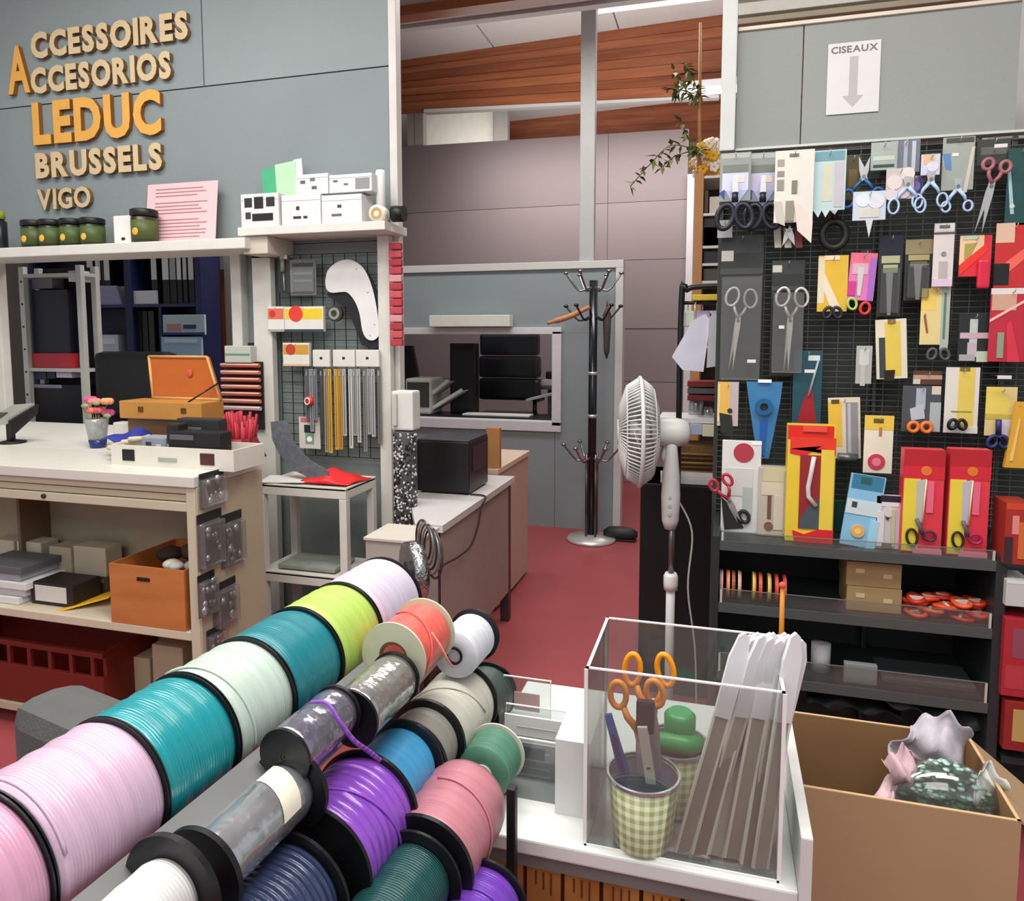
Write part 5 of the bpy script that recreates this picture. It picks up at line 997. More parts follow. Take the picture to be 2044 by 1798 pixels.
t, M, w, h = rack((1632, 510, 1692, 622), 'yellow card with white left edge and black scissor loops', 'DDB53A', [('r', .0, .03, .22, .85, 'DCD2B4'), ('p', [(.2, .3), (.85, 1.0), (.5, 1.0), (.2, .6)], mat('E4D8C0', .5), 'pale_flap'), ('r', .2, .0, .7, .08, 'E8DCBC')], dy=.06)
for s in (-1, 1): MB(M).ring((s * w * .16 + w * .0, -.02, -h * 1.02), .011, .017, .005, s * .4).build('handle', mat('23242E', .4), t)
t, M, w, h = rack((1697, 505, 1750, 600), 'pink and violet card with green and red scissor loops', 'D87AB4', [('r', .0, .0, 1, .22, 'E0708A'), ('r', .75, .1, 1, 1, 'A86AC0'), ('r', .1, .22, .7, .45, 'D8A8B8'), ('p', [(.3, .3), (.55, .3), (.5, .9), (.38, .9)], mat('C8CCC8', .3), 'blade_picture'), ('r', .0, .6, .3, .9, 'C83A8A')], dy=.06, tilt=.06)
MB(M).ring((-w * .3, -.02, -h * 1.08), .012, .017, .004, .3).build('handle', mat('A8D060', .4), t); MB(M).ring((w * .2, -.02, -h * 1.16), .013, .017, .0045, -.1).build('handle', mat('E03A30', .4), t)
for i, (bx, hc, lb) in enumerate((((1752, 470, 1800, 632), '1A1E30', 'black-topped pack with slim silver blade, left of the gold-topped pack'), ((1805, 478, 1860, 600), '8E8460', 'gold-topped pack with slim silver blade'))):
    t, M, w, h = rack(bx, lb, '2C2F2C', [('r', .0, .0, 1, .24, hc), ('r', .12, .25, .88, .34, 'B0B28A' if i == 0 else 'A89C6E'), ('r', .2, .36, .8, .46, 'A8B084' if i == 0 else '6A6448'), ('p', [(.32, .42), (.62, .42), (.58, .98), (.44, .98)], mat('B8BAB8', .3, .4), 'blade'), ('b', .1, .4, .9, .96, .01, clear('D8DAD8', .05, .05))], dy=.06)
t, M, w, h = rack((1862, 446, 1903, 572), 'tall narrow white pack with hang tab', 'D6CFCC', [('r', .05, .0, .95, .12, 'E6E6E2'), ('r', .25, .03, .75, .08, '6A6A66'), ('r', .0, .14, 1, .17, '5A5A58'), ('d', .5, .48, .12, '8A8E88'), ('r', .3, .6, .7, .95, 'B4ACA8'), ('r', .05, .88, .95, 1, 'D8C4D8')], dy=.08)
t, M, w, h = rack((1914, 470, 1978, 552), 'red and cream card with diagonal stripe in second row', 'D8303C', [('p', [(0, 0), (.75, 0), (.75, .25), (0, .75)], mat('E8C8A0', .5), 'cream_corner'), ('p', [(.15, .2), (.55, .18), (.3, .6), (.15, .6)], mat('A89A50', .5), 'olive_patch'), ('p', [(0, .72), (.85, .18), (.85, .4), (0, .98)], mat('E8382C', .45), 'red_stripe'), ('r', .1, .0, .5, .1, 'BCD0B0')], dy=.07)
MB(M).box((w * .05, -.02, -h * 1.3), (w * .45, -.004, -h * .6), .008).build('red_body', mat('D42844', .35), t)
t, M, w, h = rack((1985, 445, 2060, 575), 'red pack with pale top cut by the right picture edge, second row', 'C22E30', [('r', .0, .0, .5, .3, 'D8B8A0'), ('p', [(.3, .6), (1, .3), (1, .45), (.3, .8)], mat('E86A5A', .4), 'light_stripe'), ('r', .0, .62, .4, .95, '1A1C1C')], dy=.07)
# third row
YW = 'E0CB6A'
t, M, w, h = rack((1744, 637, 1806, 756), 'yellow and white card, tilted, in the middle of the grid', 'DCD6C0', [('r', .3, .04, .8, .95, 'DCC452'), ('r', .1, .3, .3, .98, '3C4044'), ('r', .4, .0, .65, .08, '8A6A3A'), ('p', [(.25, .85), (.6, .85), (.55, 1.03), (.25, 1.03)], mat('23180E', .5), 'dark_handle')], dy=.06, tilt=-.06)
t, M, w, h = rack((1837, 573, 1895, 688), 'yellow and grey striped card above the dark loops, right half', 'DCCB8C', [('r', .0, .02, .5, .4, 'E4C860'), ('r', .7, .0, .98, 1.1, 'A8B4B0'), ('r', .78, .1, .86, .9, '5E7A68'), ('p', [(.1, .5), (.16, .45), (.28, .78), (.22, .8)], mat('8A5A34', .5), 'brown_line')], dy=.06)
for s in (-1, 1): MB(M).ring((s * w * .22 + w * .12, -.02, -h * 1.16), .011, .016, .0045, s * .3).build('handle', mat('4E5250', .4), t)
rack((1708, 690, 1740, 766), 'small pale crumpled pack left of the yellow tilted card', 'A9ADA6', [('r', .2, .1, .8, .5, 'C6CAC4'), ('r', .3, .5, .6, 1.05, 'B8BAB4')], dy=.07)
t, M, w, h = rack((1912, 625, 1975, 722), 'white, green and pink cross-shaped punch tool', '23272A', [('r', .35, .12, .6, .9, 'B8C4BE'), ('r', .05, .4, .95, .52, 'C8A8B4'), ('r', .3, .6, .55, .98, 'C0AEB8'), ('r', .6, .78, .95, 1.0, 'B8CCB0'), ('r', .05, .85, .5, .98, 'A6A2A6')], dy=.06)
t, M, w, h = rack((1974, 575, 2060, 722), 'big red card with white diagonal line at right edge, third row', 'B8283C', [('r', .0, .0, .8, .08, 'D8D6D2'), ('r', .03, .08, .6, .3, 'C8A088'), ('p', [(.0, .42), (.9, .12), (.9, .16), (.0, .46)], mat('E8B8B0', .4), 'white_line'), ('p', [(.4, .5), (.5, .45), (.75, 1), (.45, 1)], mat('D0364A', .4), 'bright_fold'), ('r', .2, .6, .35, .95, '8A9A82')], dy=.08)
# teal sleeve, blue pack, yellow packs ...
t, M, w, h = rack((1582, 700, 1640, 850), 'dark teal sleeve with red-handled snips and silver tip', '1E4C58', [('p', [(.35, .7), (.65, .4), (.75, .7), (.85, .95), (.2, .95)], mat('A01E28', .4), 'red_handle'), ('t', [(.55, .6), (.85, .12)], .04, 'A8B0B4', 'silver_tip'), ('r', .5, .06, .9, .13, 'D0DAD8')], dy=.05)
t, M, w, h = rack((1432, 762, 1474, 850), 'yellow and mauve card low at the left end of the grid', 'B8AAB0', [('r', .05, .0, .6, .75, 'D8AE52'), ('r', .0, .05, .12, .9, 'DCC890'), ('d', .6, .65, .12, '2A2E22', 'dark_part'), ('p', [(.1, .7), (.7, .75), (.8, 1.2), (.2, 1.15)], mat('23281E', .5), 'dark_handle')], dy=.1)
x0, x1, z0, z1 = R4((1488, 762, 1560, 915), RBK - .09)
t = thing('tapered_pack', 'tall blue tapering pack with round blue knob on the grid', 'packet', ((x0 + x1) / 2, RBK - .09, z0)); cx_ = (x0 + x1) / 2; w = x1 - x0; h = z1 - z0
MB().prism([(x0, z1), (x1, z1), (x1 - w * .05, z1 - h * .25), (cx_ + w * .18, z0), (cx_ - w * .14, z0), (x0 + w * .08, z1 - h * .25)], RBK - .09, RBK - .084).build('card', mat('3C78A8', .4), t)
MB().prism([(cx_ - w * .1, z1 - h * .5), (cx_ + w * .12, z1 - h * .5), (cx_ + w * .04, z0 + .01), (cx_ - w * .05, z0 + .01)], RBK - .094, RBK - .09).build('blue_stripe', mat('2456A8', .4), t)
MB().annulus(.012, .026, -.018, 0, (cx_, RBK - .09, z1 - h * .32), 'y', 24).build('knob_ring', mat('1E5C8C', .3), t); MB().lathe([(.0118, -.01), (.0118, 0)], (cx_, RBK - .09, z1 - h * .32), 'y', 16).build('knob_center', DARK, t)
MB().box((cx_ - .02, RBK - .1, z1 - .002), (cx_ + .02, RBK - .098, z1 + .008)).build('price_tag', mat('EEF2F4', .5), t); MB().tube([(cx_, RBK, z1 + .004), (cx_, RBK - .098, z1 + .004)], .0014, 6).build('hook', STEEL, t)
t, M, w, h = rack((1650, 793, 1714, 915), 'yellow card with grey cylinder blister right of the red-handled snips', 'D8CDB4', [('r', .0, .06, .42, .8, 'E2B83A'), ('r', .1, .03, .35, .1, '5A4A2A'), ('r', .55, .08, .92, .98, '8E8C92'), ('r', .6, .1, .7, .9, 'B8B8BC')], dy=.07, tilt=-.05)
MB(M).tube([(-w * .25, -.02, -h * .96), (w * .35, -.02, -h * .98)], .014, 8).build('grey_cylinder', mat('6E7270', .3, .5), t)
t, M, w, h = rack((1724, 829, 1782, 944), 'cream card with yellow top and pink rosette, front of the grid', 'E4DCC8', [('r', .0, .0, 1, .25, 'E2C24A'), ('r', .3, .05, .65, .13, '6A5220'), ('r', .5, .2, .6, .35, 'B07A50'), ('d', .45, .8, .3, 'C43A58', 'pink_disc'), ('d', .45, .8, .16, 'E07A8C', 'pale_disc')], dy=.14)
t, M, w, h = rack((1800, 770, 1877, 862), 'clear pack with small orange-handled scissors', '4A4E52', [('r', .35, .05, .6, .5, 'A8B0BC'), ('r', .75, .0, .98, .18, 'D0C8B8'), ('r', .72, .35, 1, .98, 'A8B2B2'), ('p', [(.2, .5), (.55, .4), (.6, .7), (.25, .75)], mat('B8BCC8', .4), 'pale_part')], dy=.07)
for s in (-1, 1): MB(M).ring((s * w * .17 - w * .05, -.02, -h * .88), .013, .014, .006, s * .3).build('handle', mat('E8782E', .4), t)
rack((1822, 740, 1880, 768), 'tan header strip above the orange-handled scissors', '5A3A2A', [('r', .0, .3, 1, .6, 'B49880'), ('r', .0, .6, .25, .95, 'CFC8C0')], dy=.05)
t, M, w, h = rack((1885, 733, 1953, 864), 'tall cream and yellow card with black scissor loops', 'D9D5CC', [('r', .38, .0, .86, .9, 'DCC65C'), ('r', .4, .0, .7, .06, '7A6A20'), ('r', .2, .66, .8, .68, '9A9450'), ('r', .5, .9, 1, 1, 'DAD8D0')], dy=.07)
for s in (-1, 1): MB(M).ring((s * w * .14 - w * .14, -.02, -h * .86), .01, .014, .005, s * .3).build('handle', mat('14161A', .4), t)
t, M, w, h = rack((1966, 772, 2028, 870), 'yellow and white card with dark blue scissors, near right edge', 'D8C486', [('p', [(0, 0), (.5, 0), (.8, .35), (.7, .6), (0, .6)], mat('E0CC60', .5), 'yellow_fold'), ('r', .0, .55, 1, .66, 'BCB050'), ('r', .5, .66, .95, 1, 'CCC8D8')], dy=.07)
for s in (-1, 1): MB(M).ring((s * w * .17 - w * .1, -.02, -h * 1.1), .012, .018, .0055, s * .5).build('handle', mat('262E62', .4), t)
MB(M).tube([(-w * .1, -.02, -h * .95), (-w * .12, -.02, -h * .65)], .008, 8).build('shank', mat('262E62', .4), t)
c_ = PY(2028, 850, RBK - .1); x0, x1, z0, z1 = R4((2008, 802, 2056, 934), RBK - .1)
t = thing('yellow_pack', 'golden yellow wedge-shaped pack at the right picture edge', 'packet', (c_.x, c_.y, z0)); MB().prism([(x0, z0), (x1, z0), (x1 - .005, z1), (x0 + .022, z1)], RBK - .1, RBK - .085).build('card', mat('D9A436', .4), t); MB().prism([(x0 + .012, z0 + .02), (x0 + .02, z0 + .02), (x0 + .034, z1 - .05), (x0 + .03, z1 - .05)], RBK - .103, RBK - .1).build('light_edge', mat('E8C878', .4), t)
MB().tube([((x0 + x1) / 2, RBK, z1 - .01), ((x0 + x1) / 2, RBK - .105, z1 - .01)], .0014, 6).build('hook', STEEL, t)
# small white price tags on bare hooks
for i, (x, y, w_) in enumerate(((1500, 720, 16), (1616, 740, 18), (2005, 752, 22), (1998, 290, 20), (1560, 652, 10), (1650, 880, 14))):
    p = PY(x, y, RBK - .12); t = thing('price_hook', ['bare hook with white tag between the two shears', 'bare hook with white tag over the teal sleeve', 'bare hook with pale tag near the right edge', 'bare hook with tag in the top right corner', 'bare hook beside the second shears', 'bare hook above the red and yellow box'][i], 'hook', (p.x, RBK, p.z))
    MB().tube([(p.x, RBK, p.z), (p.x, RBK - .118, p.z)], .0014, 6).build('rod', STEEL, t); MB().box((p.x - w_ * .0008, RBK - .121, p.z - .006), (p.x + w_ * .0008, RBK - .119, p.z + .004)).build('tag_plate', mat('D8D8D4', .5), t)
# --------------------------------------------- standing on the top shelf
def stand(bx, label, col, extra=(), D=.03, dy=.1, z=None, tilt=0, name='standing_pack', cat='packet', lean=0):
    Y = RF + dy; zz = SA if z is None else z; x0, x1, z0, z1 = R4(bx, Y); h = z1 - zz; w = x1 - x0
    M = Matrix.Translation(((x0 + x1) / 2, Y, zz + .001)) @ Matrix.Rotation(tilt, 4, 'Y') @ Matrix.Rotation(lean, 4, 'X')
    t = thing(name, label, cat, M); MB(M).box((-w / 2, 0, 0), (w / 2, D, h), .002).build('box_body', col if not isinstance(col, str) else mat(col, .4), t)
    for i, e in enumerate(extra):
        d = -.0007 * (i + 1); X = lambda u: (u - .5) * w; Z = lambda v: (1 - v) * h
        if e[0] == 'r': MB(M).box((X(e[1]), d, Z(e[4])), (X(e[3]), .0005, Z(e[2]))).build(e[6] if len(e) > 6 else 'print_panel', mat(e[5], .4), t)
        elif e[0] == 'p': MB(M).prism([(X(u), Z(v)) for u, v in e[1]], d, .0005).build(e[3] if len(e) > 3 else 'print_panel', e[2] if not isinstance(e[2], str) else mat(e[2], .4), t)
        elif e[0] == 'd': MB(M).lathe([(e[3] * w, d - .001), (e[3] * w, .0005)], (X(e[1]), 0, Z(e[2])), 'y', 20).build(e[5] if len(e) > 5 else 'round_print', mat(e[4], .4), t)
        elif e[0] == 'o': MB(M).ring((X(e[1]), d - .003, Z(e[2])), e[3] * w, e[4] * w, e[5] * w, e[6]).build('handle', mat(e[7], .4), t)
        elif e[0] == 't': MB(M).tube([(X(u), d - .003, Z(v)) for u, v in e[1]], e[2] * w, 8).build(e[4], mat(e[3], .35), t)
    return t, M, w, h
stand((1440, 880, 1518, 1062), 'white card with dark red disc, left end of the display shelf', 'D6D6D2', [('d', .55, .13, .26, 'A83A48', 'red_disc'), ('r', .75, .0, 1, .04, 'F0F0F0'), ('r', .1, .3, .8, .6, 'C8C8C4'), ('r', .55, .5, .8, .8, 'A9B2AC'), ('p', [(.0, .62), (.35, .75), (.6, .95), (.1, .98)], '2E2E2C', 'dark_base'), ('o', .6, .82, .12, .16, .05, .4, '23262A')], D=.012, dy=.12)
hs = PY(1456, 1000, RF + .07); M_ = Matrix.Translation(hs) @ Matrix.Rotation(PI - .45, 4, 'Y')
t = thing('scissors', 'small red-handled scissors leaning at the left end of the display shelf', 'scissors', M_); scissors(M_, t, .07, mat('A8283A', .4), .06, mat('C4C6C8', .25, .8), (.012, .018), .005)
stand((1513, 934, 1576, 1080), 'cream and clear jar-shaped pack on the display shelf', 'B8AEA0', [('r', .15, .0, .85, .2, 'C4BE9C'), ('r', .1, .22, .9, .4, 'CBC4B0'), ('r', .3, .4, .42, .75, '6E5040'), ('r', .5, .4, .8, .9, 'C8BEB0'), ('d', .35, .85, .14, '7A5A44', 'brown_spot'), ('r', .8, .05, .97, .95, 'A8A0A4')], D=.05, dy=.1)
stand((1570, 850, 1666, 1086), 'tall red and yellow box with curved white blade, on the display shelf', 'E0C23A', [('r', .0, .0, .95, .12, 'D8281E'), ('r', .05, .1, 1, .22, 'E03A28'), ('p', [(.05, .2), (1, .2), (1, .24), (.7, .17), (.35, .26), (.05, .24)], 'D02838', 'red_wave'), ('r', .27, .25, .7, .88, '8E2A2C', 'window_panel'), ('p', [(.42, .72), (.7, .6), (.7, .88), (.3, .88), (.3, .8)], '4A5258', 'grey_shape'), ('t', [(.55, .26), (.5, .4), (.45, .52), (.46, .6), (.62, .68)], .05, 'D0C8CA', 'white_blade'), ('r', .7, .2, .97, .88, 'E2C648'), ('p', [(.15, .9), (.4, .93), (.7, .88), (1, .88), (1, 1), (.2, 1)], 'D42A30', 'red_base'), ('r', .3, .0, .8, .05, 'E84A3A')], D=.06, dy=.06, name='shears_box', cat='box')
stand((1678, 948, 1748, 1096), 'light blue card with orange flower leaning on the display shelf', '86BCDA', [('r', .05, .0, .95, .2, '3A7A9A'), ('r', .3, .03, .6, .12, '2A5E5A'), ('r', .0, .35, 1, .55, 'C8D8DA'), ('r', .15, .38, .3, .46, '3A4450'), ('d', .45, .78, .2, 'E0A860', 'orange_flower'), ('d', .45, .78, .09, 'EACB70', 'flower_center'), ('r', .75, .6, 1, 1, '9CCFE4')], D=.012, dy=.05, tilt=.12)
stand((1747, 990, 1804, 1100), 'small white figure-shaped pack with black top on the display shelf', 'C6BCC4', [('r', .15, .0, .85, .12, '26222C'), ('r', .2, .12, .8, .2, 'D8D8D6'), ('d', .45, .3, .2, 'D4CCCC', 'head'), ('d', .42, .42, .06, '3A3A44', 'dark_dot'), ('r', .05, .3, .3, .95, 'D6D2D4'), ('r', .55, .25, .68, .95, 'B8BA90'), ('r', .25, .88, .6, .97, '6A7060')], D=.02, dy=.05)
for i, (xa, lb) in enumerate(((1801, 'red and yellow shears box, left of the pair at the shelf right end'), (1893, 'red and yellow shears box, right of the pair at the shelf right end'))):
    stand((xa, 898, xa + 82, 1110), lb, 'D83A48', [('r', .0, .0, 1, .25, 'B0222C'), ('r', .0, .16, 1, .28, 'CC2836'), ('d', .55, .2, .13, 'D8742A', 'orange_spot'), ('r', .02, .28, .42, .98, 'E0CC42'), ('p', [(.32, .3), (.55, .28), (.52, .7), (.34, .7)], 'B6B8AE' if i == 0 else 'B4B4C0', 'blade_picture'), ('r', .58, .3, .75, .6, 'E06A84'), ('t', [(.55, .28), (.52, .5), (.5, .7)], .02, 'E6CFA0', 'edge_line'), ('o', .26, .84, .13, .22, .035, .15, '2A2418'), ('o', .68, .82, .15, .13, .035, -.2, '4A2A3A' if i == 0 else 'A02A5A'), ('t', [(.35, .66), (.45, .74), (.5, .8)], .05, '5A5668', 'shank'), ('r', .3, .95, 1, 1, 'E08AA0')], D=.045, dy=.03, name='shears_box', cat='box')
stand((1668, 1000, 1684, 1060), 'dark narrow pack behind the light blue card', '1A4038', D=.02, dy=.2)
# middle shelf: ribbon reels, kraft boxes, orange cords
rz = SB
for i, (xa, r0, cols) in enumerate(((1440, .03, ('A87A70', 'C8A89A')), (1453, .03, ('D86A3A', 'E8A86A')), (1464, .029, ('C84A34', '6E5A30')), (1476, .029, ('D8B090', 'C89080')), (1505, .03, ('E0C860', 'D87A3A')), (1517, .03, ('C84A2E', 'D8643A')), (1535, .03, ('E0BE58', 'C8A040')), (1549, .03, ('C43A28', 'D85A3A')), (1565, .029, ('B8304A', 'C85A30')))):
    p = PY(xa, 1160, RF + .06); x = p.x; t = thing('ribbon_reel', ['dusty pink', 'orange', 'red-brown', 'peach', 'yellow and orange', 'brick red', 'golden', 'vermilion', 'crimson'][i] + ' ribbon reel on the middle shelf, ' + ['first', 'second', 'third', 'fourth', 'fifth', 'sixth', 'seventh', 'eighth', 'last'][i] + ' from the left', 'ribbon', (x, p.y, rz), 'ribbon reels on the middle shelf')
    r0 = .043; MB().lathe([(r0 * .55, -.0045), (r0 * .55, .0045)], (x, RF + .06, rz + r0), 'x', 20).build('reel_core', mat('7A5A3A', .6), t)
    MB().annulus(r0 * .56, r0, -.0048, .0, (x, RF + .06, rz + r0), 'x', 26).build('ribbon_winding', mat(cols[0], .5), t); MB().annulus(r0 * .56, r0 * .98, .0002, .0048, (x, RF + .06, rz + r0), 'x', 26).build('ribbon_winding', mat(cols[1], .5), t)
for i, (y0, y1) in enumerate(((1179, 1228), (1128, 1177))):
    x0, x1, z0, z1 = R4((1689, y0, 1800, y1), RF + .05); h = (z1 - z0); zb = SB + i * (h + .001) + .0005
    t = thing('kraft_box', ['lower kraft cardboard box on the middle shelf', 'upper kraft cardboard box stacked on the middle shelf'][i], 'box', ((x0 + x1) / 2, RF + .05, zb)); MB().box((x0, RF + .05, zb), (x1, RF + .19, zb + h), .003).build('box_body', mat('A68A60', .6, vary=.08, vs=20), t)
    for u, v in ((.25, .55), (.75, .4)): MB().box((x0 + (x1 - x0) * (u - .08), RF + .0485, zb + h * v), (x0 + (x1 - x0) * (u + .08), RF + .051, zb + h * (v + .18))).build('staple_label', mat('D0B88C', .4), t)
x0, x1, z0, z1 = R4((1806, 1180, 1972, 1244), RF + .06)
for k in range(20):
    u = (k % 5) / 4; lv = k // 5; xx = x0 + .028 + (x1 - x0 - .056) * u; zz = SB + .008 + lv * .014
    M_ = Matrix.Translation((xx, RF + .06 + .02 * (k % 3), zz)) @ Matrix.Rotation(random.uniform(-.1, .1), 4, 'X') @ Matrix.Rotation(random.uniform(0, 3), 4, 'Z')
    t = thing('cord_bundle', ['bright orange', 'red-orange', 'deep orange', 'vermilion'][k % 4] + ' plastic bundle in the heap on the middle shelf, ' + ['bottom layer', 'second layer', 'third layer', 'top layer'][lv] + ', ' + ['left end', 'left of centre', 'centre', 'right of centre', 'right end'][k % 5], 'cord', M_, 'orange bundles heaped on the middle shelf')
    MB(M_).tube([(.03 * math.cos(a), .02 * math.sin(a), .002 * math.sin(2 * a)) for a in [2 * PI * j / 16 for j in range(16)]], .0068, 6, True).build('loop', mat(['E2522A', 'D83E22', 'E8663A', 'C83220'][k % 4], .35), t); MB(M_).box((-.004, -.018, -.007), (.004, .018, .007), .001).build('binding', mat('E8DCD0', .5), t)
# lower shelf
x0, x1, z0, z1 = R4((1620, 1288, 1660, 1336), RF + .08)
t = thing('white_roll', 'white paper roll on the lowest lipped shelf beside the sleeves', 'roll', ((x0 + x1) / 2, RF + .08, SC)); rr = (x1 - x0) / 2 ; MB().lathe([(rr * .3, 0), (rr, .001), (rr, z1 - SC), (rr * .3, z1 - SC - .001)], ((x0 + x1) / 2, RF + .1, SC), n=24).build('roll_body', mat('C8C8CA', .6), t)
x0, x1, z0, z1 = R4((1685, 1326, 1752, 1350), RF + .03); tag(MB().box((x0, RF + .03, SC), (x1, RF + .05, z1), .003).build('grey_label', mat('8A8E90', .5)), 'grey horizontal label strip on the lowest lipped shelf', 'label')
tag(MB().box((PY(1760, 1350, RF + .06).x, RF + .06, SC), (PY(1950, 1380, RF + .06).x, RF + .2, SC + .02), .005).build('film_pack', mat('4A5052', .25)), 'dark grey film pack lying on the lowest lipped shelf', 'packet')
def darkcl(x0, y0, x1, y1, Y, h, c, lb, ph):
    a = PY(x0, y0, Y); b = PY(x1, y1, Y)
    o = cloth(lambda u, v: (a.x + (b.x - a.x) * u, Y - .02 + .2 * v, a.z + (b.z - a.z) * u + h * math.sin(PI * v) * (.6 + .4 * math.sin(5 * u + ph)) + .01 * math.sin(17 * u + 9 * v + ph)), 26, 8, 'dark_garment', mat(c, .5)); tag(o, lb, 'cloth')
darkcl(1610, 1400, 1800, 1425, RF + .1, .05, '1E2022', 'black crumpled bag under the lowest shelf', 0); darkcl(1760, 1395, 1955, 1450, RF + .06, .04, '34393B', 'dark grey crumpled plastic behind the cardboard box', 2)
# --------------------------------------------- second unit at the right edge
vx0 = PY(2018, 1200, RF).x
t = thing('display_unit', 'second black display unit cut off by the right picture edge', 'display', (vx0 + .3, RF + .1, 0))
for z in (PY(2040, 1160, RF).z - .045, PY(2040, 1400, RF).z - .01, .3): MB().box((vx0, RF, z - .02), (vx0 + .6, RBK - .01, z), .002).build('shelf', RK2, t)
MB().box((vx0 + .6, RF, 0), (vx0 + .63, RBK - .01, 1.0)).build('upright', RK2, t)
for bx, c, e, lb in (((2006, 1006, 2060, 1128), 'A03028', [('r', .0, .0, 1, .1, 'C8442E'), ('r', .25, .2, .5, .5, 'D88A80'), ('r', .5, .3, .8, .9, 'C86A3A'), ('r', .0, .55, .3, 1, '3A2A2C')], 'red and orange pack on the second unit, upper'), ((2008, 1160, 2060, 1212), 'C2C2C0', [('r', .0, .0, 1, .12, 'DCDCD8')], 'white bin on the second unit'), ((2002, 1236, 2060, 1392), 'A82A34', [('r', .3, .12, .8, .5, '8A4A58'), ('r', .1, .6, .9, .9, 'B43A44')], 'red pack on the second unit, middle'), ((2004, 1402, 2060, 1500), '8E2A28', [('r', .3, .15, .9, .8, 'B89A5C')], 'red and tan pack on the second unit, lowest')):
    x0, x1, z0, z1 = R4(bx, RF - .02)
    stand(bx, lb, c, e, D=.1, dy=-.02, z=z0)
# ================================================================ FAN, BLACK CABINET, SHELVES BETWEEN
YC_ = 2.9
x0, x1, _, z1 = R4((1276, 968, 1424, 1300), YC_)
t = thing('black_cabinet', 'black cabinet behind the standing fan', 'cabinet', ((x0 + x1) / 2, YC_, 0)); MB().box((x0, YC_, 0), (x1, YC_ + .4, z1), .004).build('body', mat('0F1012', .5), t); MB().box((x0 - .002, YC_ - .002, z1 - .02), (x1 + .002, YC_ + .402, z1), .003).build('top', BLACK, t); MB().box(((x0 + x1) / 2 - .002, YC_ - .003, .05), ((x0 + x1) / 2 + .002, YC_ + .001, z1 - .03)).build('door_gap', mat('050506', .6), t)
cz = z1
# white shelf tray with brown basket
x0, x1, z0, z1 = R4((1318, 950, 1442, 972), YC_ + .02); zz = cz
t = thing('white_tray', 'white tray holding a brown basket on the black cabinet', 'tray', ((x0 + x1) / 2, YC_ + .02, zz)); MB().box((x0, YC_ + .02, zz), (x1, YC_ + .26, zz + .03), .004).build('base', mat('D2D2D0', .4), t); MB().box((x0, YC_ + .02, zz + .03), (x1, YC_ + .026, zz + .05)).build('lip', mat('E0E0DE', .4), t)
x0, x1, z0, z1 = R4((1346, 888, 1428, 946), YC_ + .06)
t = thing('basket', 'brown woven basket behind the fan pole', 'basket', ((x0 + x1) / 2, YC_ + .06, zz + .031)); MB().box((x0, YC_ + .06, zz + .031), (x1, YC_ + .2, z1), .006).build('basket_body', mat('6E5230', .8, vary=.3, vs=50, bump=.8, bs=90), t)
for k in range(5): z = zz + .045 + k * .018; MB().tube([(x0, YC_ + .056, z), (x1, YC_ + .056, z)], .005, 6).build('weave_row', mat(['8A6A3C', '55402A'][k % 2], .8), t)
x0, x1, z0, z1 = R4((1376, 822, 1478, 846), YC_ + .03)
t = thing('wall_shelf', 'white shelf with glassware right of the fan', 'shelf', ((x0 + x1) / 2, YC_ + .03, z0)); MB().box((x0 - .12, YC_ + .03, z0), (x1, YC_ + .24, z0 + .02), .002).build('board', mat('D4D4D2', .4), t)
for x in (x0 - .1, x1 - .02): MB().box((x, YC_ + .2, cz), (x + .015, YC_ + .215, z0)).build('bracket', mat('C8C8C6', .4), t)
sz = z0 + .02
for i, (xa, xb, ya, c, lb) in enumerate(((1374, 1404, 790, 'C9CDCD', 'clear glass with grey rim on the white shelf, left'), (1402, 1424, 812, 'C4C8C6', 'small clear glass on the white shelf, right'))):
    x0, x1, z0, z1 = R4((xa, ya, xb, 835), YC_ + .1); r = (x1 - x0) / 2; t = thing('glass_dome', lb, 'glass', ((x0 + x1) / 2, YC_ + .12, sz)); MB().lathe([(r * .9, 0), (r, .01), (r * .95, (z1 - sz) * .7), (r * .5, z1 - sz)], ((x0 + x1) / 2, YC_ + .12, sz), n=20).build('dome', mat('9EA4A4', .15, .4, vary=.2), t); MB().annulus(r * .9, r * 1.02, 0, .006, ((x0 + x1) / 2, YC_ + .12, sz), 'z', 20).build('rim', mat('C8CCCC', .2), t)
for i, (bx, c, lb) in enumerate((((1376, 846, 1402, 868), 'A9B4D0', 'small blue-white packet under the white shelf'), ((1402, 848, 1434, 872), 'D6D2B8', 'small cream packet under the white shelf'))):
    x0, x1, z0, z1 = R4(bx, YC_ + .01); z1 = min(z1, sz - .021)
    t = thing('small_packet', lb, 'packet', ((x0 + x1) / 2, YC_ + .02, z0)); MB().box((x0, YC_ + .018, z0), (x1, YC_ + .03, z1), .002).build('card', mat(c, .5), t); MB().tube([((x0 + x1) / 2, YC_ + .031, z1 - .003), ((x0 + x1) / 2, YC_ + .04, z1 - .003)], .002, 5).build('clip', STEEL, t)
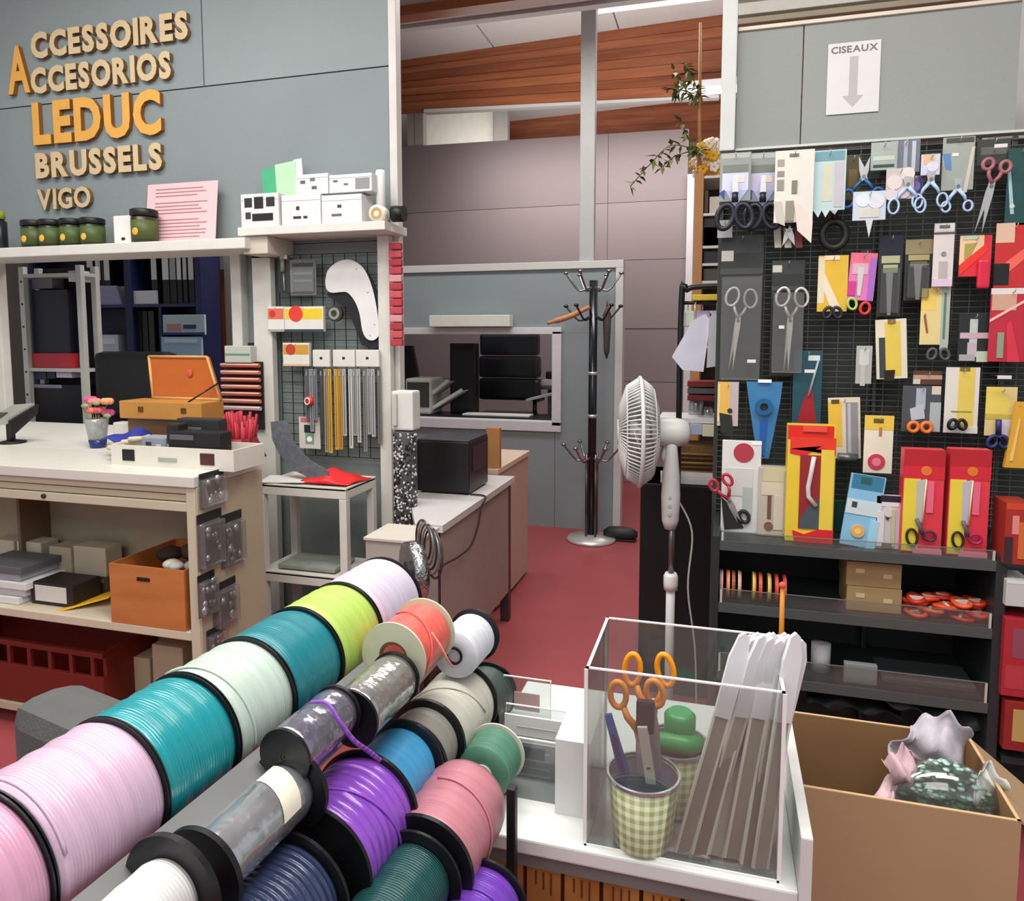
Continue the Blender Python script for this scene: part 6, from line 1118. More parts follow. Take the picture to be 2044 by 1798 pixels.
# fan
YF = 2.62
FW = mat('CFCFCC', .4, vary=.03)
hub = PY(1283, 862, YF); pole = PY(1340, 1100, YF)
t = thing('standing_fan', 'white standing fan turned sideways in front of the black cabinet', 'fan', (pole.x, pole.y, 0))
xp, yp = pole.x, pole.y
MB().lathe([(.2, 0), (.205, .008), (.19, .02), (.04, .035), (.03, .06)], (xp, yp, 0), n=32).build('base', FW, t)
za, zb_, zc_, zd_ = PY(1345, 1150, YF).z, PY(1340, 1055, YF).z, PY(1330, 900, YF).z, PY(1310, 862, YF).z
MB().lathe([(.016, .04), (.016, za + .01)], (xp, yp, 0), n=14).build('outer_tube', FW, t)
MB().lathe([(.024, za - .05), (.026, za - .03), (.026, za + .0), (.02, za + .012)], (xp, yp, 0), n=16).build('height_collar', mat('DCDCD8', .35), t)
MB().lathe([(.0105, za), (.0105, zb_ + .05)], (xp, yp, 0), n=12).build('inner_tube', mat('77736F', .25, .7), t)
MB().lathe([(.02, zb_), (.03, zb_ + .03), (.034, zb_ + .12), (.03, zb_ + .2), (.02, zc_ + .02), (.012, zc_ + .04)], (xp - .006, yp, 0), n=18).build('control_column', FW, t)
for k in range(3): MB().lathe([(.006, -.005), (.006, 0)], (xp - .006, yp - .031, zb_ + .06 + .03 * k), 'y', 8).build('button', mat('B0B0AC', .4), t)
MH = frame((hub.x, YF, hub.z), (1, .18, 0)); Rf = (PY(1283, 757, YF).z - PY(1283, 972, YF).z) / 2
MB(MH).lathe([(.03, .0), (.05, .02), (.052, .09), (.045, .125), (.02, .138)], (.03, 0, 0), 'x', 22).build('motor_housing', FW, t)
MB(MH).tube([(.1, 0, -.03), (.085, 0, -.09), ((xp - hub.x), 0, -.14)], [.026, .022, .02], 10).build('neck', FW, t)
cage = MB(MH); nsp = 72
def cpt(a, s, k):
    r = [0, .5, .85, 1.0][k] * Rf; x = [-.075, -.068, -.045, 0][k] if s < 0 else [.07, .062, .04, 0][k]; r = max(r, .02); return Vector((x - .012, r * math.cos(a), r * math.sin(a)))
for i in range(nsp):
    a = 2 * PI * i / nsp
    for s in (-1, 1): cage.tube([cpt(a, s, k) for k in range(4)], .0034, 4)
tag(cage.build('cage_wires', FW, t), kind='stuff')
MB(MH).tube([(-.012, Rf * math.cos(a), Rf * math.sin(a)) for a in [2 * PI * k / 48 for k in range(48)]], .0075, 7, True).build('cage_rim', FW, t)
for r_ in (.45, .8): 
    for s, xo_ in ((-1, -.078), (1, .048)): MB(MH).tube([(xo_ if r_ < .5 else (-.063 if s < 0 else .036), Rf * r_ * math.cos(a), Rf * r_ * math.sin(a)) for a in [2 * PI * k / 36 for k in range(36)]], .0022, 4, True).build('cage_ring', FW, t)
MB(MH).lathe([(.0, -.092), (.045, -.09), (.05, -.082), (.045, -.076)], (0, 0, 0), 'x', 24).build('front_badge', FW, t)
MB(MH).lathe([(.02, -.05), (.035, -.045), (.035, .02)], (0, 0, 0), 'x', 18).build('blade_hub', mat('C4C6C6', .4), t)
for k in range(4):
    a = 2 * PI * k / 4 + .3; bl = []
    for r_, wd_, pt in ((.03, .02, .0), (Rf * .5, .06, .018), (Rf * .85, .07, .022)):
        for s in (-1, 1): bl.append((s * pt - .02, r_ * math.cos(a) - s * wd_ * math.sin(a), r_ * math.sin(a) + s * wd_ * math.cos(a)))
    mb = MB(MH); mb._add(bl + [(x + .003, y, z) for x, y, z in bl], [(0, 1, 3, 2), (2, 3, 5, 4), (6, 8, 9, 7), (8, 10, 11, 9), (0, 2, 8, 6), (2, 4, 10, 8), (4, 5, 11, 10), (5, 3, 9, 11), (3, 1, 7, 9), (1, 0, 6, 7)], True); mb.build('fan_blade', mat('BFC2C4', .35), t)
MB().tube(smooth([Vector((xp + .02, yp + .02, zb_ + .1)), Vector((xp + .07, yp + .04, zb_ - .02)), Vector((xp + .06, yp + .03, za - .05)), Vector((xp + .09, yp + .04, .3)), Vector((xp + .1, yp + .05, .02))]), .0035, 6).build('power_cord', mat('BDBDB9', .4), t)
# hanging black bracket with white hanger bags, left of the grid
YH = 2.85
x0, x1, z0, z1 = R4((1358, 572, 1440, 850), YH)
t = thing('trolley_frame', 'black tubular trolley frame left of the scissors grid', 'frame', ((x0 + x1) / 2, YH, z0 - .2)); BT = mat('141416', .35)
zt0 = z1; pts = smooth([Vector((x0, YH, cz)), Vector((x0, YH, z1 - .05)), Vector((x0 + .02, YH, z1 - .012)), Vector((x0 + .06, YH, z1)), Vector((x1 + .06, YH, z1))], 5)
MB().tube(pts, .011, 8).build('tube_frame', BT, t); MB().tube([(x0, YH, z1 - .06), (x1 + .06, YH, z1 - .06)], .007, 8).build('cross_bar', BT, t); MB().tube([(x1 + .05, YH, cz), (x1 + .05, YH, z1)], .011, 8).build('rear_tube', BT, t)
x0_, x1_, z0_, z1_ = R4((1382, 574, 1422, 590), YH - .03); o = MB().box((x0_, YH - .03, z1 - .06 + .007), (x1_ + .03, YH + .01, z1 - .03), .004).build('yellow_box', mat('C8B02A', .4)); tag(o, 'yellow box resting on the black trolley frame', 'box')
for i, (pl, c, lb) in enumerate(((((1382, 640), (1408, 626), (1418, 640), (1404, 742), (1362, 738), (1341, 712)), 'CBCBD8', 'white shoulder-shaped bag hanging on the trolley frame, left'), (((1416, 632), (1446, 620), (1448, 728), (1410, 734)), 'B8B8BC', 'grey-white bag hanging on the trolley frame, right'))):
    Y = YH - .05 - .02 * i; P = [(PY(x, y, Y).x, PY(x, y, Y).z) for x, y in pl]; cxm = sum(p[0] for p in P) / len(P); t2 = thing('garment_bag', lb, 'bag', (cxm, Y, min(p[1] for p in P)))
    MB().prism(P, Y, Y + .03).build('bag', mat(c, .5, bump=.5, bs=20), t2); MB().tube([(cxm, Y + .015, max(p[1] for p in P) - .02), (cxm, Y + .02, z1 - .067), (cxm + .004, YH, z1 - .05)], .003, 6).build('hanger_hook', STEEL, t2)
x0_, x1_, z0_, z1_ = R4((1362, 594, 1432, 614), YH + .03)
for i in range(3): x = x0_ + (x1_ - x0_) * i / 2.4; tag(MB().box((x, YH + .02, z1 - .15), (x + .05, YH + .06, z1 - .09), .006).box((x + .02, YH + .02, z1 - .09), (x + .024, YH + .03, z1 - .05)).build('small_bag', mat(['C8D8C0', 'B8A8D0', 'D8D0E0'][i], .4)), ['pale green', 'violet', 'lilac'][i] + ' small bag below the yellow box on the trolley frame', 'packet')
for i in range(3):
    x0_, x1_, z0_, z1_ = R4((1372, 760 + i * 14, 1432, 772 + i * 14), YH + .1); tag(MB().box((x0_, YH + .1, z0_), (x1_, YH + .2, z1_ - .002), .002).build('red_folder', mat(['8E2A2E', '5A5C60', '7A2428'][i], .4)), ['upper red', 'grey', 'lower red'][i] + ' flat folder inside the trolley frame', 'folder')
# wooden column with shelves and decorations farther back
YD = 3.6
x0, x1, z0, z1 = R4((1385, 345, 1403, 560), YD); xr_ = PY(1470, 450, YD).x
z1_tower = z1
t = thing('shelf_tower', 'tan wooden shelf tower left of the scissors grid', 'shelf', ((x0 + xr_) / 2, YD, 0))
MB().box((x0, YD, 0), (x1, YD + .3, z1), .003).build('wooden_side', mat('B4814E', .5), t)
dz_ = [PY(1415, y, YD).z for y in (425, 490, 525, 560, 620, 690, 350)]
for z in dz_: MB().box((x1, YD + .005, z - .012), (xr_, YD + .29, z), .001).build('shelf_board', mat('D8D4CC', .5), t)
MB().box((x1, YD + .29, 0), (xr_, YD + .3, z1)).build('back_board', mat('4A3E38', .7), t)
its = [((1404, 432, 1440, 447), '1E1C1E', 'black tray', 1), ((1402, 452, 1440, 488), '7A8AA8', 'blue-grey stack', 1), ((1404, 500, 1440, 524), '2A2028', 'dark violet box', 2), ((1404, 535, 1440, 559), '4E4A44', 'grey-green box', 3), ((1416, 392, 1440, 424), 'C8BCB0', 'cream bottle-like box', 0), ((1404, 380, 1414, 424), '4A3A30', 'brown upright book', 0)]
for i, (bx, c, nm, k) in enumerate(its):
    x0_, x1_, z0_, z1_ = R4(bx, YD + .03); zb = dz_[k] ; zt3 = z1_ if z1_ > zb + .01 else zb + .03
    if k: zt3 = min(zt3, dz_[k - 1] - .014)
    tag(MB().box((max(x0_, x1 + .002), YD + .03, zb), (x1_, YD + .2, zt3), .003).build('shelf_box', mat(c, .5)), nm + ' on the tan wooden shelf tower', 'box')
x0_, x1_, z0_, z1_ = R4((1382, 270, 1440, 352), YD + .05)
t = thing('flower_bunch', 'yellow and cream artificial flowers on top of the tan shelf tower', 'flowers', ((x0_ + x1_) / 2, YD + .1, dz_[6]))
MB().lathe([(.03, 0), (.045, .04), (.03, .08)], ((x0_ + x1_) / 2, YD + .12, dz_[6]), n=16).build('pot', mat('C08A3A', .5), t)
for i in range(34):
    c_ = Vector((random.uniform(x0_, x1_), YD + .1 + random.uniform(-.05, .06), random.uniform(max(z0_, dz_[6] + .03), z1_))); mb = MB()
    for k in range(5): a = 2 * PI * k / 5; mb.ball(c_ + Vector((.014 * math.cos(a), 0, .014 * math.sin(a))), .013, (1, .5, 1), 6, 4)
    mb.build('blossom', mat(['E0B02E', 'E8BE48', 'D89A2A', 'E8D8A8', 'EAD9C8'][i % 5] if c_.z < z1_ - .05 else ['F0E6D8', 'E8DCC0'][i % 2], .7), t)
# hanging branch with leaves on a thin rod
YQ = 3.66
a = PY(1398, 45, YQ); b = PY(1396, 345, YQ)
t = thing('branch_decoration', 'thin wooden rod with olive leaves left of the scissors display', 'plant', (b.x, YQ, b.z))
MB().tube([a, b], [.006, .01], 8).build('rod', mat('C08858', .5), t); MB().tube([b, Vector((b.x, YQ, z1_tower))], .008, 6).build('rod', mat('B07848', .5), t)
brs = [[(1397, 200), (1370, 180), (1345, 140)], [(1397, 190), (1380, 150), (1365, 128)], [(1396, 300), (1340, 290), (1300, 325), (1258, 372)], [(1396, 300), (1350, 310), (1320, 335)], [(1394, 310), (1370, 270), (1360, 240)], [(1396, 190), (1360, 180), (1338, 176)]]
lf = MB(); lf.v = [(0, 0, 0), (.012, .003, .022), (0, -.001, .062), (-.012, .003, .022), (0, .004, .03)]; lf.f = [(0, 1, 4), (1, 2, 4), (2, 3, 4), (3, 0, 4)]; lf.m = [0] * 4; lf.sm = [True] * 4
lme = None; LC = [mat('5E6A34', .6), mat('7E8A44', .6), mat('3C4426', .6)]
for bi, br in enumerate(brs):
    P = smooth([PY(x, y, YQ - .02 * bi) for x, y in br], 6); MB().tube(P, .0025, 5).build('twig', mat('6A5A34', .7), t)
    for k in range(len(P) * 2):
        p = P[k // 2]; m = LC[(k + bi) % 3]
        lm_ = MB(Matrix.Translation(p) @ Matrix.Rotation(random.uniform(0, 6.28), 4, 'Z') @ Matrix.Rotation(random.uniform(1.0, 2.9), 4, 'X') @ Matrix.Scale(random.uniform(.6, 1.1), 4)); lm_.v, lm_.f, lm_.m, lm_.sm = list(lf.v), lf.f, lf.m, lf.sm
        lm_.build('leaf', m, t)
# ================================================================ WHITE COUNTER, ACRYLIC BOX, POTS, SLEEVES
ZC = .78
fA = PZ(1165, 1706, ZC); fB = PZ(1575, 1797, ZC); YFc = .885
xL = PZ(905, 1620, ZC).x; xR = fB.x + .012; YBk = 1.32
SP = []
t = thing('white_counter', 'white counter carrying the acrylic box, bottom right of centre', 'counter', ((xL + xR) / 2, (YFc + YBk) / 2, 0))
XL1 = PZ(1150, 1500, ZC).x
MB().box((xL, YFc, ZC - .022), (xR, YBk, ZC), .003).build('countertop', mat('D6D9D6', .35, vary=.03), t)
MB().box((xL + .01, YFc + .015, ZC - .05), (xR - .004, YBk - .01, ZC - .023)).build('grey_underside', mat('70706C', .5), t)
MB().box((xR, YFc - .005, .3), (xR + .014, YBk, PY(1620, 1560, 1.0).z), .002).build('end_panel', mat('D2D3D0', .4), t)
MB().box((xL + .02, YBk - .03, 0), (xR - .01, YBk - .015, ZC - .043)).build('back_panel', mat('C8C8C4', .5), t)
for x in (xL + .03, xR - .03): MB().box((x, YFc + .1, 0), (x + .02, YBk - .04, ZC - .043)).build('side_support', mat('C4C4C0', .5), t)
wf_ = wood('8A5626', 'AC7838', (14, 3, 4), .4, 'fascia_wood')
t = thing('wooden_drawer_row', 'varnished orange wooden drawer fronts under the white counter', 'drawers', ((xL + xR) / 2, YFc, .4))
nfr = 7; fx = [xL + .05 + (xR - .08 - xL) * i / nfr for i in range(nfr + 1)]
for i in range(nfr):
    MB().box((fx[i] + .0025, YFc + .03, ZC - .2), (fx[i + 1] - .0025, YFc + .048, ZC - .051), .002).build('drawer_front', wf_, t)
    for k in range(3): x = fx[i] + (fx[i + 1] - fx[i]) * (.3 + .2 * k); MB().box((x - .001, YFc + .0292, ZC - .085 - .006 * k), (x + .0015, YFc + .031, ZC - .066)).build('dark_mark', mat('5A2E12', .5), t)
MB().box((fx[0], YFc + .049, ZC - .21), (fx[-1], YFc + .3, ZC - .2)).box((fx[0], YFc + .049, ZC - .2), (fx[-1], YFc + .058, ZC - .052)).build('carcass', mat('6A3A1A', .5), t)
# acrylic box
bx0 = PZ(1165, 1690, ZC).x; bx1 = PZ(1557, 1778, ZC).x; by0 = YFc + .012
zt_ = PY(1160, 1333, by0).z; by1 = PZ(1240, 1236, zt_).y
AC = clear('F2F5F4', .05, .045); AE = mat('ECEAE6', .2, vary=0)
t = thing('acrylic_box', 'clear acrylic open box on the white counter', 'box', ((bx0 + bx1) / 2, (by0 + by1) / 2, ZC)); tk = .004
for a, b in (((bx0, by0, ZC), (bx1, by0 + tk, zt_)), ((bx0, by1 - tk, ZC), (bx1, by1, zt_)), ((bx0, by0 + tk, ZC), (bx0 + tk, by1 - tk, zt_)), ((bx1 - tk, by0 + tk, ZC), (bx1, by1 - tk, zt_))): MB().box(a, b).build('clear_wall', AC, t)
MB().box((bx0 + tk, by0 + tk, ZC + .0005), (bx1 - tk, by1 - tk, ZC + .003)).build('clear_floor', AC, t)
e = .0018
for a, b in (((bx0, by0, zt_), (bx1, by0 + tk, zt_ + e)), ((bx0, by1 - tk, zt_), (bx1, by1, zt_ + e)), ((bx0, by0, zt_), (bx0 + tk, by1, zt_ + e)), ((bx1 - tk, by0, zt_), (bx1, by1, zt_ + e)),
             ((bx0 - e, by0 - e, ZC), (bx0 + .003, by0, zt_)), ((bx1 - .003, by0 - e, ZC), (bx1 + e, by0, zt_)), ((bx0 - e, by1, ZC), (bx0 + .002, by1 + e, zt_)), ((bx1, by1, ZC), (bx1 + e, by1 + e, zt_)), ((bx0, by0 - e, ZC), (bx1, by0, ZC + .003))): MB().box(a, b).build('polished_edge', AE, t)
zm_ = PY(1165, 1440, by0).z
# pots with gingham pattern
def gingham():
    m = bpy.data.materials.new('gingham'); m.use_nodes = True; nt = m.node_tree; b = nt.nodes['Principled BSDF']; tc = nt.nodes.new('ShaderNodeTexCoord'); sp = nt.nodes.new('ShaderNodeSeparateXYZ'); nt.links.new(tc.outputs['Object'], sp.inputs[0])
    at = nt.nodes.new('ShaderNodeMath'); at.operation = 'ARCTAN2'; nt.links.new(sp.outputs[0], at.inputs[0]); nt.links.new(sp.outputs[1], at.inputs[1])
    def stripe(src, sc):
        a = nt.nodes.new('ShaderNodeMath'); a.operation = 'MULTIPLY'; a.inputs[1].default_value = sc; nt.links.new(src, a.inputs[0]); f = nt.nodes.new('ShaderNodeMath'); f.operation = 'FRACT'; nt.links.new(a.outputs[0], f.inputs[0]); g = nt.nodes.new('ShaderNodeMath'); g.operation = 'GREATER_THAN'; g.inputs[1].default_value = .5; nt.links.new(f.outputs[0], g.inputs[0]); return g.outputs[0]
    s = nt.nodes.new('ShaderNodeMath'); s.operation = 'ADD'; nt.links.new(stripe(at.outputs[0], 3.5), s.inputs[0]); nt.links.new(stripe(sp.outputs[2], 75), s.inputs[1])
    r = nt.nodes.new('ShaderNodeMath'); r.operation = 'MULTIPLY'; r.inputs[1].default_value = .5; nt.links.new(s.outputs[0], r.inputs[0])
    cr_ = nt.nodes.new('ShaderNodeValToRGB'); cr_.color_ramp.elements[0].color = lin('C4C8AA'); cr_.color_ramp.elements[1].color = lin('8A9260'); cr_.color_ramp.elements[0].position = .1; cr_.color_ramp.elements[1].position = .9
    nt.links.new(r.outputs[0], cr_.inputs[0]); nt.links.new(cr_.outputs[0], b.inputs['Base Color']); b.inputs['Roughness'].default_value = .35; return m
GG = gingham()
def pot(px, py, r, h, label, inside='34394A'):
    c = PZ(px, py, ZC + .004); t = thing('tin_pot', label, 'pot', c, 'gingham tin pots in the acrylic box')
    MB().lathe([(r * .82, 0), (r * .82, .003), (r, h), (r * .97, h), (r * .8, .006), (.0, .006)], c, n=36).build('pot_wall', GG, t)
    MB().annulus(r * .96, r * 1.03, h - .003, h + .001, c, 'z', 36).build('rim', mat('B4B6B4', .25, .7), t)
    MB().lathe([(r * .955, h - .004), (r * .83, .03), (0, .03)], c, n=30).build('inner_lining', mat(inside, .5), t); return c, t
potR, potH = .047, .092
pc, pt = pot(1282, 1672, potR, potH, 'front green and white checked tin pot holding scissors', '2C3040')
pc2, pt2 = pot(1345, 1602, potR * .98, potH * 1.0, 'rear green and white checked tin pot holding green tape')
# orange scissors standing in front pot
def stand_sc(base, tip, L, col, label, ring, r, open_, blade=STEEL, roll=0.0):
    d = (Vector(tip) - Vector(base)).normalized(); z = -d; y = Vector((math.sin(.0), 1, 0)); x = y.cross(z).normalized() if abs(y.dot(z)) < .99 else Vector((1, 0, 0)); y = z.cross(x)
    M = Matrix((x, y, z)).transposed().to_4x4(); M.translation = Vector(base) + d * L; M = M @ Matrix.Rotation(roll, 4, 'Z')
    t = thing('scissors', label, 'scissors', M); scissors(M, t, L, mat(col, .35), open_, blade, ring, r); return t
b0 = pc + Vector((.012, 0, .035)); 
tp = PY(1268, 1365, pc.y)
stand_sc(b0, tp, .105, 'E08A1C', 'orange-handled scissors standing in the front pot, left loop pair', (.0105, .017), .0042, .12, mat('C8CAC8', .25, .6))
stand_sc(b0 + Vector((.004, .02, 0)), PY(1296, 1350, pc.y + .03), .12, 'E8921A', 'second orange-handled scissors behind, in the front pot', (.0105, .021), .004, .08, mat('B8BAB8', .25, .7))
t = thing('black_pliers', 'black-jawed tool below the orange loops in the front pot', 'tool', pc + Vector((0, .01, .09)))
m0 = PY(1290, 1430, pc.y - .012); MB(Matrix.Translation(m0)).box((-.013, -.005, -.022), (.011, .005, .022), .004).build('jaw', mat('1C1E22', .4), t); MB(Matrix.Translation(m0)).tube([(0, .0, -.02), (.004, .006, -.08), (.004, .01, -.12)], .004, 7).build('shaft', mat('B8B8B4', .3, .6), t)
# white marked ruler strip
a = PY(1282, 1450, pc.y - .02); b = pc + Vector((.02, -.012, .03))
dv = (Vector(b) - Vector(a)); M_ = frame(b, Vector((1, 0, 0)) - dv.normalized() * dv.normalized().x, -dv); 
t = thing('marker_stick', 'off-white flat stick with a brown mark in the front pot', 'ruler', M_); MB(M_).box((-.0065, -.002, 0), (.0065, .002, dv.length), .001).build('stick', mat('D8D4C8', .5), t); MB(M_).box((-.002, -.0028, dv.length * .58), (.003, -.002, dv.length * .6)).build('brown_mark', mat('6A4A2A', .5), t)
# blue knife
a = PY(1216, 1425, pc.y); b = pc + Vector((-.012, 0, .04)); dv = Vector(a) - Vector(b); M_ = frame(b, Vector((1, 0, 0)) - dv.normalized() * dv.normalized().x, dv)
t = thing('blue_knife', 'blue plastic cutter handle leaning left in the front pot', 'knife', M_); L_ = dv.length
MB(M_).hexa([(-.008, -.004, 0), (.008, -.004, 0), (.008, .004, 0), (-.008, .004, 0), (-.006, -.003, L_), (.003, -.003, L_), (.003, .003, L_), (-.006, .003, L_)]).build('handle', mat('1462B8', .35), t); MB(M_).box((-.004, -.0055, L_ * .3), (.002, -.004, L_ * .8)).build('slider_groove', mat('1E2E5A', .4), t)
# green cap + wide green tape in rear pot
g0 = PY(1350, 1445, pc2.y); g1 = PY(1348, 1470, pc2.y)
t = thing('green_tape', 'thick green curled measuring tape standing in the rear pot', 'tape', pc2 + Vector((0, 0, .04)))
GM = mat('2E8A4A', .35); MB().tube(smooth([pc2 + Vector((-.035, 0, .05)), pc2 + Vector((-.03, -.01, .088)), pc2 + Vector((-.005, -.02, .1)), pc2 + Vector((.02, -.02, .1)), pc2 + Vector((.03, 0, .09)), pc2 + Vector((.03, .01, .04))]), .014, 10).build('band', GM, t)
MB().lathe([(.02, 0), (.022, .006), (.022, .034), (.016, .04)], pc2 + Vector((.006, 0, .098)), n=24).build('cap', mat('2C8E50', .3), t)
# crumpled clear bag next to the front pot
p = PZ(1372, 1668, ZC + .01); tag(cloth(lambda u, v: (p.x - .03 + .06 * u, p.y - .03 + .05 * v, ZC + .005 + .014 * math.sin(PI * u) * math.sin(PI * v) * (1 + .5 * math.sin(11 * u + 7 * v))), 10, 10, 'clear_bag', clear('E8ECEC', .12, .3), .0006), 'crumpled clear bag between the front pot and the sleeves', 'bag')
# bundle of long sleeves
nS = 24
lay_ = ['first', 'second', 'third', 'fourth', 'fifth', 'sixth', 'seventh', 'eighth', 'ninth', 'tenth', 'eleventh', 'twelfth', 'thirteenth', 'fourteenth', 'fifteenth', 'sixteenth', 'seventeenth', 'eighteenth', 'nineteenth', 'twentieth', 'twenty-first', 'twenty-second', 'twenty-third', 'last']
SW = mat('D9DADD', .5, vary=.04); SI = [mat('8E8B7A', .6), mat('7A7767', .6), mat('A29F8E', .6)]; SEg = mat('DAD9CF', .4)
for i in range(nS):
    f = i / (nS - 1)
    bxp = 1362 + (1552 - 1362) * f; byp = 1712 + 52 * f - 26 * math.sin(PI * f)
    B = PZ(bxp, byp, ZC + .005); B.y = min(max(B.y, by0 + .012), by1 - .02); B.x = max(min(B.x, bx1 - .022), bx0 + .01)
    B.y += (i % 4) * .02
    tx = 1493 + (1596 - 1493) * ((f * 1.0) ** .9) + 5 * ((i * 7) % 3 - 1); ty = 1262 + 14 * ((i * 5) % 4) / 3
    T = PY(tx, ty, by0 + .05 + .05 * ((i * 3) % 5) / 4)
    d = T - B; M_ = frame(B, Vector((1, .25 + .1 * (i % 3), 0)) - d.normalized() * d.normalized().dot(Vector((1, .25 + .1 * (i % 3), 0))), d); L_ = d.length; w = .0095
    t = thing('long_sleeve', 'long white-topped paper sleeve in the fanned bundle, ' + lay_[i] + ' foot from the left', 'sleeve', M_, 'long white-topped sleeves fanned in the acrylic box')
    MB(M_).prism([(-w, 0), (w, 0), (w, L_ * .66), (-w, L_ * .66)], -.0012, .0012).build('insert', SI[i % 3], t)
    for s in (-1, 1): MB(M_).box((s * w - .0014, -.0022, 0), (s * w + .0014, .0022, L_ * .64)).build('sleeve_edge', SEg, t)
    MB(M_).prism([(-w * 1.1, L_ * .62), (w * 1.1, L_ * .62), (w * 1.25, L_ * .9), (w * .6, L_ * .985), (0, L_), (-w * .7, L_ * .98), (-w * 1.25, L_ * .88)], -.003, .003).build('white_top', SW, t)
# orange stick
a = PY(1562, 1168, by1 - .03); b = PY(1560, 1262, by1 - .03)
t = thing('orange_stick', 'thin orange knitting needle standing among the sleeves', 'needle', (b.x, b.y, ZC + .004)); MB().tube([(b.x - .03, b.y - .0, ZC + .005), b, a], [.0035, .0035, .003], 8).build('shaft', mat('C8822C', .4), t); MB().ball(a, .005).build('tip', mat('D84A3A', .4), t)
# leaflet holders at left of the acrylic box
yl0, yl1 = 1.0, 1.2
x0 = PZ(1030, 1500, ZC).x; x1 = bx0 - .012
pY = by0 + .17
t = thing('leaflet_holder', 'clear leaflet stand with grey printed cards left of the acrylic box', 'stand', ((x0 + x1) / 2, pY, ZC))
xa, xb = PY(1010, 1500, pY).x, PY(1140, 1500, pY).x; xb = min(xb, bx0 - .006); z_a, z_b, z_c = ZC + .002, PY(1100, 1480, pY - .05).z, PY(1080, 1415, pY).z
MB().box((xa, pY - .1, ZC), (xb, pY + .02, ZC + .003)).build('base_plate', AC, t)
MB().box((xa, pY - .055, ZC + .003), (xb, pY - .052, z_b)).build('front_pane', AC, t); MB().box((xa, pY, ZC + .003), (xb, pY + .003, z_c)).build('rear_pane', AC, t)
MB().box((xb - .003, pY - .052, ZC + .003), (xb, pY, z_b)).build('end_pane', AC, t)
for a, b in (((xa, pY - .055, z_b), (xb, pY - .052, z_b + .0015)), ((xa, pY, z_c), (xb, pY + .003, z_c + .0015)), ((xb - .0015, pY - .056, ZC + .003), (xb, pY - .055, z_b)), ((xb - .0015, pY - .001, ZC + .003), (xb, pY, z_c))): MB().box(a, b).build('polished_edge', AE, t)
MB().box((xb + .001, by0 + .05, ZC), (bx0 - .0015, by0 + .19, ZC + .11)).build('white_side', mat('DADCDA', .4), t)
xq0, xq1 = xa, xb - .012
t = thing('leaflet', 'grey-violet leaflet with dark rectangle in the clear leaflet stand', 'leaflet', ((xq0 + xq1) / 2, pY - .04, ZC)); zq1 = PY(1080, 1485, pY - .045).z
MB().box((xq0, pY - .048, ZC + .004), (xq1, pY - .044, zq1)).build('sheet', mat('8E8A90', .5), t); MB().box((xq0 + (xq1 - xq0) * .35, pY - .0488, ZC + .03), (xq0 + (xq1 - xq0) * .8, pY - .048, ZC + .048)).build('dark_rectangle', mat('3A3A3C', .5), t)
for k in range(4): z = zq1 - .015 - k * .012; MB().box((xq0 + .02, pY - .0487, z), (xq1 - .012, pY - .048, z + .002)).build('text_line', mat('A8A6AA', .5), t)
t = thing('leaflet', 'white leaflet behind the grey one in the clear leaflet stand', 'leaflet', ((xq0 + xq1) / 2, pY - .01, ZC)); MB().box((xq0, pY - .008, ZC + .004), (xq1 + .004, pY - .004, z_c - .012)).build('sheet', mat('D8DAD8', .5), t)
for k in range(3): z = z_c - .03 - k * .014; MB().box((xq0 + .02, pY - .0088, z), (xq1 - .01, pY - .008, z + .0016)).build('text_line', mat('A9ACAA', .5), t)
yv = by1 + .1; xa, xb = PY(1005, 1400, yv).x, PY(1100, 1400, yv).x; zv = PY(1060, 1356, yv).z
t = thing('leaflet_holder', 'small clear card stand behind, near the red floor', 'stand', ((xa + xb) / 2, yv, ZC))
MB().box((xa, yv, ZC), (xb, yv + .003, zv), .001).build('rear_pane', AC, t); MB().box((xa, yv - .03, ZC), (xb, yv + .0, ZC + .003)).build('base_plate', AC, t); MB().box((xa + .02, yv - .002, ZC + .02), (xb - .02, yv - .0005, zv - .025)).build('pale_card', mat('B89898', .5), t)
for a, b in (((xa, yv, zv), (xb, yv + .003, zv + .0015)), ((xb - .0015, yv - .001, ZC), (xb, yv, zv))): MB().box(a, b).build('polished_edge', AE, t)
# ================================================================ CARDBOARD BOX
zr = .72
A = PZ(1612, 1572, zr); B = PZ(2044, 1642, zr); C1 = PZ(1612, 1424, zr); D1 = PZ(1930, 1462, zr)
fx0 = A.x - .03; u = (B - A).normalized(); Lb = .62; v = Vector((-u.y, u.x, 0)); dep = (C1 - A).dot(v)
MC = frame((A.x, A.y, 0), u); KB = mat('A88A68', .75, vary=.05, vs=8); KI = mat('8E6A46', .75, vary=.06, vs=8); x0c = -.12; x1c = (D1 - A).dot(u) + .0
Lc = (PZ(2044, 1600, zr) - A).dot(u) + .02
x1c = (D1 - A).dot(u)
t = thing('cardboard_box', 'large open cardboard box at the bottom right', 'box', MC)
MB(MC).box((x0c, 0, .05), (x1c, .005, zr)).build('front_panel', KB, t); MB(MC).box((x0c, dep - .005, .05), (x1c, dep, zr)).build('rear_panel', KI, t)
MB(MC).box((x0c, .0052, .05), (x0c + .005, dep - .0052, zr)).build('left_panel', KI, t); MB(MC).box((x1c - .005, .0052, .05), (x1c, dep - .0052, zr)).build('right_panel', KI, t)
MB(MC).box((x0c, 0, .045), (x1c, dep, .05)).build('bottom', KB, t)
for a, b in (((x0c, 0, zr), (x1c, .005, zr + .0015)), ((x0c, dep - .005, zr), (x1c, dep, zr + .0015)), ((x1c - .005, 0, zr), (x1c, dep, zr + .0015))): MB(MC).box(a, b).build('cut_edge', mat('C8A880', .8), t)
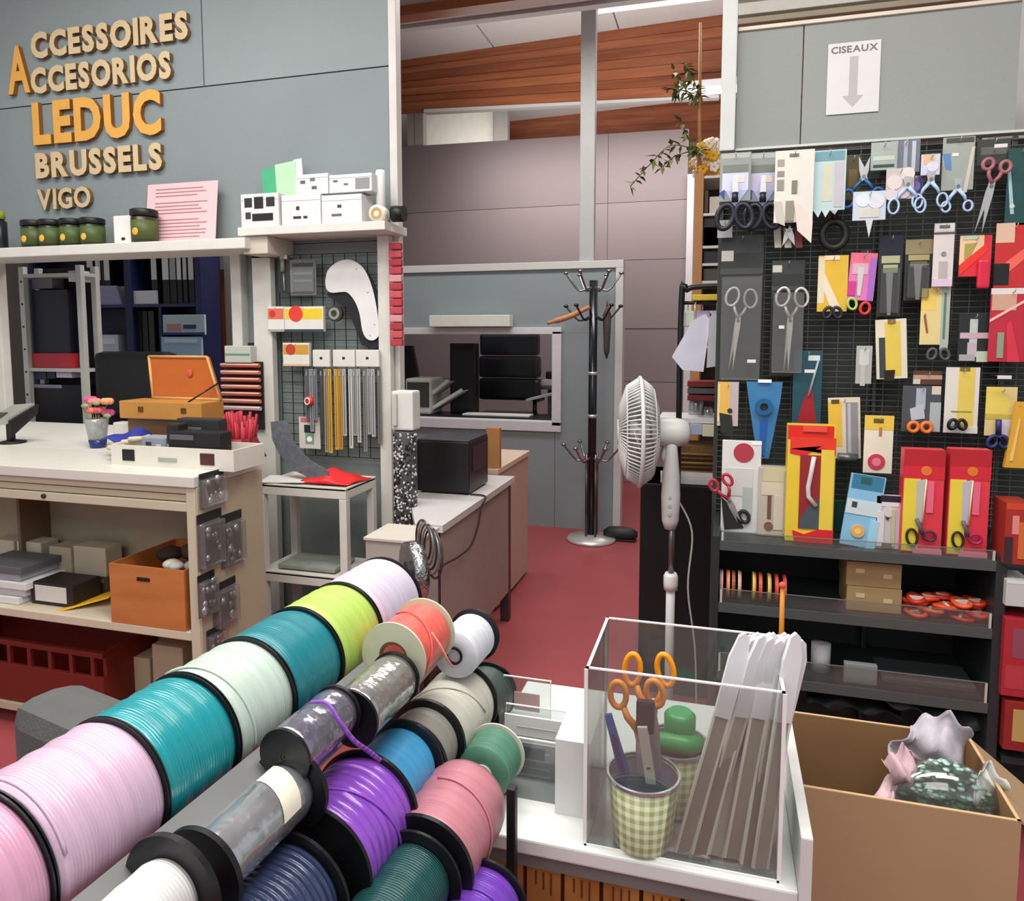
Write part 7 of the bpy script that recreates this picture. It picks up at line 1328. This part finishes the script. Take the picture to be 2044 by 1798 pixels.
# outward flap on the right, torn edge
MB(MC).hexa([(x1c, .01, zr - .004), (x1c + .14, -.02, zr - .12), (x1c + .14, dep - .01, zr - .12), (x1c, dep - .01, zr - .004), (x1c, .01, zr), (x1c + .142, -.02, zr - .116), (x1c + .142, dep - .01, zr - .116), (x1c, dep - .01, zr)]).build('side_flap', KB, t)
MB(MC).box((x1c * .45, -.0012, zr - .17), (x1c * .56, .0, zr - .165)).build('scuff', mat('8E7050', .8), t); MB(MC).box((x1c * .8, -.0012, zr - .19), (x1c * .86, .0, zr - .183)).build('scuff', mat('8E7050', .8), t)
# stool under the box so that it stands
t = thing('low_table', 'dark low stand under the cardboard box', 'stand', MC); MB(MC).box((x0c + .02, .02, .0), (x1c - .02, dep - .02, .044)).build('body', DARK, t)
# filling and bags inside
t = thing('bag', 'clear bag of green sequin ribbons in the cardboard box', 'bag', MC @ Matrix.Translation((.3, .12, zr - .06)))
q = PZ(1890, 1560, zr - .01); qi = MC.inverted() @ q
gm = MB(MC); 
for k in range(260):
    a = random.uniform(0, 6.28); r = random.random() ** .5; gm.ball((qi.x + .07 * r * math.cos(a), qi.y + .04 * r * math.sin(a), zr - .035 + .055 * (1 - r * r) * random.random()), random.uniform(.006, .011), (1, 1, .35), 6, 3)
gm.cur = 0; o = gm.build('sequins', mat('3E6E58', .25, .1, vary=.35, vs=70), t); tag(o, kind='stuff')
g2 = MB(MC)
for k in range(70):
    a = random.uniform(0, 6.28); r = random.random() ** .5; g2.ball((qi.x + .065 * r * math.cos(a), qi.y + .038 * r * math.sin(a), zr - .02 + .045 * (1 - r * r)), random.uniform(.004, .007), (1, 1, .4), 6, 3)
tag(g2.build('pale_sequins', mat('A9C8B8', .2), t), kind='stuff')
MB(MC).ball((qi.x, qi.y, zr - .045), .085, (1, .6, .8), 20, 12).build('film', clear('EEF2F0', .12, .06), t)
MB(MC).box((qi.x - .09, qi.y - .05, zr - .2), (qi.x + .09, qi.y + .05, zr - .05), .02).build('lower_filling', mat('4A6A58', .6), t)
def crum(px, py, rx, rz, c, label, seed, th=.0012, m=None):
    q = MC.inverted() @ PZ(px, py, zr + .0); 
    o = cloth(lambda u, v: MC @ Vector((q.x + (u - .5) * rx * (1 - .3 * v) + .012 * math.sin(seed + 7 * v), q.y + .03 * math.sin(5 * u + seed) * (1 - v * .5) + .012 * math.sin(13 * v + 4 * u), zr - .09 + rz * v * (1 - .45 * abs(u - .62)) + .006 * math.sin(19 * u + 3 * v))), 18, 14, 'crumpled_bag', m or mat(c, .35), th); tag(o, label, 'bag')
crum(1862, 1500, .13, .17, 'C2BCC4', 'pale crumpled plastic bag standing in the cardboard box', 1.0, m=mat('B6B0B8', .45, vary=.25, vs=40))
crum(1800, 1530, .07, .13, 'C8A0AA', 'pink-red printed film in the cardboard box', 3.0, m=mat('C4A4AA', .4, vary=.35, vs=30))
crum(1985, 1570, .07, .12, 'C4C2BC', 'white paper edge at right inside the cardboard box', 5.0)
# ================================================================ RIBBON SPOOL RACK
AX = math.radians(-2.95); ad = Vector((-math.sin(AX), math.cos(AX), 0)); cosd = math.cos(math.radians(18.95))
SPT = mat('141518', .35)
def spool(px, py, d, L, rb, rf, col, label, flange=SPT, pack=None, tail=None, fl=(1, 1), ft=.004, hub=.014, metal=0, rough=.28, tilt=0, name='ribbon_spool', wound=None, strength=.22, hubcol=None, sc=95):
    c = PD(px, py, d); M = frame(c, Vector((ad.y, -ad.x, 0))) @ Matrix.Rotation(tilt, 4, 'X')
    t = thing(name, label, 'spool', M); SP.append((c, L, rf, t))
    n = 14; prof = [(hub + .002, ft)]
    for k in range(n + 1):
        y = ft + (L - 2 * ft) * k / n; prof.append((rb * (1 + .012 * math.sin(k * 2.1 + px) - (.05 if k in (0, n) else 0)), y))
    prof.append((hub + .002, L - ft))
    m = wound or satin(col, rough, strength, metal, sc)
    MB(M).lathe(prof, (0, 0, 0), 'y', 56).build('winding', m, t)
    if fl[0]: MB(M).annulus(hub, rf, 0, ft, (0, 0, 0), 'y', 56).build('flange', flange, t)
    if fl[1]: MB(M).annulus(hub, rf, L - ft, L, (0, 0, 0), 'y', 56).build('flange', flange, t)
    MB(M).annulus(hub - .003, hub, .0005, L - .0005, (0, 0, 0), 'y', 28).build('core', hubcol or flange, t)
    if tail:
        a0, a1, y0, y1 = tail; pts = [Vector(((rb + .0015) * math.cos(a), y0 + (y1 - y0) * s, (rb + .0015) * math.sin(a))) for s, a in [(k / 16, a0 + (a1 - a0) * k / 16) for k in range(17)]]
        MB(M).tube(pts, .0016, 6).build('loose_end', mat(col, .4), t)
    return t, M
R1 = .07; b1 = .0684; K1 = 924.0
def row1(d0, d1, col, label, **k):
    x = 1520 - K1 / d0; y = 670 + (1740 - 670) * .6 / d0; k.setdefault('ft', .0016)
    return spool(x, y, d0, (d1 - d0) / cosd + .0006, k.pop('rb', b1), R1, col, label, **k)
row1(.505, .603, 'C692AC', 'pink spool at the bottom left corner, nearest of the top row', tail=(1.9, .2, .03, .06))
row1(.605, .714, 'C8AAC0', 'pale lilac-pink spool, second of the top row', tail=(2.4, .3, .012, .01))
row1(.715, .808, '0F8C94', 'turquoise spool between pale pink and pale mint spools', rough=.22)
row1(.81, .903, 'B8CABE', 'pale mint spool in the middle of the top row', tail=(2.2, -.3, .01, .025))
row1(.905, 1.003, '0A7884', 'deep turquoise spool beside the lime green one', rough=.3, strength=.25)
row1(1.005, 1.104, 'A9CC5C', 'lime green spool of the top row', rough=.4)
row1(1.106, 1.23, 'C8BED2', 'pale iridescent lilac spool at the far end of the top row', rough=.45)
# second row: white spool, clear roll with paper tag, silver rolls, coral, white
SIL = mat('BEC2C6', .2, .8, vary=.15, vs=30, bump=.45, bs=38); SIL2 = mat('B0B0AC', .2, .75, vary=.2, vs=30, bump=.7, bs=48); SIL3 = mat('8E8E9C', .2, .75, vary=.25, vs=40, bump=.7, bs=45)
spool(69, 2034, .5, .127, .032, .049, 'CDCDCB', 'white ribbon spool with wide black flanges at the bottom edge', rough=.5, ft=.006, strength=.3)
t, M = spool(395, 1752, .652, .14, .031, .045, 'C8CCD0', 'shiny clear-wrapped silver roll with a paper tag', wound=SIL, ft=.006)
rt_ = .0322; vs = []
for i in range(9):
    a = 2.0 - 1.9 * i / 8
    for y in (.098, .126): vs.append((rt_ * math.cos(a), y - .016 * (i / 8), rt_ * math.sin(a)))
mb = MB(M); mb._add(vs, [(2 * i, 2 * i + 1, 2 * i + 3, 2 * i + 2) for i in range(8)], True); mb.build('paper_tag', mat('D8D4C2', .6), t)
t, M = spool(567, 1512, .77, .105, .0295, .031, '9A9AA8', 'grey foil spool with solid black end, beside the purple one', wound=SIL3, ft=.004, hub=.004)
t, M = spool(700, 1435, .875, .115, .034, .036, 'B0B0AE', 'clear wrinkled cellophane roll below the coral spool', wound=SIL2, ft=.004, hub=.004)
t, M = spool(785, 1312, 1.0, .1, .0435, .049, 'E2645A', 'coral pink spool with cream cardboard flanges, on top of the heap', flange=mat('C4C8AC', .6), hub=.022, ft=.003, tail=(2.2, -.6, .06, .02), hubcol=mat('6A5A34', .7))
spool(905, 1310, 1.13, .09, .038, .044, 'CDD1DA', 'small white spool beyond the coral spool', rough=.5, fl=(0, 1))
# third row
K3 = 706.0
def row3(d0, d1, rb, rf, col, label, dx=0, dy=0, **k): return spool(1520 - K3 / d0 + dx, 670 + 840 / d0 + dy, d0, (d1 - d0) / cosd - .001, rb, rf, col, label, **k)
row3(.6, .76, .058, .066, '2C3858', 'dark navy satin spool at the bottom edge', rough=.2, strength=1.0, sc=40)
row3(.79, .9, .066, .07, '8A4CC0', 'large bright purple satin spool in the centre of the heap', rough=.2, strength=1.0, sc=26, tail=(2.5, -.4, .02, .08), ft=.005)
row3(.9, .995, .049, .058, '3E96C8', 'sky blue satin spool behind the purple one', rough=.25, strength=.2, fl=(0, 1))
row3(1.0, 1.065, .05, .0585, '8C8C84', 'narrow grey-white spool between black flanges', rough=.4, ft=.006, dy=12)
row3(1.068, 1.2, .057, .061, 'C6C6BA', 'ivory satin spool with loose strands', rough=.3, tail=(2.6, .2, .03, .09), dx=-6, dy=26)
spool(938, 1428, 1.215, .095, .048, .052, '3A4A44', 'dark green-black spool at the upper right of the heap', rough=.3)
# fourth row
K4 = 575.0
def row4(d0, d1, rb, rf, col, label, dx=0, dy=0, **k): return spool(1520 - K4 / d0 + dx, 670 + 903 / d0 + dy, d0, (d1 - d0) / cosd - .001, rb, rf, col, label, **k)
row4(.66, .84, .044, .055, '174A4A', 'dark teal green spool at the bottom edge', rough=.22, strength=.7)
row4(.85, .985, .058, .063, 'BA7884', 'dusty pink spool with loose threads', rough=.35, tail=(1.9, -.5, .085, .07), ft=.006, fl=(1, 0))
row4(1.03, 1.09, .04, .044, '4A8068', 'small green spool with cream flange beside the leaflet stand', rough=.4, flange=mat('C4C8B8', .5), fl=(0, 1), ft=.003)
spool(918, 1905, .8, .085, .046, .0515, '6A38A8', 'violet spool at the bottom of the heap beside the drawer fronts', rough=.2, strength=.3, tail=(2.4, .1, .04, .04))
# rods, channels and sides of the rack
MR = frame(PD(1520 - K1 / .6, 1740, .6), Vector((ad.y, -ad.x, 0)))
inv = MR.inverted()
t = thing('spool_rack', 'grey metal rack holding the rows of ribbon spools', 'rack', Matrix.Translation((MR.translation.x, MR.translation.y, 0)))
RM = mat('9A9C9C', .3, .5)
def rod(px, py, d0, d1, nm='rod', r=.006):
    c = PD(px, py, d0); MB(frame(c, Vector((ad.y, -ad.x, 0)))).tube([(0, -.05, 0), (0, (d1 - d0) / cosd, 0)], r, 8).build(nm, RM, t)
rod(1520 - K1 / .6, 1740, .6, 1.22); rod(1520 - K3 / .79, 670 + 840 / .79, .79, 1.22); rod(1520 - K4 / .85, 670 + 903 / .85, .85, 1.12); 
# visible channel: its upper edge runs from (132,1797) to (720,1330)
ca = PD(60, 1835, .62); 
cl = inv @ PD(132, 1797, .58); cl2 = inv @ PD(715, 1333, 1.0)
def chan(x, z, y0, y1, w, nm, sl=.9): MB(MR).hexa([(x, y0, z - .003), (x + w, y0, z - .003 - w * sl), (x + w, y1, z - .003 - w * sl), (x, y1, z - .003), (x, y0, z), (x + w, y0, z - w * sl), (x + w, y1, z - w * sl), (x, y1, z)]).build(nm, RM, t)
chan(cl.x, (cl.z + cl2.z) / 2, -.08, .5, .045, 'channel')
c3 = inv @ PD(1520 - K3 / .9, 670 + 840 / .9, .9); c4 = inv @ PD(1520 - K4 / .9, 670 + 903 / .9, .9)
chan(c3.x - .05, c3.z - .075, .1, .68, .1, 'channel'); chan(c4.x - .04, c4.z - .075, .2, .5, .08, 'channel')
for y in (-.085, .685): MB(MR).box((-.01, y, -.01), (.012, y + .008, .012)).build('rod_end', DARK, t)
gz = -MR.translation.z
for y in (.0, .62):
    MB(MR).box((-.02, y, gz), (.01, y + .03, -.075), .003).build('leg', DARK, t)
    if y < .1: MB(MR).box((c4.x - .02, y - .0, gz), (c4.x + .01, y + .03, c4.z - .11), .003).build('leg', DARK, t)
    MB(MR).box((-.02, y, gz + .3), (c4.x if y < .1 else .2, y + .03, gz + .33), .003).build('cross_bar', DARK, t)
# black upright at the right of the heap
p = PD(1022, 1600, .93); q = PD(1016, 1740, .93); tag(MB(frame(p, Vector((ad.y, -ad.x, 0)))).box((-.006, -.006, -.3), (.006, .006, .02), .002).build('black_upright', BLACK), 'black slim post between the pink spool and the counter', 'post')
# purple ribbon strand across the foil spool
P_ = smooth([PD(618, 1402, .8), PD(650, 1405, .79), PD(676, 1440, .785), PD(705, 1478, .79), PD(735, 1500, .8), PD(760, 1520, .81)], 6)
mb = MB(); vs = []
for p in P_: vs += [p + Vector((-.0018, 0, -.002)), p + Vector((.0025, 0, .003))]
mb._add(vs, [(2 * i, 2 * i + 1, 2 * i + 3, 2 * i + 2) for i in range(len(P_) - 1)], True); o = mb.build('ribbon_strand', satin('9A5ACC', .25)); md = o.modifiers.new('s', 'SOLIDIFY'); md.thickness = .0004; tag(o, 'loose purple ribbon crossing the grey foil spool', 'ribbon')
P_ = smooth([PD(862, 1262, .985), PD(880, 1290, .98), PD(895, 1318, .985), PD(905, 1332, 1.0)], 5); tag(MB().tube(P_, .0016, 6).build('ribbon_strand', mat('E88A80', .4)), 'loose coral strand hanging off the coral spool', 'ribbon')
P_ = smooth([PD(942, 1748, .86), PD(938, 1770, .85), PD(925, 1795, .84), PD(915, 1820, .84)], 5); tag(MB().tube(P_, .0018, 6).build('ribbon_strand', mat('C8B8A8', .5)), 'loose beige thread at the bottom below the pink spool', 'ribbon')
# names: every repeat takes the plain suffix Blender gives
# ================================================================ third level: pieces that belong to a part of their thing
SUB = {'button': ('control_column',), 'price_tag': ('hook',), 'gold_dot': ('label_band',), 'lid_edge': ('lid',), 'lid_emblem': ('lid',), 'latch': ('body',), 'grip_slot': ('front_panel',), 'small_label': ('front_panel',),
       'slider': ('tape',), 'teeth': ('tape',), 
       'front_badge': ('cage_rim',), 'cage_ring': ('cage_rim',), 'fan_blade': ('blade_hub',), 'text_line': ('sheet',), 'dark_rectangle': ('sheet',),
       'printed_lines': ('sheet',), 'lettering': ('sheet',), 'arrow': ('sheet',), 'pale_disc': ('pink_disc',), 'flower_center': ('orange_flower',), 'brown_mark': ('stick',), 'slider_groove': ('handle',), 'scuff': ('front_panel',),
       'coil': ('case',), 'green_line': ('body',), 'highlight_strip': ('body',), 'pivot_screw': ('blade',), 'grille': ('cabinet',)}
for r in [o for o in bpy.data.objects if o.parent is None and o.type == 'EMPTY']:
    ch = list(r.children); first = {}
    for c in ch: first.setdefault(c.name.split('.')[0], c)
    for c in ch:
        for tgt in SUB.get(c.name.split('.')[0], ()):
            if tgt in first and first[tgt] is not c and not c.children:
                c.parent = first[tgt]; break
